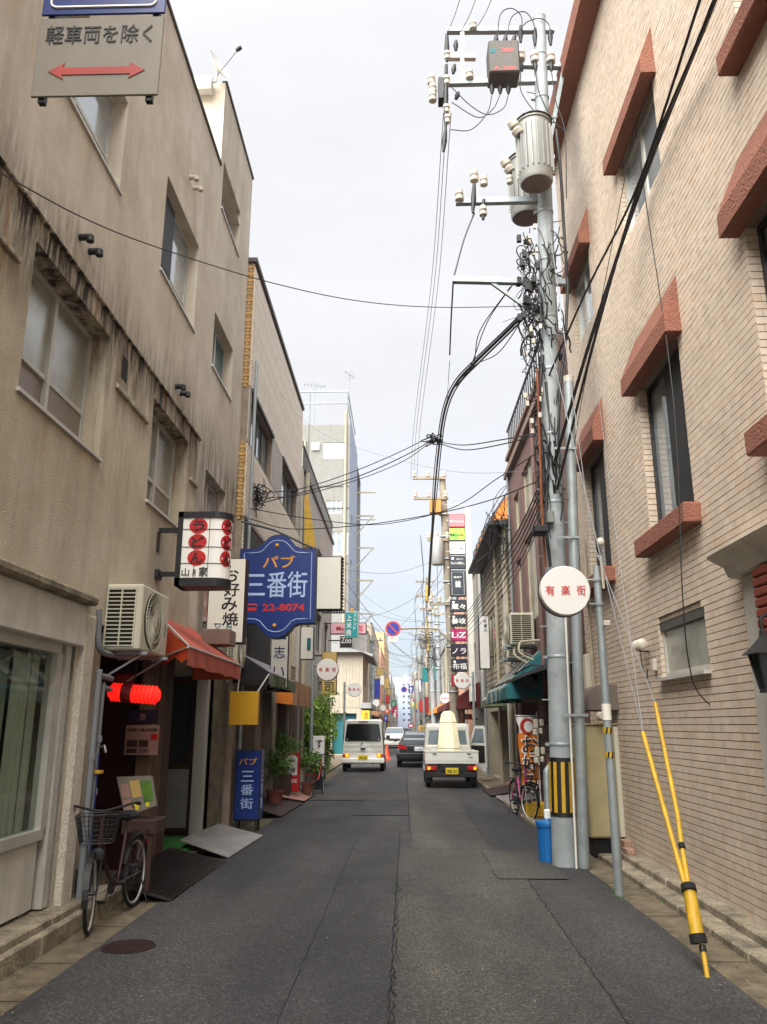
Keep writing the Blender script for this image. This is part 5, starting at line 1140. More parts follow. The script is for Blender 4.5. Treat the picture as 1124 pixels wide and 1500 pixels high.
# the column of name signs
def sign_column():
    Y = 28.9; r = T('sign_column', 'tall white pillar carrying eleven stacked name panels', 'sign column', (2.3, Y, 0))
    a = at(690, 742, Y=Y); x1 = at(691, 800, Y=Y).x
    B().bev(x1-.22, x1, Y+.05, Y+.3, 2.4, a.z, .01).build('pillar', 'white_frame', r)
    for i in range(12): z = 3.0+i*.6; B().box(x1-.9, x1-.2, Y+.15, Y+.2, z, z+.03).build('crossbar', 'white_frame', r)
    S = [(70, 170, 'face_pink', 'Rose', 'white_print', .06), (178, 275, 'face_green', 'Moria', 'ink', .1), (288, 385, 'sign_white', 'D  R', 'steel_dark', .06), (397, 497, 'face_navy', 'ちょいばなし', 'white_print', .1), (510, 715, 'face_navy', '雑', 'white_print', .22), (740, 835, 'face_navy', '蔵々', 'white_print', .2), (855, 950, 'face_navy', '善積', 'white_print', .2), (970, 1065, 'face_magenta', 'LiZ', 'white_print', .2), (1087, 1185, 'face_plum', 'ノラ', 'white_print', .2), (1205, 1305, 'face_navy', '布福', 'white_print', .22), (1325, 1420, 'red', '中', 'white_print', .2)]
    for i, (u, v, m, tx, tm, th) in enumerate(S):
        py0, py1 = 740+u/5.35, 740+v/5.35; k = (u+v)/2/1400; xa = 640+(90+k*26)/5.35; xb = 640+(219+k*28)/5.35
        x0, xx, z0, z1 = rectY(xa, py0, xb, py1, Y); p = B().bev(x0, xx, Y, Y+.14, z0, z1, .008).build('name_panel', 'steel_dark', r)
        B().box(x0+.02, xx-.02, Y-.004, Y-.001, z0+.02, z1-.02).build('face', m, p)
        cx, cz = (x0+xx)/2, (z0+z1)/2
        text(tx, (cx, Y-.005, cz-(.03 if i not in (7,) else 0)), RX, UZ, {4: .2}.get(i, .5 if len(tx) > 1 else .25), th*(1 if i != 4 else 1.1), tm, p, .02)
        if i in (3, 5, 6, 9, 10): b = B(); disc(b, (x0+.12, Y-.004, z1-.1), RX, UZ, .045); b.build('dot', 'white_print', p)
        if i == 3: text('スタンド', (cx+.08, Y-.005, z1-.12), RX, UZ, .25, .06, 'white_print', p, .02)
        if i == 4: b = B(); b.tube([(x0+.07, Y-.005, z0+.07), (xx-.07, Y-.005, z0+.07), (xx-.07, Y-.005, z1-.07), (x0+.07, Y-.005, z1-.07)], .006, 4, True); b.build('border', 'white_print', p); text('居酒屋', (cx, Y-.005, z1-.26), RX, UZ, .3, .06, 'white_print', p, .01)
sign_column()
# no-parking sign on its long curved arm
def no_parking(px, py, Y, rr, arm_to=None, label='', plate=True, slash=True):
    c = at(px, py, Y=Y); r = T('no_parking_sign', label, 'traffic sign', c, 'no-parking signs')
    b = B(); b.lathe([(rr, 0), (rr, .012)], (c.x, Y, c.z), (0, -1, 0), 36); b.build('disc', 'np_red', r); b = B(); b.lathe([(rr*.8, 0), (rr*.8, .004)], (c.x, Y-.012, c.z), (0, -1, 0), 36); b.build('blue_field', 'np_blue', r)
    if slash: d = Vector((1, 0, -1)).normalized(); n = Vector((1, 0, 1)).normalized(); B().prism([c+Vector((0, -.0175, 0))+d*s*rr*.82+n*t*rr*.09 for s, t in ((-1, -1), (1, -1), (1, 1), (-1, 1))], (0, -.003, 0)).build('slash', 'np_red', r)
    if plate: B().bev(c.x-rr*.62, c.x+rr*.62, Y-.01, Y+.01, c.z-rr*1.72, c.z-rr*1.02, .004).build('sub_plate', 'sign_white', r); B().box(c.x-rr*.4, c.x+rr*.3, Y-.014, Y-.011, c.z-rr*1.25, c.z-rr*1.2).build('sub_plate_line', 'np_red', r)
    if arm_to: b = B(); b.tube(crv([c+Vector((0, .05, 0)), c+Vector((rr+1.2, .05, .01)), Vector(arm_to)+Vector((-.35, .05, -.02)), Vector(arm_to)+Vector((-.02, .05, -.35))], 6), .035, 8); b.build('arm', 'pole_far', r, True)
    return r
no_parking(576, 921, 29.8, .285, at(661, 926, Y=29.8), 'blue and red no-parking sign hanging over the street on a long arm')
no_parking(592, 1010, 88, .32, (1.9, 88, 5.3), 'tiny distant no-parking sign over the middle of the street', False, False)
c = at(602, 1010, Y=88); r = T('one_way_sign', 'small distant blue square sign with a white up arrow', 'traffic sign', c)
B().bev(c.x-.22, c.x+.22, 87.95, 88, c.z-.4, c.z+.4, .01).build('plate', 'np_blue', r); B().prism([(c.x+x, 87.945, c.z+z) for x, z in ((-.05, -.3), (.05, -.3), (.05, .05), (.15, .05), (0, .3), (-.15, .05), (-.05, .05))], (0, .004, 0)).build('arrow', 'white_print', r)
b = B(); b.tube([(c.x, 88.05, c.z), (2.1, 88.05, c.z)], .03, 5); b.build('arm', 'steel_galv', r)
for (nm, lab, Y, px, m, tx, tc) in (('green_sign', 'small green square sign above the far left pavement', 75, (572, 1026, 581, 1035), 'green_face', '上', 'white_print'), ('orange_sign', 'small bright orange sign on the far left', 70, (563, 1038, 571, 1045), 'face_orange', 'あ', 'white_print'), ('blue_small_sign', 'small dark blue sign below the orange one on the left', 66, (563, 1047, 568, 1057), 'np_blue', '小', 'white_print'),
    ('parking_board', 'red and yellow parking sign with a letter P right of the poles', 52, (650, 1032, 660, 1042), 'red', 'P', 'white_print'), ('yellow_board', 'yellow shop sign hanging on the green shop under the cream house', 44, (530, 1040, 542, 1058), 'face_yellow', '酒', 'red'), ('pink_board', 'bright pink round-cornered board low at the far end', 110, (598, 1060, 606, 1066), 'face_magenta', 'ー', 'white_print'),
    ('shop_board', 'cream board standing on the roof of the dark sedan\'s side of the street', 60, (612, 1062, 630, 1071), 'sushi_gold', '店', 'ink'), ('red_board', 'red shop banner under the maroon awning on the right', 30, (680, 1046, 692, 1054), 'red', 'めし', 'white_print')):
    if m not in MATS: M(m, {'green_face': '1d8060', 'face_orange': 'e0561f', 'face_yellow': 'cbbf2a'}[m], .45)
    r, x0, x1, z0, z1 = box_sign(nm, lab, Y, px, m, 'steel_dark', .15, .02); text(tx, ((x0+x1)/2, Y-.008, (z0+z1)/2), RX, UZ, (x1-x0)*.55, (z1-z0)*.6, tc, r, .02)
    b = B(); s = -1 if x0 < 0 else 1; xe = -2.7 if s < 0 else 2.7; b.box(xe, x0 if s < 0 else x1, Y+.05, Y+.09, z1-.2, z1-.16); b.build('bracket', 'steel_dark', r)
# random small projecting signs down the far street
rs = random.Random(12); cols = [('white_print', 'white'), ('face_magenta', 'pink'), ('sushi_gold', 'ochre'), ('np_blue', 'blue'), ('red', 'red'), ('teal_bright', 'turquoise'), ('face_yellow', 'yellow')]
OW = ['first', 'second', 'third', 'fourth', 'fifth', 'sixth', 'seventh', 'eighth', 'ninth', 'tenth', 'eleventh', 'twelfth', 'thirteenth', 'fourteenth', 'fifteenth', 'sixteenth', 'seventeenth']
for i in range(34):
    s = -1 if i % 2 else 1; Y = 58+i*6.5+rs.uniform(-2, 2); m, nm = cols[rs.randrange(7)]; z = rs.uniform(2.6, 6.5); h = rs.uniform(.6, 1.8); w_ = rs.uniform(.4, .8); xe = s*2.75; x0 = xe-s*.15; x1 = x0-s*w_
    r = T('shop_sign', f'small {nm} projecting sign, {OW[i//2]} from the front in the far {"right" if s > 0 else "left"} row', 'sign', (x0, Y, z), 'small projecting shop signs down the far street')
    B().bev(x0, x1, Y, Y+.15, z, z+h, .01).build('casing', 'steel_dark', r); B().box(x0-s*.03, x1+s*.03, Y-.006, Y-.001, z+.03, z+h-.03).build('face', m, r); B().box(xe+s*.2, x0, Y+.05, Y+.09, z+h*.5, z+h*.5+.04).build('bracket', 'steel_dark', r)
# food sign on the right
r, x0, x1, z0, z1 = box_sign('food_sign', 'tall white rounded sign with three small black characters on the board house', 24.5, (701, 902, 719, 980), 'sign_white_clean', 'steel_dark', .3, .02, arms=[(3.6, 2.8)])
for i, c in enumerate('食事の'): text(c, (x0+.2, 24.492, z1-.17-i*.14), RX, UZ, .1, .11, 'ink', r, .02)
# orange banner
def banner():
    Y = 15.6; x0, x1, z0, z1 = rectY(758, 1050, 790, 1150, Y)
    r = T('banner', 'orange and white shop banner with black script on a thin white pole', 'banner', (x1, Y, 0)); H = z1-z0; zs = z1-H*.24
    def cloth(za, zb, nm, m):
        b = B(); n, k = 10, 8; g = lambda i, j: (x0+(x1-x0)*i/n+.02*math.sin(j*.7)*(1-i/n)+.03*(z1-(za+(zb-za)*j/k))*.6*(1-i/n), Y+.02*math.sin(i*1.3+(za+(zb-za)*j/k)*4), za+(zb-za)*j/k)
        for i in range(n):
            for j in range(k): b.quad(g(i, j), g(i+1, j), g(i+1, j+1), g(i, j+1))
        b.build(nm, m, r)
    cloth(zs, z1, 'white_panel', 'white_print'); cloth(z0, zs, 'orange_panel', 'bright_orange')
    cx = (x0+x1)/2; b = B(); disc(b, (cx, Y-.03, z1-.17), RX, UZ, .135, .003, 28, .14); b.build('red_ring', 'red', r); b = B(); disc(b, (cx+.02, Y-.034, z1-.175), RX, UZ, .085, .003, 24, .1); b.build('white_disc', 'white_print', r)
    for i, c in enumerate('お好み'): text(c, (cx+.03, Y-.028, zs-.21-i*.34), RX, UZ, .33, .34, 'white_print', r, .05, .001); text(c, (cx+.03, Y-.032, zs-.21-i*.34), RX, UZ, .28, .29, 'ink', r, .03)
    b = B(); b.cyl((x1+.02, Y+.02, 0), (x1+.02, Y+.02, z1+.1), .013, n=8); b.cyl((x0-.04, Y+.01, z1+.02), (x1+.03, Y+.01, z1+.02), .009, n=6); b.build('pole', 'white_print', r)
    B().bev(x1-.12, x1+.16, Y-.1, Y+.15, 0, .1, .03).build('base', 'black_paint', r)
banner()
# yellow hanging sign, red and white stand sign, white sushi stand
r, x0, x1, z0, z1 = box_sign('yellow_sign', 'plain mustard-yellow square board hanging under the grey awning', 12.6, (337, 1013, 377, 1062), 'mustard', 'mustard', .12, .004)
b = B(); b.tube([(x1-.03, 12.7, z1), (x1+.1, 12.9, z1+.28)], .012, 5); b.tube([(x0+.1, 12.7, z1), (x0+.12, 12.75, z1+.4)], .012, 5); b.build('hanger', 'alu', r)
r, x0, x1, z0, z1 = box_sign('red_white_stand', 'red and white upright sign board among the plant pots on the left', 18.1, (412, 1102, 438, 1160), 'red', 'red_deep', .18, .012)
B().box(x0+.06, x1-.05, 18.09, 18.093, z0+(z1-z0)*.42, z1-.06).build('white_panel', 'white_print', r); cx = (x0+x1)/2
text('久家本', (cx+.02, 18.087, z1-.17), RX, UZ, .2, .05, 'ink', r, .02); text('ヶ瀬', (cx+.02, 18.087, z1-.37), RX, UZ, .2, .1, 'ink', r, .02); text('Bucc', (cx+.02, 18.09, z0+.24), RX, UZ, .28, .1, 'white_print', r, .01)
r, x0, x1, z0, z1 = box_sign('sushi_stand', 'white upright sign with black hand-brushed sushi lettering by the round sign pole', 21.6, (455, 1078, 475, 1122), 'white_print', 'alu_light', .16, .012)
for i, c in enumerate('すし'): text(c, ((x0+x1)/2+.05, 21.59, z1-.2-i*.3), RX, UZ, .17, .24, 'ink', r, .03)
B().box(x0+.03, x1-.03, 21.65, 21.7, 0, z0).build('leg', 'steel_dark', r)
# ================================================================ awnings, air conditioners, doorway things on the left
def red_awning():
    r = T('red_awning', 'faded red and orange cloth awning over the noodle shop doorway', 'awning', (XL, 10, 2.6))
    xf = -2.2; y0 = at(227, 896, X=XL).y; zt = at(227, 896, X=XL).z; y0f = at(276, 945, X=xf).y; zf = at(276, 945, X=xf).z; y1f = at(352, 975, X=xf).y; y1 = y1f+.05; n = 16
    top = B()
    def P(i, t, dz=0): y = (y0*(1-t)+y0f*t)+((y1-y0)*(1-t)+(y1f-y0f)*t)*i/n; return (XL+(xf-XL)*t, y, zt+(zf-zt)*t-.05*math.sin(math.pi*t)*(.5+.5*math.cos(i*1.57*2))+dz)
    for i in range(n):
        for j in range(5): top.quad(P(i, j/5), P(i+1, j/5), P(i+1, (j+1)/5), P(i, (j+1)/5))
    top.build('top_cloth', 'red_cloth', r)
    v = B()
    for i in range(n):
        a, c = P(i, 1), P(i+1, 1); q = lambda p, k: (p[0]+.015*math.sin(k*2.1), p[1], p[2]-.2-.01*math.sin(k*1.3)); m = lambda p, k: (p[0]+.008*math.sin(k*2.1+.4), p[1], p[2]-.1)
        v.quad(a, c, m(c, i+1), m(a, i)); v.quad(m(a, i), m(c, i+1), q(c, i+1), q(a, i))
    v.build('valance', 'red_cloth', r)
    s = B()
    K = [P(0, k/6) for k in range(7)]
    for a, c in zip(K, K[1:]):
        za, zc = (a[2]-zt)*1.0+zt, c[2]; lo = lambda p: (p[0], p[1]+.02, zf-.13+.04*math.sin(p[0]*20))
        s.quad(a, c, lo(c), lo(a))
    s.build('side_cloth', 'orange_cloth', r)
    u = B(); u.quad((XL, y1, zt-.05), (xf, y1f, zf), (xf, y1f, zf-.2), (XL, y1, zf-.2)); u.build('far_side_cloth', 'orange_cloth', r)
    f = B(); f.tube([(XL, y0, zt), (xf, y0f, zf+.0)], .012, 5); f.tube([(xf, y0f, zf-.01), (xf, y1f, zf-.01)], .014, 5); f.tube([(XL, y0, zf-.1), (xf, y0f, zf-.02)], .012, 5); f.build('awning_frame', 'alu', r)
red_awning()
def awning(name, label, X, xf, y0, y1, zt, zf, drop, top, side, side_dark=None, frm='alu'):
    s = 1 if xf > X else -1; r = T(name, label, 'awning', (X, (y0+y1)/2, zf)); n = 10
    t = B()
    for i in range(n):
        a, c = y0+(y1-y0)*i/n, y0+(y1-y0)*(i+1)/n; sg = .03*math.sin(i*2.2); m = ((X+xf)/2, a, (zt+zf)/2-.03); m2 = ((X+xf)/2, c, (zt+zf)/2-.03)
        t.quad((X, a, zt), (X, c, zt), m2, m); t.quad(m, m2, (xf, c, zf), (xf, a, zf))
    t.build('top_cloth', top, r)
    v = B()
    for i in range(n):
        a, c = y0+(y1-y0)*i/n, y0+(y1-y0)*(i+1)/n; v.quad((xf, a, zf), (xf, c, zf), (xf+.02*math.sin(i*2+1), c, zf-drop), (xf+.02*math.sin(i*2), a, zf-drop))
    v.build('valance', side, r)
    for y in (y0, y1): B().quad((X, y, zt), (xf, y, zf), (xf, y, zf-drop), (X, y, zf-drop*.9)).build('side_cloth', side_dark or side, r)
    f = B(); f.tube([(X, y0+.05, zf-drop), (xf, y0+.05, zf-.02)], .012, 5); f.tube([(X, y1-.05, zf-drop), (xf, y1-.05, zf-.02)], .012, 5); f.build('awning_frame', frm, r)
    return r
z = at(392, 1000, X=-2.15)
awning('grey_awning', 'sagging lilac-grey awning with a mossy green valance, after the red one', -2.73, -2.15, 12.95, 16.2, 2.78, 2.42, .2, 'lilac_grey_cloth', 'grey_green_cloth', 'near_black')
awning('tan_awning', 'boxy awning with a bright orange end and tan front, beyond the grey one', -2.68, -2.3, 16.9, 20.3, 2.62, 2.5, .5, 'tan_cloth', 'tan_cloth', 'bright_orange')
b_ = awning('teal_awning', 'green-teal and grey striped awning behind the orange banner', 2.75, 1.95, 15.6, 19.4, 3.05, 2.3, .22, 'teal_cloth', 'teal_cloth')
a_ = B()
for k in range(4): y = 16.4+k*.85; a_.prism([(2.75, y, 3.056), (1.945, y, 2.31), (1.945, y, 2.07), (1.95, y, 2.07), (1.955, y, 2.3), (2.75, y, 3.05)], (0, .42, 0))
a_.build('pale_stripe', 'grey_cloth', b_, kind='stuff')
awning('grey_green_awning', 'small faded grey-green awning beyond the teal one', 2.7, 2.15, 20.6, 23, 2.7, 2.25, .2, 'grey_cloth', 'grey_green_cloth')
awning('maroon_awning', 'dark maroon awning with small white letters beside the column of signs', 2.7, 1.9, 29.2, 32, 3.1, 2.5, .35, 'maroon_cloth', 'maroon_cloth')
def ac_unit(name, label, x0, x1, y0, y1, z0, side, group='air conditioner outdoor units', h=.62, end=1):
    """x0: wall-side, x1: street-side face with the fan; grille on the end facing the camera"""
    r = T(name, label, 'air conditioner', ((x0+x1)/2, y0, z0), group); xa, xb = sorted((x0, x1)); z1 = z0+h
    B().bev(xa, xb, y0, y1, z0, z1, .015).build('casing', 'ac_body', r)
    hb = B(); hb.box(xa+.035, xb-.06, y0-.002, y0-.0005, z0+.035, z1-.04); hb.build('grille_opening', 'ac_hole', r)
    g = B(); n = 15
    for i in range(n): z = z0+.04+(h-.09)*i/(n-1); g.box(xa+.03, xb-.055, y0-.016, y0-.003, z-.005, z+.005)
    for t in (0, .5, 1): x = xa+.03+(xb-xa-.09)*t; g.box(x-.006, x+.006, y0-.018, y0-.003, z0+.03, z1-.035)
    g.build('grille', 'ac_body', r)
    s = 1 if x1 > x0 else -1; yc = y0+(y1-y0)*.42; zc = z0+h*.5; rr = min(h, y1-y0)*.45
    d = B(); d.cyl((x1+s*.001, yc, zc), (x1+s*.003, yc, zc), rr, n=32); d.build('fan_opening', 'ac_hole', r)
    f = B()
    for k in range(40):
        a = 2*math.pi*k/40; P = [(x1+s*.02, yc+rr*t*math.cos(a+.8*t), zc+rr*t*math.sin(a+.8*t)) for t in (.22, .45, .7, 1)]; f.tube(P, .0035, 3)
    for q in (.25, .5, .75, 1): f.tube([(x1+s*.02, yc+rr*q*math.cos(2*math.pi*k/28), zc+rr*q*math.sin(2*math.pi*k/28)) for k in range(28)], .0035, 3, True)
    f.cyl((x1+s*.003, yc, zc), (x1+s*.026, yc, zc), rr*.22, n=16)
    f.build('fan_guard', 'ac_body', r)
    l = B(); l.box(x1+s*.0015, x1+s*.004, y1-.13, y1-.06, z0+.2, z0+.33); l.build('label_plate', 'steel_galv', r)
    b = B()
    for y in (y0+.1, y1-.12): b.box(xa-.1, xb+.05, y, y+.035, z0-.035, z0-.004); b.tube([(x0, y+.02, z0-.25), (x1, y+.02, z0-.03)], .012, 4)
    b.build('bracket', 'steel_galv', r); return r
a = at(152, 958, Y=7.45); c = at(203, 958, Y=7.45)
ac_unit('air_conditioner', 'large cream air conditioner on a wall bracket above the bicycle, left foreground', -2.82, c.x, 7.45, 8.32, at(150, 952, Y=7.45).z, 1)
a = at(331, 975, Y=12.4); c = at(347, 975, Y=12.4)
ac_unit('air_conditioner', 'cream air conditioner below the okonomiyaki sign', a.x, c.x, 12.4, 13.1, a.z, 1, h=.5)
ac_unit('air_conditioner', 'right one of the two cream air conditioners on the brown building', 2.7, 2.2, 16.6, 17.4, 3.2, -1, h=.65)
ac_unit('air_conditioner', 'left and lower one of the two cream air conditioners on the brown building', 2.7, 2.32, 18.2, 19.0, 3.05, -1, h=.6)
ac_unit('air_conditioner', 'small grey air conditioner low beside the brown sushi sign', -2.62, -2.3, 25.2, 25.9, 2.9, 1, h=.5)
def pipes():
    r = T('wall_pipes', 'pair of grey drain and water pipes behind the near bicycle', 'pipe', (XL, 7.3, 0))
    for y, zt, rr in ((7.28, 2.02, .028), (7.4, 1.92, .022)): B().tube(crv([(XL+.1, y, .15), (XL+.1, y, zt-.1), (XL+.1, y+.02, zt), (XL+.1, y+.1, zt+.01), (XL+.1, 7.6, zt)], 4), rr, 10).build('pipe', 'pvc', r, True)
    B().tube(crv([(XL+.07, 7.22, 2.62), (XL+.07, 7.24, 2.5), (XL+.08, 7.26, 2.3), (XL+.1, 7.4, 2.24), (XL+.15, 7.9, 2.25)], 5), .03, 8).build('bent_duct', 'pvc', r, True)
    B().tube([(XL+.13, 7.36, .15), (XL+.13, 7.37, 1.35)], .006, 5).build('blue_hose', 'sign_blue', r)
    for y, z in ((7.28, 1.3), (7.4, 1.0), (7.28, .6), (7.4, 1.45)): B().lathe([(.034, 0), (.036, .03), (.034, .06)], (XL+.1, y, z), n=10).build('coupling', 'pvc', r, True)
    B().bev(XL+.06, XL+.16, 7.36, 7.44, 1.18, 1.21, .005).build('yellow_tape', 'yellow', r); B().tube([(XL+.1, 7.4, 1.4), (XL+.17, 7.38, 1.42), (XL+.19, 7.37, 1.36)], .014, 6).build('tap', 'chrome', r)
    b = B(); b.bev(XL+.04, XL+.14, 7.3, 7.45, .2, .42, .02); b.build('meter', 'steel_dark', r)
pipes()
def lantern_tube():
    Y = 8.0; a = at(160, 1013, Y=Y); c = at(234, 1019, Y=Y); r = T('red_lantern', 'glowing red paper lantern lying sideways inside the dark doorway', 'lantern', (c.x, Y, a.z))
    n = 26; prof = [(.03, 0)]; L_ = (c-a).length
    for i in range(n+1): t = i/n; prof.append((.092*(1-.45*max(0, abs(t-.5)*2-.86)/.14*1)-(.009 if i % 2 else 0), L_*t))
    prof.append((.03, L_)); b = B(); b.lathe(prof, a, c-a, 24); b.build('paper_shade', 'lantern_glow', r, True)
    B().lathe([(.095, 0), (.097, .04), (.095, .1)], a+(c-a)*.28, c-a, 24).build('dark_band', 'red_deep', r, True)
    B().tube([a+(c-a)*.5+UZ*.12, a+(c-a)*.5+UZ*.45], .006, 4).build('cord', 'cable', r)
m, n_, l_, b_2 = node_mat('lantern_glow', .6); b_2.inputs['Base Color'].default_value = (.8, .03, .015, 1); b_2.inputs['Emission Color'].default_value = (1, .012, .006, 1); b_2.inputs['Emission Strength'].default_value = .10
lantern_tube()
def poster(name, label, Y, px, face, txts, group=None):
    x0, x1, z0, z1 = rectY(*px, Y); r = T(name, label, 'poster', ((x0+x1)/2, Y, z0), group); B().box(x0, x1, Y, Y+.004, z0, z1).build('sheet', face, r)
    cx = (x0+x1)/2
    for (t, u, v, w_, h_, m) in txts: text(t, (x0+(x1-x0)*u, Y-.003, z0+(z1-z0)*v), RX, UZ, (x1-x0)*w_, (z1-z0)*h_, m, r, .02, .002)
    return r, x0, x1, z0, z1
r, x0, x1, z0, z1 = poster('wall_poster', 'paper poster tinted pink as if lit, with a black headline, inside the red-lit doorway', 9.1, (185, 1062, 231, 1106), 'poster', [('地鶏一番の紅鶏', .5, .84, .86, .1, 'ink')])  # pink light put into the sheet colour
for i, (u, v, w_, h_, m) in enumerate(((.22, .38, .3, .22, 'wood_dark'), (.56, .38, .28, .22, 'wood_dark'), (.86, .6, .2, .2, 'red'), (.22, .14, .3, .14, 'wood_dark'), (.58, .14, .26, .14, 'brown_wall'))): B().box(x0+(x1-x0)*(u-w_/2), x0+(x1-x0)*(u+w_/2), 9.096, 9.099, z0+(z1-z0)*(v-h_/2), z0+(z1-z0)*(v+h_/2)).build('photo', m, r)
poster('upper_poster', 'purplish poster above the pink one in the doorway', 9.1, (187, 1040, 231, 1060), 'face_plum', [('酒', .5, .5, .2, .5, 'poster')])
r, x0, x1, z0, z1 = poster('name_board', 'small board with pale red characters over the lantern', 8.9, (170, 987, 196, 1002), 'red_deep', [('千客万来', .5, .5, .9, .6, 'np_red')])
def menu_stand():
    r = T('menu_stand', 'tilted glass-topped menu stand with food photos at the doorway', 'menu stand', (-2.75, 8.4, .1)); Y = 8.15
    c = [at(x, y, Y=Y) for x, y in ((171, 1138), (222, 1136), (229, 1180), (183, 1197))]
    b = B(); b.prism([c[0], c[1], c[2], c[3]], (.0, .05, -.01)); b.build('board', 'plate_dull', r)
    def sub(u0, u1, v0, v1, m, nm='menu_card', d=.004):
        L_ = lambda u, v: (c[0].lerp(c[1], u)).lerp(c[3].lerp(c[2], u), v)+Vector((0, -d, 0)); B().prism([L_(u0, v0), L_(u1, v0), L_(u1, v1), L_(u0, v1)], (0, .003, 0)).build(nm, m, r)
    for q in ((.04, .3, .2, .55, 'poster'), (.04, .28, .6, .95, 'poster'), (.34, .62, .12, .6, 'sushi_gold'), (.66, .95, .15, .8, 'leaf'), (.36, .48, .74, .93, 'face_yellow'), (.7, .8, .77, .94, 'face_yellow')): sub(*q)
    d = c[3]; b = B(); b.bev(d.x-.02, c[2].x+.02, Y-.02, Y+.3, d.z-.16, d.z-.02, .01); b.box(d.x+.02, d.x+.06, Y, Y+.04, .08, d.z-.1); b.box(c[2].x-.06, c[2].x-.02, Y, Y+.04, .08, d.z-.1); b.box(d.x+.02, d.x+.06, Y+.24, Y+.28, .08, d.z-.1); b.build('stand_frame', 'wood_dark', r)
menu_stand()
# ramps and plates over the gutter
def ramp(name, label, pts, hi, mat, ribs=0, th=.012):
    r = T(name, label, 'ramp', (pts[0][0], pts[0][1], 0)); q = [(x, y, z) for (x, y), z in zip(pts, hi)]
    b = B(); b.prism(q, (0, 0, -th)); b.build('plate', mat, r)
    if ribs:
        f = B(); A, Bq, C_, D = [Vector(p) for p in q]
        for i in range(1, ribs): t = i/ribs; p0, p1 = A.lerp(D, t), Bq.lerp(C_, t); f.tube([p0+UZ*.004, p1+UZ*.004], .006, 4)
        f.build('rib', mat, r, kind='stuff')
    return r
ramp('ribbed_ramp', 'dark brown ribbed metal ramp from the doorway over the gutter', [(-2.84, 8.15), (-2.2, 8.1), (-2.16, 10.35), (-2.84, 10.3)], (.17, .015, .015, .17), 'plate_brown', 0)
f = B()
for i in range(22): x = -2.82+.62*i/21; z = .178-.155*i/21; f.box(x, x+.014, 8.16, 10.28, z-.004, z+.006)
f.build('tread_rib', 'plate_brown', bpy.data.objects['ribbed_ramp'], kind='stuff')
ramp('steel_ramp', 'pale scuffed steel plate ramp beside the green mat', [(-2.84, 10.75), (-2.18, 10.6), (-2.1, 12.65), (-2.8, 12.75)], (.2, .02, .02, .17), 'steel_plate')
ramp('rusty_plate', 'rusty curved plate over the gutter near the potted plant', [(-2.8, 15.0), (-2.2, 15.1), (-2.12, 17.6), (-2.8, 17.5)], (.22, .03, .03, .2), 'rust_iron')
ramp('pale_plate', 'pale pinkish slatted plate behind the rusty one', [(-2.7, 16.8), (-2.12, 17.9), (-2.1, 19.6), (-2.7, 19.2)], (.26, .05, .04, .2), 'poster')
ramp('right_plate', 'grey gutter plate in front of the board house door on the right', [(2.1, 17.5), (2.7, 17.4), (2.7, 19.0), (2.05, 19.1)], (.04, .16, .16, .04), 'steel_plate')
ramp('right_plate', 'darker gutter plate further along the right kerb', [(1.98, 19.4), (2.7, 19.3), (2.7, 21.2), (1.95, 21.3)], (.04, .17, .17, .04), 'rust_iron')
o = T('manhole_cover', 'dark round iron manhole cover in the asphalt, left foreground', 'manhole cover', (-2.03, 6.6, 0)); c = at(188, 1387, Z=0)
o.location = c; ORG[o.name] = c.copy(); B().lathe([(.2, 0), (.2, .006), (.185, .007), (.18, .004), (.0, .004)], c, n=36).build('lid', 'rust_iron', o)
b = B()
for i in range(-5, 6): h = math.sqrt(max(0, .172**2-(i*.03)**2)); b.box(c.x+i*.03-.008, c.x+i*.03+.008, c.y-h, c.y+h, .004, .008)
b.build('tread_pattern', 'rust_iron', o, kind='stuff')
# ================================================================ plants
def foliage(b, c, rad, n, leaf, rs, droop=.3, long=2.2):
    c = Vector(c)
    for i in range(n):
        d = Vector((rs.gauss(0, 1), rs.gauss(0, 1), rs.gauss(0, 1))).normalized()*(rs.random()**.45); clump = noise.noise(d*2.3+c)*.35+1
        p = c+Vector((d.x*rad[0], d.y*rad[1], d.z*rad[2]))*clump; a = Vector((d.x, d.y, rs.uniform(-.3, .8)-droop)).normalized(); s = a.cross(Vector((rs.uniform(-1, 1), rs.uniform(-1, 1), rs.uniform(.2, 1)))).normalized()
        l = leaf*rs.uniform(.6, 1.3)*long; w_ = leaf*.36*rs.uniform(.7, 1.3); m = p+a*l*.5; e_ = p+a*l-UZ*l*.25*droop*2
        b.add([p, m+s*w_, e_, m-s*w_], [(0, 1, 2), (0, 2, 3)])
def potted(label, x, y, z, h, rad, n, leaf, pot=.16, seed=0, mat='leaf', stems=9, group='potted plants along the shopfronts'):
    rs = random.Random(seed); r = T('potted_plant', label, 'plant', (x, y, z), group)
    b = B(); b.lathe([(pot*.7, 0), (pot*.95, pot*1.5), (pot*1.06, pot*1.5), (pot*1.08, pot*1.75), (pot*.96, pot*1.75), (pot*.9, pot*1.6)], (x, y, z), n=20); b.build('pot', 'terracotta_pot', r, True)
    s = B(); f = B(); zt = z+pot*1.6
    for i in range(stems):
        a = rs.uniform(0, 6.28); q = rs.uniform(.3, 1)*rad; tp = Vector((x+math.cos(a)*q, y+math.sin(a)*q, zt+h*rs.uniform(.6, 1))); s.tube(crv([(x+math.cos(a)*pot*.3, y+math.sin(a)*pot*.3, zt-.03), Vector((x, y, zt)).lerp(tp, .5)+Vector((0, 0, h*.1)), tp], 3), .006, 4)
        foliage(f, tp-UZ*h*.12, (rad*.45, rad*.45, h*.28), n//stems, leaf, rs)
    s.build('stem', 'wood_brown', r, kind='stuff'); f.build('foliage', mat, r, kind='stuff')
potted('leafy green plant in a terracotta pot, largest pot beside the blue stand sign', -2.52, 16.4, .08, .75, .27, 700, .045, .17, 1)
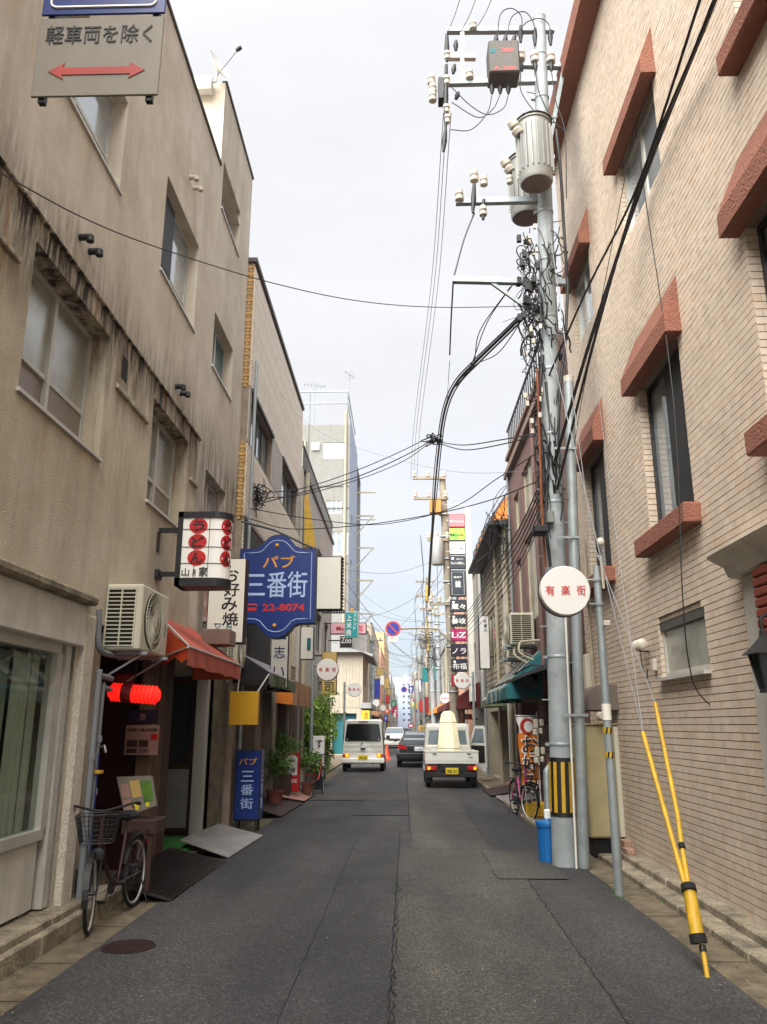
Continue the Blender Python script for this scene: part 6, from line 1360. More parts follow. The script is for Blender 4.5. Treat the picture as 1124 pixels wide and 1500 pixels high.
potted('bushy plant in a raised pot under the tan awning', -2.6, 17.8, .6, .65, .3, 600, .045, .15, 2)
potted('dark leafy plant behind the red and white sign board', -2.2, 19.0, .1, .7, .25, 500, .05, .14, 3)
b = B(); b.bev(-2.75, -2.42, 17.6, 18.0, .1, .6, .01); o = b.build('plant_shelf', 'wood_dark'); tag(o, 'small dark wooden crate carrying the raised pot', 'crate')
def bamboo():
    r = T('bamboo_bush', 'tall bright green bamboo leaning out over the left kerb', 'plant', (-2.6, 22.6, .1)); rs = random.Random(4); s = B(); f = B()
    for i in range(22):
        tp = Vector((-2.35+rs.uniform(-.45, .5), 22.6+rs.uniform(-.6, .6), rs.uniform(1.4, 2.45))); bs_ = Vector((-2.6+rs.uniform(-.15, .15), 22.6+rs.uniform(-.3, .3), .1)); mid = bs_.lerp(tp, .55)+UZ*.35
        P = crv([bs_, mid, tp], 4); s.tube(P, .01, 4)
        for k in range(3, len(P)): foliage(f, P[k], (.2, .2, .18), 42, .05, rs, .55, 2.8)
    foliage(f, (-2.3, 22.6, .85), (.32, .4, .55), 900, .05, rs, .5, 2.6)
    s.build('cane', 'leaf', r, kind='stuff'); f.build('foliage', 'leaf_bamboo', r, kind='stuff')
    b = B(); b.bev(-2.85, -2.2, 22.2, 23.1, .05, .45, .02); b.build('planter', 'plaster_grey', r)
bamboo()
# ================================================================ bicycles
def bicycle(name, label, frame='red_deep', loc=(0, 0, 0), rz=0, steer=0, lean=0, basket='cable', group=None):
    r = T(name, label, 'bicycle', (0, 0, 0), group); WB, RW = 1.08, .31; rs = random.Random(1)
    def wheel(y, dx=0, rot=0):
        def tr(p): c_, s_ = math.cos(rot), math.sin(rot); v = Vector(p); return (v.x*c_-v.y*s_+dx, y+v.x*s_+v.y*c_, v.z)
        circ = lambda q, n=36: [tr((0, q*math.cos(2*math.pi*k/n), RW+q*math.sin(2*math.pi*k/n))) for k in range(n)]
        w = B(); w.tube(circ(RW-.012), .017, 8, True); wo = w.build('wheel', 'rubber', r, True)
        b = B(); b.tube(circ(RW-.032), .011, 6, True); b.build('rim', 'alu', wo, True)
        b = B()
        for k in range(28): a = 2*math.pi*k/28; b.tube([tr((.02*(1 if k % 2 else -1), .015*math.cos(a), RW+.015*math.sin(a))), tr((0, (RW-.035)*math.cos(a+.2), RW+(RW-.035)*math.sin(a+.2)))], .0012, 3)
        b.cyl(tr((-.04, 0, RW)), tr((.04, 0, RW)), .018, n=10); b.build('spokes', 'bike_steel', wo)
        b = B(); n = 14; b_a = 20 if y < 0 else 40
        P0 = [(q, R(b_a+(200-b_a)*k/n) if y < 0 else R(-10+170*k/n)) for k, q in enumerate([RW+.025]*(n+1))]
        for k in range(n):
            q, a0 = P0[k]; _, a1 = P0[k+1]; b.quad(tr((-.025, q*math.cos(a0), RW+q*math.sin(a0))), tr((.025, q*math.cos(a0), RW+q*math.sin(a0))), tr((.025, q*math.cos(a1), RW+q*math.sin(a1))), tr((-.025, q*math.cos(a1), RW+q*math.sin(a1))))
        b.build('mudguard', 'black_paint', wo)
    wheel(-WB/2); wheel(WB/2, 0, steer)
    b = B(); bb_, st, hd = (0, -.08, .28), (0, -.25, .72), (0, .38, .80)
    b.tube(crv([hd, (0, .18, .42), bb_], 5), .018, 8); b.tube(crv([(0, .36, .72), (0, .14, .36), (0, -.1, .33)], 5), .014, 8); b.tube([bb_, st], .016, 8); b.tube([(0, .36, .92), (0, .40, .66)], .02, 8)
    for s in (-1, 1): b.tube([(s*.01, -.08, .28), (s*.06, -WB/2, RW)], .01, 6); b.tube([st, (s*.06, -WB/2, RW)], .008, 6)
    b.build('frame', frame, r, True)
    b = B()
    for s in (-1, 1): b.tube([(s*.04, .41, .64), (s*.05, WB/2, RW)], .011, 6)
    b.build('fork', 'bike_steel', r)
    b = B(); b.lathe([(.02, 0), (.1, .02), (.11, .05), (.06, .09), (.02, .095)], (0, -.28, .80), n=16); b.prism([(-.06, -.22, .83), (.06, -.22, .83), (.025, -.04, .85), (-.025, -.04, .85)], (0, 0, .035)); b.build('saddle', 'rubber', r, True); B().cyl((0, -.25, .7), (0, -.27, .81), .013, n=8).build('seat_post', 'bike_steel', r)
    c_, s_ = math.cos(steer), math.sin(steer); H = lambda x, y, z: (x*c_-y*s_, .37+x*s_+y*c_, z)
    b = B(); b.tube(crv([H(-.29, -.22, .98), H(-.27, -.1, 1.0), H(-.12, .0, .97), H(0, .02, .95), H(.12, .0, .97), H(.27, -.1, 1.0), H(.29, -.22, .98)], 5), .011, 7); b.tube([H(0, 0, .9), H(0, .02, .96)], .014, 7); b.build('handlebar', 'black_paint', r, True)
    for s in (-1, 1): B().cyl(H(s*.28, -.13, .995), H(s*.292, -.24, .98), .017, n=10).build('grip', 'rubber', r); B().tube([H(s*.24, -.06, .985), H(s*.25, -.15, .95)], .006, 4).build('brake_lever', 'bike_steel', r)
    # wire basket
    k = B(); z0, z1 = .72, .95
    def bp(u, v, z): t = (z-z0)/(z1-z0); return H(u*(.13+.04*t), .12+(v+1)*.5*(.22+.06*t), z)
    for i in range(7):
        z = z0+(z1-z0)*i/6; rr = .0055 if i in (0, 6) else .0025; k.tube([bp(-1, -1, z), bp(1, -1, z), bp(1, 1, z), bp(-1, 1, z)], rr, 4, True)
    for i in range(11):
        t = -1+i/5
        for v in (-1, 1): k.tube([bp(t, v, z0), bp(t, v, z1)], .0022, 3); k.tube([bp(v, t, z0), bp(v, t, z1)], .0022, 3)
        k.tube([bp(t, -1, z0), bp(t, 1, z0)], .0022, 3)
    k.build('basket', basket, r)
    B().lathe([(.02, 0), (.045, .03), (.05, .08), (.02, .085)], H(.0, .1, .62), Vector(H(0, 1, 0))-Vector(H(0, 0, 0)), 16).build('headlamp', 'bike_steel', r, True)
    k = B(); k.tube([(-.06, -.78, .66), (-.06, -.36, .66), (.06, -.36, .66), (.06, -.78, .66)], .006, 5, True)
    for y in (-.45, -.55, -.65): k.tube([(-.06, y, .66), (.06, y, .66)], .004, 4)
    for s in (-1, 1): k.tube([(s*.06, -.62, .66), (s*.05, -WB/2, RW)], .005, 4)
    k.build('rear_rack', 'bike_steel', r)
    k = B(); k.lathe([(.09, -.005), (.09, .005)], (.05, -.08, .28), RX, 24); k.tube([(.06, -.08, .28), (.08, .0, .14)], .008, 5); k.tube([(-.06, -.08, .28), (-.08, -.16, .42)], .008, 5); k.build('crank', 'bike_steel', r)
    for p in ((.12, .0, .14), (-.12, -.16, .42)): B().bev(p[0]-.045, p[0]+.045, p[1]-.03, p[1]+.03, p[2]-.012, p[2]+.012, .004).build('pedal', 'rubber', r)
    B().bev(.035, .055, -.56, -.0, .24, .36, .01).build('chain_guard', 'bike_steel', r); B().bev(-.03, .03, -.86, -.84, .5, .56, .005).build('reflector', 'lamp_red', r)
    k = B()
    for s in (-1, 1): k.tube([(s*.05, -WB/2, RW), (s*.12, -WB/2-.05, .01)], .008, 5)
    k.build('stand', 'bike_steel', r)
    r.location = loc; r.rotation_euler = (0, lean, rz); return r
BK = bicycle('bicycle', 'maroon city bicycle with a black wire basket, parked on the left kerb in the foreground', 'bike_maroon', (-2.50, 7.42, 0), math.pi-.02, .25, .03, 'cable', 'bicycles parked at the kerbs')
BK.scale = (.95, .95, .95)
copy_tree(BK, (-2.08, 19.9, 0), -.2, 'red bicycle with a black basket by the round sign pole on the left', swap={'bike_maroon': 'red'})
copy_tree(BK, (2.12, 15.35, 0), math.pi+.12, 'pink bicycle with a black basket in front of the orange banner', swap={'bike_maroon': 'bike_pink'})

# ================================================================ vehicles
def rr_ring(hw, z0, z1, y, tw=None, r=.08, n=4, yo=0):
    """rounded cross-section; tw: half width at the top"""
    tw = hw if tw is None else tw; P = []
    for (sx, zc, w_, a0) in ((1, z0+r*.6, hw, -90), (1, z1-r, tw, 0), (-1, z1-r, tw, 90), (-1, z0+r*.6, hw, 180)):
        for i in range(n+1):
            a = R(a0+90*i/n); q = r if zc > (z0+z1)/2 else r*.6; P.append((sx*(w_-q)+math.cos(a)*q, y, zc+math.sin(a)*q))
    return P
def wheel_at(r, x, y, rad=.27, w_=.16, rim='chrome'):
    s = 1 if x > 0 else -1; b = B(); b.lathe([(rad*.8, 0), (rad, .015), (rad, w_-.015), (rad*.8, w_)], (x-s*w_, y, rad), (s, 0, 0), 24); o = b.build('wheel', 'rubber', r, True)
    B().lathe([(rad*.62, w_-.02), (rad*.58, w_+.004), (rad*.2, w_-.0)], (x-s*w_, y, rad), (s, 0, 0), 18).build('hubcap', rim, o, True)
def van():
    x0 = at(532, 1100, Y=29.4).x; r = T('white_van', 'small white van seen from behind with amber lamps lit, on the left lane', 'van', (0, 0, 0))
    hw, H = .745, 1.80; S = [(0.02, .93, .30, H-.10, .86), (.0, .98, .26, 1.0, .9)]
    rings = [rr_ring(hw*.94, .42, H-.16, .03, hw*.82, .09), rr_ring(hw*.985, .34, H-.06, .0, hw*.86, .1), rr_ring(hw, .28, H-.02, .12, hw*.87, .1), rr_ring(hw, .26, H, .6, hw*.87, .1), rr_ring(hw, .26, H, 2.1, hw*.87, .1), rr_ring(hw, .26, H-.1, 2.6, hw*.85, .1), rr_ring(hw*.99, .26, 1.25, 3.05, hw*.88, .1), rr_ring(hw*.93, .3, 1.0, 3.28, hw*.85, .1)]
    B().loft(rings).build('body', 'white_car', r, True)
    def pan(name, P, m, d=.01, dy=-.012): B().prism([(x, dy+(z-1)*.0, z) for x, z in P], (0, d, 0)).build(name, m, r)
    pan('rear_window', [(-.60, 1.06), (.60, 1.06), (.64, 1.12), (.575, 1.60), (.54, 1.64), (-.54, 1.64), (-.575, 1.60), (-.64, 1.12)], 'car_glass')
    b = B(); b.bev(-hw-.01, hw+.01, -.06, .12, .3, .47, .03); b.build('bumper', 'white_car', r)
    for s in (-1, 1):
        pan('tail_light', [(s*.48, .52), (s*.72, .52), (s*.73, .60), (s*.48, .61)], 'lamp_red'); b = B(); disc(b, (s*.56, -.018, .563), (1, 0, 0), UZ, .065, .004); b.build('indicator_lamp', 'lamp_amber', r)
        for (a, c, z0, z1) in ((.35, 1.3, 1.05, 1.55), (1.38, 2.2, 1.05, 1.55)): B().prism([(s*(hw+.002), a, z0), (s*(hw+.002), c, z0), (s*(hw*.9+.012), c-.05, z1), (s*(hw*.9+.012), a+.05, z1)], (s*.006, 0, 0)).build('side_window', 'car_glass', r)
        for y in (.62, 2.62): wheel_at(r, s*(hw+.005), y)
        B().bev(s*(hw+.02), s*(hw+.16), 2.45, 2.52, 1.05, 1.22, .02).build('door_mirror', 'black_paint', r)
        b = B(); disc(b, (s*.56, -.016, 1.11), (1, 0, 0), UZ, .022, .004); b.build('window_sticker', 'pale_blue', r)
    b = B(); b.tube([(.0, -.03, 1.02), (-.12, -.035, .93), (.02, -.03, 1.0)], .01, 4); b.build('wiper', 'black_paint', r); B().bev(-.09, .09, -.03, -.005, .76, .82, .01).build('door_handle', 'black_paint', r)
    B().bev(-.16, .16, -.02, -.01, 1.69, 1.73, .005).build('brake_lamp', 'red_deep', r)
    p = B().bev(-.17, .17, -.075, -.062, .48-.06, .48+.1, .004).build('number_plate', 'plate_yellow', r); text('30-25', (0, -.0755, .49), RX, UZ, .26, .07, 'ink', p, .02)
    for s in (-1, 1): B().box(s*.70, s*.706, -.012, .01, .5, 1.66).build('door_seam', 'alu_dark', r)
    b = B(); b.box(-.66, .66, -.02, .0, .715, .722); b.box(-.66, .66, -.02, 0, .885, .89); b.build('door_seam', 'alu_dark', r); B().tube([(.35, -.05, .27), (.35, .3, .27)], .025, 8).build('exhaust', 'steel_dark', r)
    r.location = (x0, 29.4, 0)
van()
def sedan():
    r = T('black_sedan', 'black sedan with a red tail lamp, partly hidden behind the pickup', 'car', (0, 0, 0)); hw = .86
    rings = [rr_ring(hw*.9, .36, .86, 0, hw*.86, .09), rr_ring(hw*.97, .25, .96, .1, hw*.9, .1), rr_ring(hw, .2, .99, .5, hw*.93, .1), rr_ring(hw, .2, .96, 1.2, hw*.95, .1), rr_ring(hw, .2, .94, 3.0, hw*.95, .1), rr_ring(hw*.98, .2, .88, 4.0, hw*.92, .1), rr_ring(hw*.88, .28, .7, 4.6, hw*.8, .1)]
    B().loft(rings).build('body', 'black_car', r, True)
    g = [rr_ring(hw*.86, .9, .97, .55, hw*.8, .03), rr_ring(hw*.86, .9, 1.18, .95, hw*.74, .06), rr_ring(hw*.86, .9, 1.32, 1.5, hw*.68, .08), rr_ring(hw*.86, .9, 1.34, 2.2, hw*.68, .08), rr_ring(hw*.86, .9, 1.28, 2.7, hw*.68, .08), rr_ring(hw*.86, .88, .97, 3.4, hw*.8, .03)]
    B().loft(g).build('cabin', 'black_car', r, True)
    B().prism([(-.6, .60, 1.0), (.6, .60, 1.0), (.5, 1.32, 1.275), (-.5, 1.32, 1.275)], (0, -.01, .02)).build('rear_window', 'car_glass_light', r)
    for s in (-1, 1):
        B().prism([(s*.45, -.015, .7), (s*.80, .02, .72), (s*.84, .1, .86), (s*.74, -.0, .86), (s*.5, -.01, .8)], (0, -.012, 0)).build('tail_light', 'lamp_red', r)
        B().prism([(s*.775, .9, .98), (s*.775, 2.9, .98), (s*.62, 2.5, 1.26), (s*.62, 1.5, 1.28)], (s*.01, 0, .0)).build('side_window', 'car_glass', r)
        for y in (.85, 3.6): wheel_at(r, s*(hw+.0), y, .31, .2)
        B().bev(s*.84, s*1.02, 2.85, 3.0, .92, 1.04, .03).build('door_mirror', 'black_car', r)
    B().bev(-.86, .86, -.08, .1, .32, .56, .04).build('bumper', 'black_car', r); B().bev(-.5, .5, -.03, -.01, .80, .83, .005).build('chrome_strip', 'chrome', r)
    p = B().bev(-.17, .17, -.05, -.03, .63, .78, .004).build('number_plate', 'plate_white', r); text('14-88', (0, -.051, .69), RX, UZ, .26, .07, 'teal_cloth', p, .02)
    r.location = (at(612, 1100, Y=32.3).x+.05, 32.3, 0)
sedan()
def pickup():
    r = T('pickup_truck', 'small white flatbed pickup seen from behind with its right door open', 'pickup truck', (0, 0, 0)); hw = .70
    B().bev(-hw, hw, .03, 1.98, .62, .68, .01).build('bed_floor', 'white_car', r)
    g = B(); g.bev(-hw, hw, 0, .03, .62, .93, .008); t = g.build('tailgate', 'white_car', r)
    b = B(); b.bev(-hw-.01, hw+.01, -.012, .04, .915, .945, .006); b.box(-hw+.02, hw-.02, -.008, 0, .70, .71); b.build('gate_rib', 'white_car', t)
    for x in (-.45, .45): B().bev(x-.05, x+.05, -.02, -.002, .86, .9, .004).build('gate_latch', 'steel_galv', t)
    text('4WD', (hw-.2, -.004, .78), RX, UZ, .1, .03, 'steel_dark', t)
    for s in (-1, 1): B().bev(s*hw, s*(hw-.03), .035, 1.98, .62, .93, .008).build('side_gate', 'white_car', r)
    c = B(); c.loft([rr_ring(hw, .35, 1.56, 2.05, hw*.88, .09), rr_ring(hw, .3, 1.64, 2.2, hw*.88, .1), rr_ring(hw, .3, 1.64, 2.8, hw*.88, .1), rr_ring(hw, .3, 1.1, 3.15, hw*.92, .08), rr_ring(hw*.97, .35, .85, 3.25, hw*.9, .06)]); c.build('cab', 'white_car', r, True)
    for s in (-1, 1): B().prism([(s*.10, 2.035, 1.08), (s*.56, 2.035, 1.08), (s*.52, 2.06, 1.45), (s*.10, 2.06, 1.46)], (0, -.01, 0)).build('rear_window', 'car_glass_light', r)
    f = B()
    f.tube([(-.62, 1.93, .7), (-.60, 1.93, 1.60), (.60, 1.93, 1.60), (.62, 1.93, .7)], .022, 6); f.tube([(-.62, 1.93, 1.02), (.62, 1.93, 1.02)], .015, 5); f.tube([(0, 1.93, 1.6), (0, 1.93, 1.02)], .015, 5); f.build('guard_frame', 'white_car', r)
    b = B(); b.box(-.3, .3, -.0, 1.9, .45, .61); b.box(-.62, .62, .05, .12, .42, .6); b.build('chassis', 'black_paint', r); B().bev(-.66, .66, .02, .06, .28, .42, .01).build('rear_guard', 'black_paint', r)
    for s in (-1, 1):
        B().bev(s*.40, s*.68, -.01, .04, .46, .56, .01).build('tail_light', 'lamp_red', r); b = B(); disc(b, (s*.60, -.015, .51), (1, 0, 0), UZ, .042, .004); b.build('indicator_lamp', 'lamp_amber', r)
        for y in (.62, 2.55): wheel_at(r, s*(hw-.02), y, .26, .15)
        B().bev(s*.5, s*.66, .28, .30, .12, .42, .005).build('mud_flap', 'black_paint', r)
    p = B().bev(-.165, .165, -.03, -.02, .36, .52, .004).build('number_plate', 'plate_yellow', r); text('28-31', (0, -.0305, .43), RX, UZ, .27, .08, 'ink', p, .02)
    d = B(); z0, z1 = .42, 1.58; a = R(28); ux, uy = math.sin(a), -math.cos(a)
    P = lambda u, z: (hw+.01+ux*u, 2.95+uy*u, z)
    d.prism([P(0, z0), P(.85, z0), P(.85, 1.1), P(.80, z1), P(.3, z1), P(.02, 1.15)], (.045, .04, 0)); do = d.build('open_door', 'white_car', r)
    B().prism([tuple(Vector(P(u, z))+Vector((-.006, -.006, 0))) for u, z in ((.12, 1.1), (.78, 1.1), (.74, 1.5), (.33, 1.5))], (.006, .005, 0)).build('door_window', 'car_glass_light', do)
    B().prism([tuple(Vector(P(u, z))+Vector((-.012, -.012, 0))) for u, z in ((.1, .55), (.8, .55), (.8, 1.02), (.1, 1.02))], (.01, .008, 0)).build('door_trim', 'black_paint', do)
    r.location = (at(662, 1110, Y=21.9).x, 21.9, 0)
    # the load
    q = T('wrapped_load', 'tall cream wrapped roll tied upright in the pickup bed', 'load', (r.location.x-.04, 22.9, .69)); X, Y = q.location.x, q.location.y
    rings = []
    for (z, w_, dy) in ((.69, .36, -.35), (1.0, .33, -.2), (1.35, .29, .05), (1.7, .25, .35), (1.9, .2, .5), (1.98, .12, .58)): rings.append([(X+w_*math.cos(R(22.5+45*i))+(z-.69)*.03, Y+dy+w_*.8*math.sin(R(22.5+45*i)), z) for i in range(8)])
    B().loft(rings).build('wrapping', 'wrap_cream', q)
    for z, w_, dy in ((1.0, .335, -.2), (1.68, .258, .33)): B().tube([(X+(w_+.008)*math.cos(R(22.5+45*i))+(z-.69)*.03, Y+dy+(w_*.8+.008)*math.sin(R(22.5+45*i)), z) for i in range(8)], .008, 4, True).build('rope', 'ac_body', q)
    B().tube([(X-.66, 22.0, .94), (X-.3, 22.6, 1.05), (X+.3, 22.6, 1.05), (X+.72, 22.0, .94)], .01, 4).build('rope', 'ac_body', q)
pickup()
def far_car():
    r = T('white_car', 'white car facing the camera far down the left lane', 'car', (0, 0, 0)); hw = .84
    B().loft([rr_ring(hw*.92, .3, .75, 0, hw*.85, .08), rr_ring(hw, .2, .88, .25, hw*.92, .1), rr_ring(hw, .2, .95, 1.2, hw*.95, .1), rr_ring(hw, .2, .98, 3.8, hw*.95, .1), rr_ring(hw*.9, .3, .9, 4.2, hw*.85, .1)]).build('body', 'white_car', r, True)
    B().loft([rr_ring(hw*.88, .88, .96, .95, hw*.8, .03), rr_ring(hw*.88, .9, 1.4, 1.7, hw*.7, .08), rr_ring(hw*.88, .9, 1.45, 2.6, hw*.7, .08), rr_ring(hw*.88, .88, 1.0, 3.8, hw*.8, .03)]).build('cabin', 'white_car', r, True)
    B().prism([(-.64, 1.05, 1.0), (.64, 1.05, 1.0), (.52, 1.64, 1.36), (-.52, 1.64, 1.36)], (0, -.015, .02)).build('windscreen', 'car_glass_light', r)
    for s in (-1, 1):
        B().bev(s*.5, s*.8, -.02, .1, .6, .74, .02).build('headlight', 'chrome', r)
        for y in (.8, 3.4): wheel_at(r, s*hw, y, .3, .19)
    B().bev(-.4, .4, -.02, .02, .55, .68, .01).build('radiator_grille', 'black_paint', r); B().bev(-.84, .84, -.05, .1, .25, .45, .03).build('bumper', 'white_car', r); B().bev(-.17, .17, -.065, -.05, .38, .5, .004).build('number_plate', 'plate_white', r)
    r.location = (at(578, 1080, Y=58).x, 58, 0)
far_car()
for i, (px, Y) in enumerate(((562, 38.5), (567, 40.5))):
    c = at(px, 1100, Y=Y); o = T('traffic_cone', ('nearer' if i == 0 else 'farther')+' orange traffic cone beyond the white van', 'traffic cone', (c.x, Y, 0), 'traffic cones')
    b = B(); b.lathe([(.15, .03), (.14, .05), (.035, .7), (.03, .72)], (c.x, Y, 0), n=16); b.build('cone', 'cone_orange', o, True); B().bev(c.x-.19, c.x+.19, Y-.19, Y+.19, 0, .035, .01).build('base', 'cone_orange', o)
# ================================================================ right side small things
def bucket():
    c = at(813, 1262, Z=0); x, y = 1.74, 10.45; r = T('blue_bin', 'blue ribbed plastic bin with a lid at the foot of the big pole', 'bin', (x, y, 0))
    b = B(); n = 36; rings = []
    for (q, z) in ((.105, 0), (.112, .02), (.125, .40), (.14, .41), (.14, .44)): rings.append([(x+(q+(.006 if (i % 3 == 0 and z < .4) else 0))*math.cos(2*math.pi*i/n), y+(q+(.006 if (i % 3 == 0 and z < .4) else 0))*math.sin(2*math.pi*i/n), z) for i in range(n)])
    b.loft(rings); b.build('body', 'blue_plastic', r); B().lathe([(.145, 0), (.14, .025), (.05, .035), (.04, .05)], (x, y, .44), n=28).build('lid', 'blue_plastic', r, True)
    r = T('white_container', 'small white plastic container left on top of the blue bin', 'container', (x+.02, y, .49)); B().bev(x-.03, x+.05, y-.04, y+.04, .488, .6, .012).build('container', 'white_print', r)
bucket()
r = T('yellow_block', 'yellow concrete block behind the pink bicycle wheels', 'block', (2.25, 15.2, .02)); B().bev(2.15, 2.5, 15.0, 15.25, .02, .28, .03).build('block', 'yellow', r)
r = T('grey_downpipe', 'bent grey downpipe ending above the pavement beside the big pole', 'pipe', (2.3, 13.3, 0)); B().tube(crv([(2.45, 13.4, 1.15), (2.42, 13.35, 1.05), (2.25, 13.2, .92), (2.22, 13.15, .8), (2.18, 13.0, .2), (2.1, 12.95, .12)], 5), .055, 12).build('pipe', 'steel_galv', r, True)
def steel_cabinet():
    Y = 10.75; x0, x1, z0, z1 = rectY(856, 1062, 899, 1228, Y); r = T('steel_cabinet', 'tall scratched beige steel cabinet on the tiled wall behind the round sign', 'cabinet', (x1, Y, z0))
    B().bev(x0, XR+.0, Y, Y+1.0, z0, z1, .012).build('casing', 'beige_metal', r); B().bev(x0+.02, XR-.06, Y-.012, Y-.001, z0+.02, z1-.03, .006).build('door', 'beige_metal', r); B().box(XR-.055, XR-.0, Y-.02, Y+.0, z0+.02, z1-.02).build('edge_strip', 'ac_body', r); B().bev(x0-.02, XR, Y-.03, Y+1.02, z1, z1+.02, .005).build('top_lip', 'beige_metal', r)
    B().box(x0+.05, XR, Y+.06, Y+.95, .02, z0-.002).build('recess_dark', 'near_black', r)  # black block paints the dark recess under the cabinet
    q = T('duct_hood', 'grey-brown rounded duct hood on the tiled wall above the beige cabinet', 'vent hood', (XR, 11, 2.1)); a = at(846, 1040, Y=10.6); zz0 = a.z; zt = at(846, 1003, Y=10.6).z; n = 8
    P = [(XR, 10.6, zz0), (2.36, 10.6, zz0)]+[(2.36+.2*(1-math.cos(math.pi/2*i/n)), 10.6, zz0+.08+(zt-zz0-.08)*math.sin(math.pi/2*i/n)) for i in range(n+1)]+[(XR, 10.6, zt)]
    B().prism(P, (0, .55, 0)).build('hood', 'hood_brown', q); B().box(2.38, XR, 10.62, 11.1, zz0-.012, zz0-.002).build('opening', 'near_black', q)
    B().lathe([(.05, 0), (.06, .05), (.03, .1)], (2.5, 10.6, zz0-.08), (0, -1, 0), 14).build('valve', 'porcelain', q, True)
    q = T('wall_conduit', 'thin cream conduit with a small box running down the tiled wall', 'pipe', (XR, 11.5, 0)); B().cyl((XR-.04, 11.7, z1), (XR-.04, 11.75, 4.3), .02, n=8).build('conduit', 'pvc_cream', q); B().bev(XR-.1, XR, 11.9, 12.08, 2.1, 2.6, .01).build('box', 'ac_body', q)
steel_cabinet()
r = T('loose_bricks', 'two pale bricks left on the right-hand step', 'bricks', (2.68, 10.4, .115)); B().bev(2.62, 2.72, 10.2, 10.42, .118, .18, .006).build('brick', 'tile_plain', r); B().bev(2.66, 2.75, 10.45, 10.66, .118, .24, .006).build('brick', 'tile_plain', r)
def insulator_bracket():
    c = at(938, 952, X=XR-.08); r = T('wall_insulators', 'three white porcelain rings on a bracket left of the small window', 'insulator', c)
    for i in range(3): b = B(); y = c.y-.12+i*.1; b.lathe([(.03, 0), (.06, .01), (.062, .03), (.045, .045), (.03, .05)], (XR-.09, y, c.z+.05), (-.2, -1, 0), 16); b.build('insulator', 'porcelain', r, True)
    b = B(); b.tube([(XR, c.y-.05, c.z-.02), (XR-.1, c.y-.05, c.z-.02), (XR-.1, c.y-.05, c.z+.05)], .01, 5); b.tube(crv([(XR-.08, c.y, c.z-.02), (XR-.06, c.y+.03, c.z-.2), (XR-.04, c.y-.02, c.z-.32), (XR-.04, c.y-.08, c.z-.22)], 5), .006, 4); b.build('bracket', 'steel_dark', r); B().bev(XR-.05, XR, c.y-.32, c.y-.25, c.z-.25, c.z-.13, .006).build('clip_box', 'porcelain', r)
insulator_bracket()
def wall_lantern():
    c = at(1119, 975, Y=5.75); r = T('wall_lantern', 'black carriage lantern on the red bricks at the right edge', 'lantern', (c.x, 5.75, c.z)); x, y, z = c.x+.02, 5.75, c.z
    P = lambda q, zz: [(x+q*math.cos(R(45+90*i)), y+q*math.sin(R(45+90*i)), zz) for i in range(4)]
    B().loft([P(.06, z-.16), P(.11, z+.08)]).build('glass_body', 'glass_dark', r)
    b = B(); b.loft([P(.17, z+.08), P(.1, z+.13), P(.03, z+.2), P(.02, z+.25)]); b.loft([P(.07, z-.185), P(.065, z-.155)]); b.build('cap', 'black_paint', r)
    for i in range(4): B().tube([P(.064, z-.16)[i], P(.115, z+.08)[i]], .008, 4).build('glazing_bar', 'black_paint', r)
    B().tube(crv([(x, y, z+.25), (x, y, z+.33), (x+.08, y, z+.36), (XR-.06, y, z+.3)], 4), .012, 6).build('arm', 'black_paint', r, True)
wall_lantern()
def guy_guards():
    r = T('guy_wire_anchor', 'leaning yellow guy-wire guards with a fat yellow sleeve, right foreground', 'guy anchor', at(1037, 1432, Z=0)); g = Vector(r.location)
    A = lambda x, y, Y: at(x, y, Y=Y)
    t1, t2 = Vector((2.0, 10.2, 7.1)), Vector((2.1, 10.2, 9.5)); p1 = A(942, 1073, 7.0); p2 = A(960, 1030, 7.2)
    s0, s1 = A(1028, 1380, 6.02), A(1009, 1300, 6.2)
    B().tube([g-UZ*.03, s0], .017, 10).build('anchor_rod', 'yellow', r, True); B().lathe([(.022, 0), (.024, .02), (.022, .04)], g.lerp(s0, .72), s0-g, 12).build('rod_band', 'black_paint', r)
    b = B(); b.tube([A(1022, 1372, 6.04), s1], [.048, .044], 18); b.build('sleeve', 'yellow', r, True)
    B().tube([A(1024.5, 1382, 6.03), A(1021, 1368, 6.05)], .056, 18).build('sleeve_band', 'rubber', r, True); B().tube([A(1010, 1306, 6.17), A(1008, 1297, 6.2)], .052, 18).build('sleeve_band', 'rubber', r, True)
    B().tube([A(1004, 1298, 6.2), p1], .019, 12).build('guard_tube', 'yellow', r, True); B().tube([A(1009, 1298, 6.2), A(999, 1240, 6.38), A(993, 1195, 6.6), p2], .018, 12).build('guard_tube', 'yellow', r, True)
    B().tube([A(1000, 1243, 6.36), A(998, 1236, 6.39)], .024, 10).build('black_tape', 'rubber', r)
    B().tube([p1, t1], .005, 5).build('guy_wire', 'wire_grey', r); B().tube([p2, A(868, 793, 8.6), t2], .005, 5).build('guy_wire', 'wire_grey', r)
    c = A(880, 794, 8.55); b = B(); b.lathe([(.02, -.05), (.04, -.03), (.04, .03), (.02, .05)], c, p2-c, 12); b.build('guy_insulator', 'porcelain', r, True)
guy_guards()
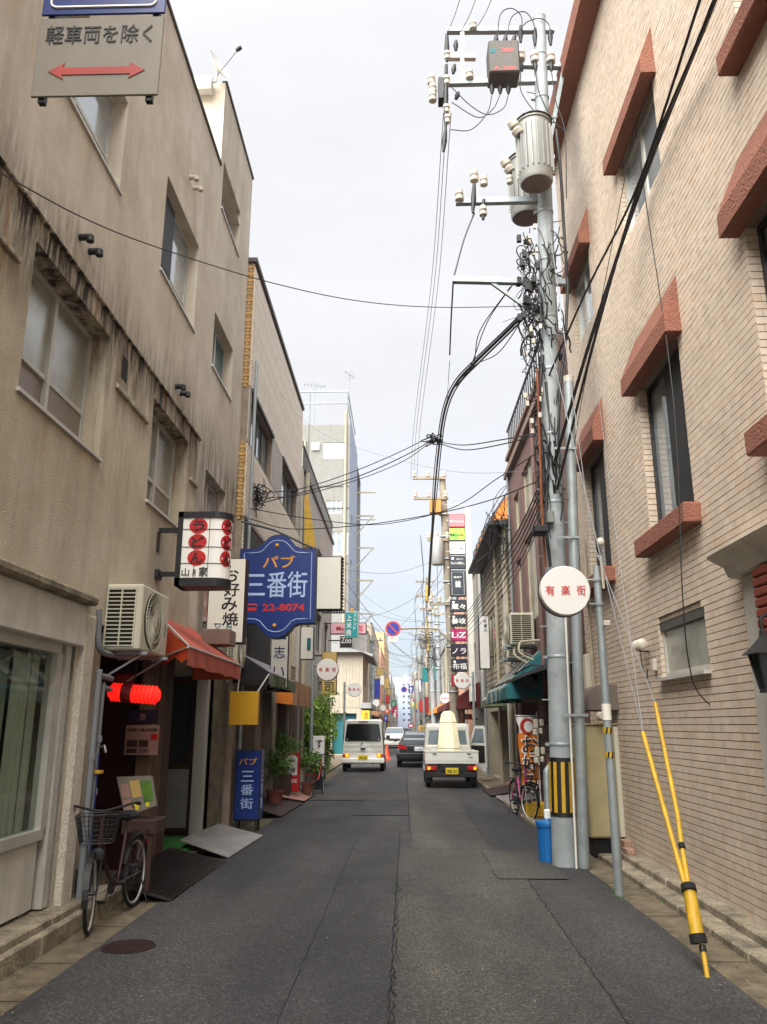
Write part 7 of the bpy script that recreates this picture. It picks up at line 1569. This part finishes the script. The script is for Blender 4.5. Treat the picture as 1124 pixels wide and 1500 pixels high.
# ================================================================ wires
def wire(label, pts, r=.006, m='wire', name='overhead_cable', group='overhead cables', k=8):
    P = [at(x, y, Y=Y) if not isinstance(x, Vector) else x for x, y, Y in pts]
    b = B(); b.tube(crv(P, k) if len(P) > 2 else P, r, 5); return tag(b.build(name, m), label, 'cable', group)
W = wire
W('thin dark cable crossing from the stained building high over the street to the big pole', [(-60, 225, 3.9), (0, 253, 4.5), (120, 318, 5.5), (230, 362, 6.6), (390, 412, 8.2), (520, 440, 9.2), (640, 450, 9.8), (790, 448, 10.1)], .006)
W('faint wire from the cream tiled building roof down to the right', [(410, 575, 16), (450, 620, 15.5), (520, 655, 14), (660, 690, 12.5), (790, 690, 10.3)], .003, 'wire_grey')
Wb = [(770, 458, 10.2), (740, 488, 10.9), (700, 527, 12), (668, 562, 13.4), (652, 600, 15), (644, 650, 17.5), (638, 710, 20.5), (634, 770, 24), (630, 830, 27), (628, 880, 31)]
for i, (dx, dy, rr, lab) in enumerate(((0, 0, .024, 'thickest black cable of the bundle curving down from the big pole along the street'), (3, 3, .014, 'second cable hugging the thick black bundle on its right'), (-3, -2, .012, 'third cable hugging the thick black bundle on its left'))):
    W(lab, [(x+dx*(1 if j < 7 else .4), y+dy, Y) for j, (x, y, Y) in enumerate(Wb)], rr, 'cable')
for i, (a, lab) in enumerate((((740, 425), 'upper'), ((728, 440), 'middle'), ((757, 470), 'lower'))):
    W(f'{lab} slack line fanning out from the big pole into the black bundle', [(a[0]+20, a[1]-20, 10.2), (a[0]-25, a[1]+45, 11.3), (690+i*3, 535, 12.4), (668, 566, 13.6)], .008, 'cable')
W('dark line running from the third cross-arm down to the fourth', [(695, 312, 10.2), (680, 350, 10.2), (665, 405, 10.2)], .013, 'cable_blue')
W('dark hanger from the fourth cross-arm down to a small insulator', [(664, 415, 10.2), (661, 470, 11.2), (659, 520, 12)], .012, 'cable_blue'); W('thin hanger continuing from the small insulator to the black bundle', [(659, 528, 12), (655, 590, 14.5)], .005, 'wire_grey')
for i, (xa, xb, lab) in enumerate(((650, 602, 'left'), (655, 606, 'middle'), (661, 611, 'right'))):
    W(f'{lab} one of three long grey power lines dropping down the sky to the second pole', [(xa, 165, 10.2), (xa-(xa-xb)*.45+3, 420, 17), (xb+5, 620, 24.5), (xb, 703, 29.8)], .007, 'wire_grey')
    W(f'{lab} high wire leaving the top cross-arm over the camera', [(655+i*18, 50, 10.2), (668+i*22, 18, 8.8), (690+i*26, -60, 6)], .005, 'wire')
for i, (ys, rr) in enumerate(((0, .010), (6, .012))):
    W(f'{("upper", "lower")[i]} cable from the street bundle to the left brick corner', [(636, 636+ys*1.2, 17), (590, 660+ys*1.5, 16.5), (520, 690+ys*1.6, 16), (440, 716+ys, 15.2), (372, 722+ys*3, 14.2)], rr, 'cable_blue')
W('third sagging cable to the left brick corner', [(636, 644, 17), (590, 676, 16.5), (520, 704, 16), (440, 725, 15.2), (372, 730, 14.2)], .009, 'cable')
for i, dy in enumerate((0, 7)): W(f'{("upper", "lower")[i]} cable from the street bundle to the big pole', [(645, 648+dy*.3, 17), (680, 652+dy, 15.2), (730, 645+dy, 13), (795, 633+dy*.3, 10.4)], .011, 'cable')
W('long black cable rising from the pub sign across to the big pole, upper of two', [(366, 760, 13.2), (430, 775, 14), (540, 768, 15), (640, 752, 14), (720, 732, 12.2), (800, 700, 10.4)], .009, 'cable')
W('long black cable rising from the pub sign across to the big pole, lower of two', [(366, 745, 13.2), (470, 762, 14.5), (560, 768, 15.5), (660, 745, 14), (730, 700, 12), (800, 655, 10.4)], .008, 'cable')
for i, (a, c, d) in enumerate((((1047, 0, 5.2), (948, 250, 7.4), (806, 700, 10.2)), ((1040, 20, 5.3), (940, 262, 7.4), (812, 735, 10.2)), ((1032, -20, 5.2), (935, 270, 7.5), (800, 560, 10.2)))):
    W(f'{("first", "second", "third")[i]} heavy black service cable sweeping down across the tiled wall', [(a[0]+60*(1), a[1]-170, 4.0), a, c, ((c[0]+d[0])/2-8, (c[1]+d[1])/2+10, (c[2]+d[2])/2), d], (.022, .018, .014)[i], 'cable')
W('thin wire down the tiled wall from the roof to the guard tube', [(905, -20, 8.4), (940, 250, 7.8), (985, 570, 7.1), (1000, 870, 7.0), (1012, 985, 7.2), (1032, 1025, 7.4), (1061, 1043, 7.6)], .006, 'cable')
W('second thin wire hanging straight across the tiled wall', [(955, 0, 7.5), (930, 180, 8.0), (885, 420, 9), (850, 600, 9.8), (835, 700, 10.1)], .005, 'cable')
W('faint pale wire hanging down the tiled wall towards the left guard tube', [(872, 545, 9.5), (905, 800, 8), (942, 1073, 7.0)], .003, 'wire_grey')
for i in range(7):
    W(f'service line {["highest", "second highest", "third highest", "middle", "third lowest", "second lowest", "lowest"][i]} of the fan sweeping from the big pole down the right-hand roofs', [(795+i, 700+i*8, 10.3), (760-i, 775+i*12, 13.5), (722-i*2, 835+i*12, 18), (690-i*3, 890+i*9, 24), (645, 940+i*4, 36)], .012-.001*i, 'cable')
rs = random.Random(21)
for i in range(16):
    ya, yb = rs.uniform(28, 62), rs.uniform(30, 90); za, zb = rs.uniform(4.5, 8.2), rs.uniform(4.5, 9); xm = 1.9
    a = Vector((-2.6, ya, za)); c = Vector((xm, yb, zb)); m_ = a.lerp(c, .5)-UZ*rs.uniform(.2, .7); b = B(); b.tube(crv([a, m_, c], 7), rs.uniform(.005, .011), 4)
    tag(b.build('overhead_cable', 'wire'), 'slack service cable crossing the street between the far shopfronts and poles', 'cable', 'slack cables crossing the far street')
for i in range(9):
    x = 1.3+rs.uniform(-.7, .7); zs = rs.uniform(5.5, 9.5); b = B(); P = []
    for j, y in enumerate((30, 38.5, 47, 62, 75, 88, 104, 120, 140, 160)): P.append(Vector((x+.3*(j % 2), y, zs-(.35 if j % 2 else 0)-rs.uniform(0, .1))))
    b.tube(crv(P, 4), .013, 4); tag(b.build('overhead_cable', 'wire'), 'long cable strung from pole to pole down the far street', 'cable', 'long cables down the far street')
# tangle where the cables meet the brick corner on the left
def tangle(label, c, s, n, seed, rr=(.006, .012)):
    rs = random.Random(seed); b = B(); c = Vector(c)
    for i in range(n):
        P = [c+Vector((rs.gauss(0, s[0]), rs.gauss(0, s[1]), rs.gauss(0, s[2]))) for k in range(5)]; b.tube(crv(P, 4), rs.uniform(*rr), 4)
    tag(b.build('cable_tangle', 'cable'), label, 'cable tangle', kind='stuff')
tangle('knot of black cables at the left brick corner above the pub sign', at(378, 726, Y=14), (.10, .1, .17), 14, 2); tangle('knot of cable splices on the street bundle', at(634, 644, Y=17), (.11, .15, .05), 9, 3, (.008, .016)); tangle('cable knot on the grey board house gutter', (2.5, 20.0, 6.3), (.2, .3, .5), 18, 6)
tangle('cable knot among the distant poles', (1.2, 46, 6.3), (.4, .6, .3), 12, 9); tangle('low cable knot by the slim grey poles', (1.3, 40, 4.7), (.3, .5, .3), 12, 10)
# satellite dish on the concrete building
def dish():
    r = T('satellite_dish', 'white satellite dish on the roof edge of the stained building', 'satellite dish', (XL, 10.7, 10.2)); c = at(318, 97, Y=10.6)
    d = Vector((.8, -.35, .35)).normalized(); b = B(); b.lathe([(.02, -.03), (.12, -.015), (.24, .04), (.245, .05), (.12, .0), (.02, -.012)], c, d, 24); b.build('dish', 'sign_white_clean', r, True)
    B().tube([c-UZ*.2, c+d*.42], .01, 5).build('feed_arm', 'wire_grey', r); B().lathe([(.025, 0), (.035, .05), (.03, .1)], c+d*.4, d, 12).build('receiver', 'steel_dark', r); b = B(); q = at(298, 122, Y=10.6); b.tube([c, c-UZ*.3, q], .018, 6); b.box(q.x-.14, q.x+.14, 10.55, 10.7, q.z-.14, q.z+.1); b.build('mount', 'alu', r)
dish()
aerial((3.2, 16.8, 8.35), 2.3, .9, 'television aerial behind the big pole on the brown building', n=5)
# small clutter
r = T('white_rag', 'crumpled white scrap on the pavement by the blue bin', 'litter', (1.95, 11.9, .02)); b = B(); b.loft([[(1.95+.09*math.cos(i)*q, 11.9+.07*math.sin(i)*q, z+.01*math.sin(i*3)) for i in (0, 1, 2, 3, 4, 5.2)] for q, z in ((1, .02), (.8, .06), (.3, .1))]); b.build('scrap', 'white_print', r)
r = T('floodlight', 'dark lamp hood on the brown building above the banner', 'lamp', (2.6, 14.6, 2.4)); b = B(); b.lathe([(.03, 0), (.1, .05), (.15, .18), (.16, .28)], (2.35, 14.7, 2.5), (-.5, -.6, -.6), 16); b.build('hood', 'steel_dark', r, True); B().tube([(2.75, 14.7, 2.6), (2.35, 14.7, 2.52)], .015, 5).build('arm', 'steel_dark', r)
for k, z in enumerate((1.62, 1.15)):
    r = T('meter_cluster', ('upper' if k == 0 else 'lower')+' cluster of cream meter boxes by the orange banner', 'meter', (2.55, 14.6, z), 'meter clusters'); x = at(787, 1090, Y=14.4).x
    for j, (dx, dz, w_, h_) in enumerate(((0, 0, .08, .16), (.1, .02, .07, .12), (-.02, -.14, .07, .1), (.08, -.12, .06, .1))): B().bev(x+dx-w_/2, x+dx+w_/2, 14.4, 14.5, z+dz-h_/2, z+dz+h_/2, .015).build('meter_box', 'ac_body', r)
    B().box(x, 2.75, 14.46, 14.49, z-.02, z+.02).build('rail', 'steel_dark', r)
r = T('ladder_hoops', 'pair of cream bent pipe hoops above the teal awning', 'pipe', (2.6, 16, 2.9))
for y in (15.9, 16.6): B().tube(crv([(2.7, y, 2.75), (2.3, y, 2.95), (2.3, y+.1, 3.15), (2.4, y+.1, 3.2), (2.75, y+.1, 3.22)], 5), .025, 8).build('hoop', 'pvc_cream', r, True)

# fine litter and grit along the gutters
rs = random.Random(31); b = B()
for i in range(260):
    side = rs.choice((-1, 1, 0)); y = 4.4+rs.random()**1.7*26; x = (-2.35+rs.gauss(0, .12)) if side < 0 else (2.2+rs.gauss(0, .1)) if side > 0 else rs.uniform(-2.2, 2); s_ = rs.uniform(.004, .014) if side else rs.uniform(.003, .008); a = rs.uniform(0, 3)
    b.prism([(x+s_*math.cos(a+k), y+s_*1.4*math.sin(a+k), .018) for k in (0, 1.4, 2.9, 4.4)], (0, 0, .003))
tag(b.build('grit', 'kerb_concrete'), 'scattered grit and paper scraps on the road and gutters', 'litter', kind='stuff')
b = B()
for (x0, y0, y1, n) in ((-2.64, 5.0, 9, 90), (2.42, 6, 11, 70), (2.05, 8.2, 8.9, 60), (-2.3, 12.4, 14.8, 70)):
    for i in range(n):
        x, y = x0+rs.gauss(0, .015), y0+(y1-y0)*rs.random()**1.2; h = rs.uniform(.01, .035); a = rs.uniform(0, 6.28); b.add([(x, y, -.012), (x+.008*math.cos(a), y+.008*math.sin(a), -.012), (x+.02*math.cos(a+1), y+.02*math.sin(a+1), h)], [(0, 1, 2)])
tag(b.build('moss_and_weeds', 'leaf'), 'low moss and weeds in the gutter joints', 'weeds', kind='stuff')
# ================================================================ air
hz = B(); hz.box(-60, 60, -40, 455, -1.6, 30); ho = hz.build('haze', 'glass'); ho['kind'] = 'stuff'; ho.data.materials.clear()
m = bpy.data.materials.new('haze'); m.use_nodes = True; n_ = m.node_tree.nodes; n_.clear(); o_ = n_.new('ShaderNodeOutputMaterial'); v_ = n_.new('ShaderNodeVolumePrincipled')
v_.inputs['Color'].default_value = (.9, .94, 1, 1); v_.inputs['Density'].default_value = .0005; v_.inputs['Anisotropy'].default_value = .2; m.node_tree.links.new(v_.outputs[0], o_.inputs['Volume']); ho.data.materials.append(m)
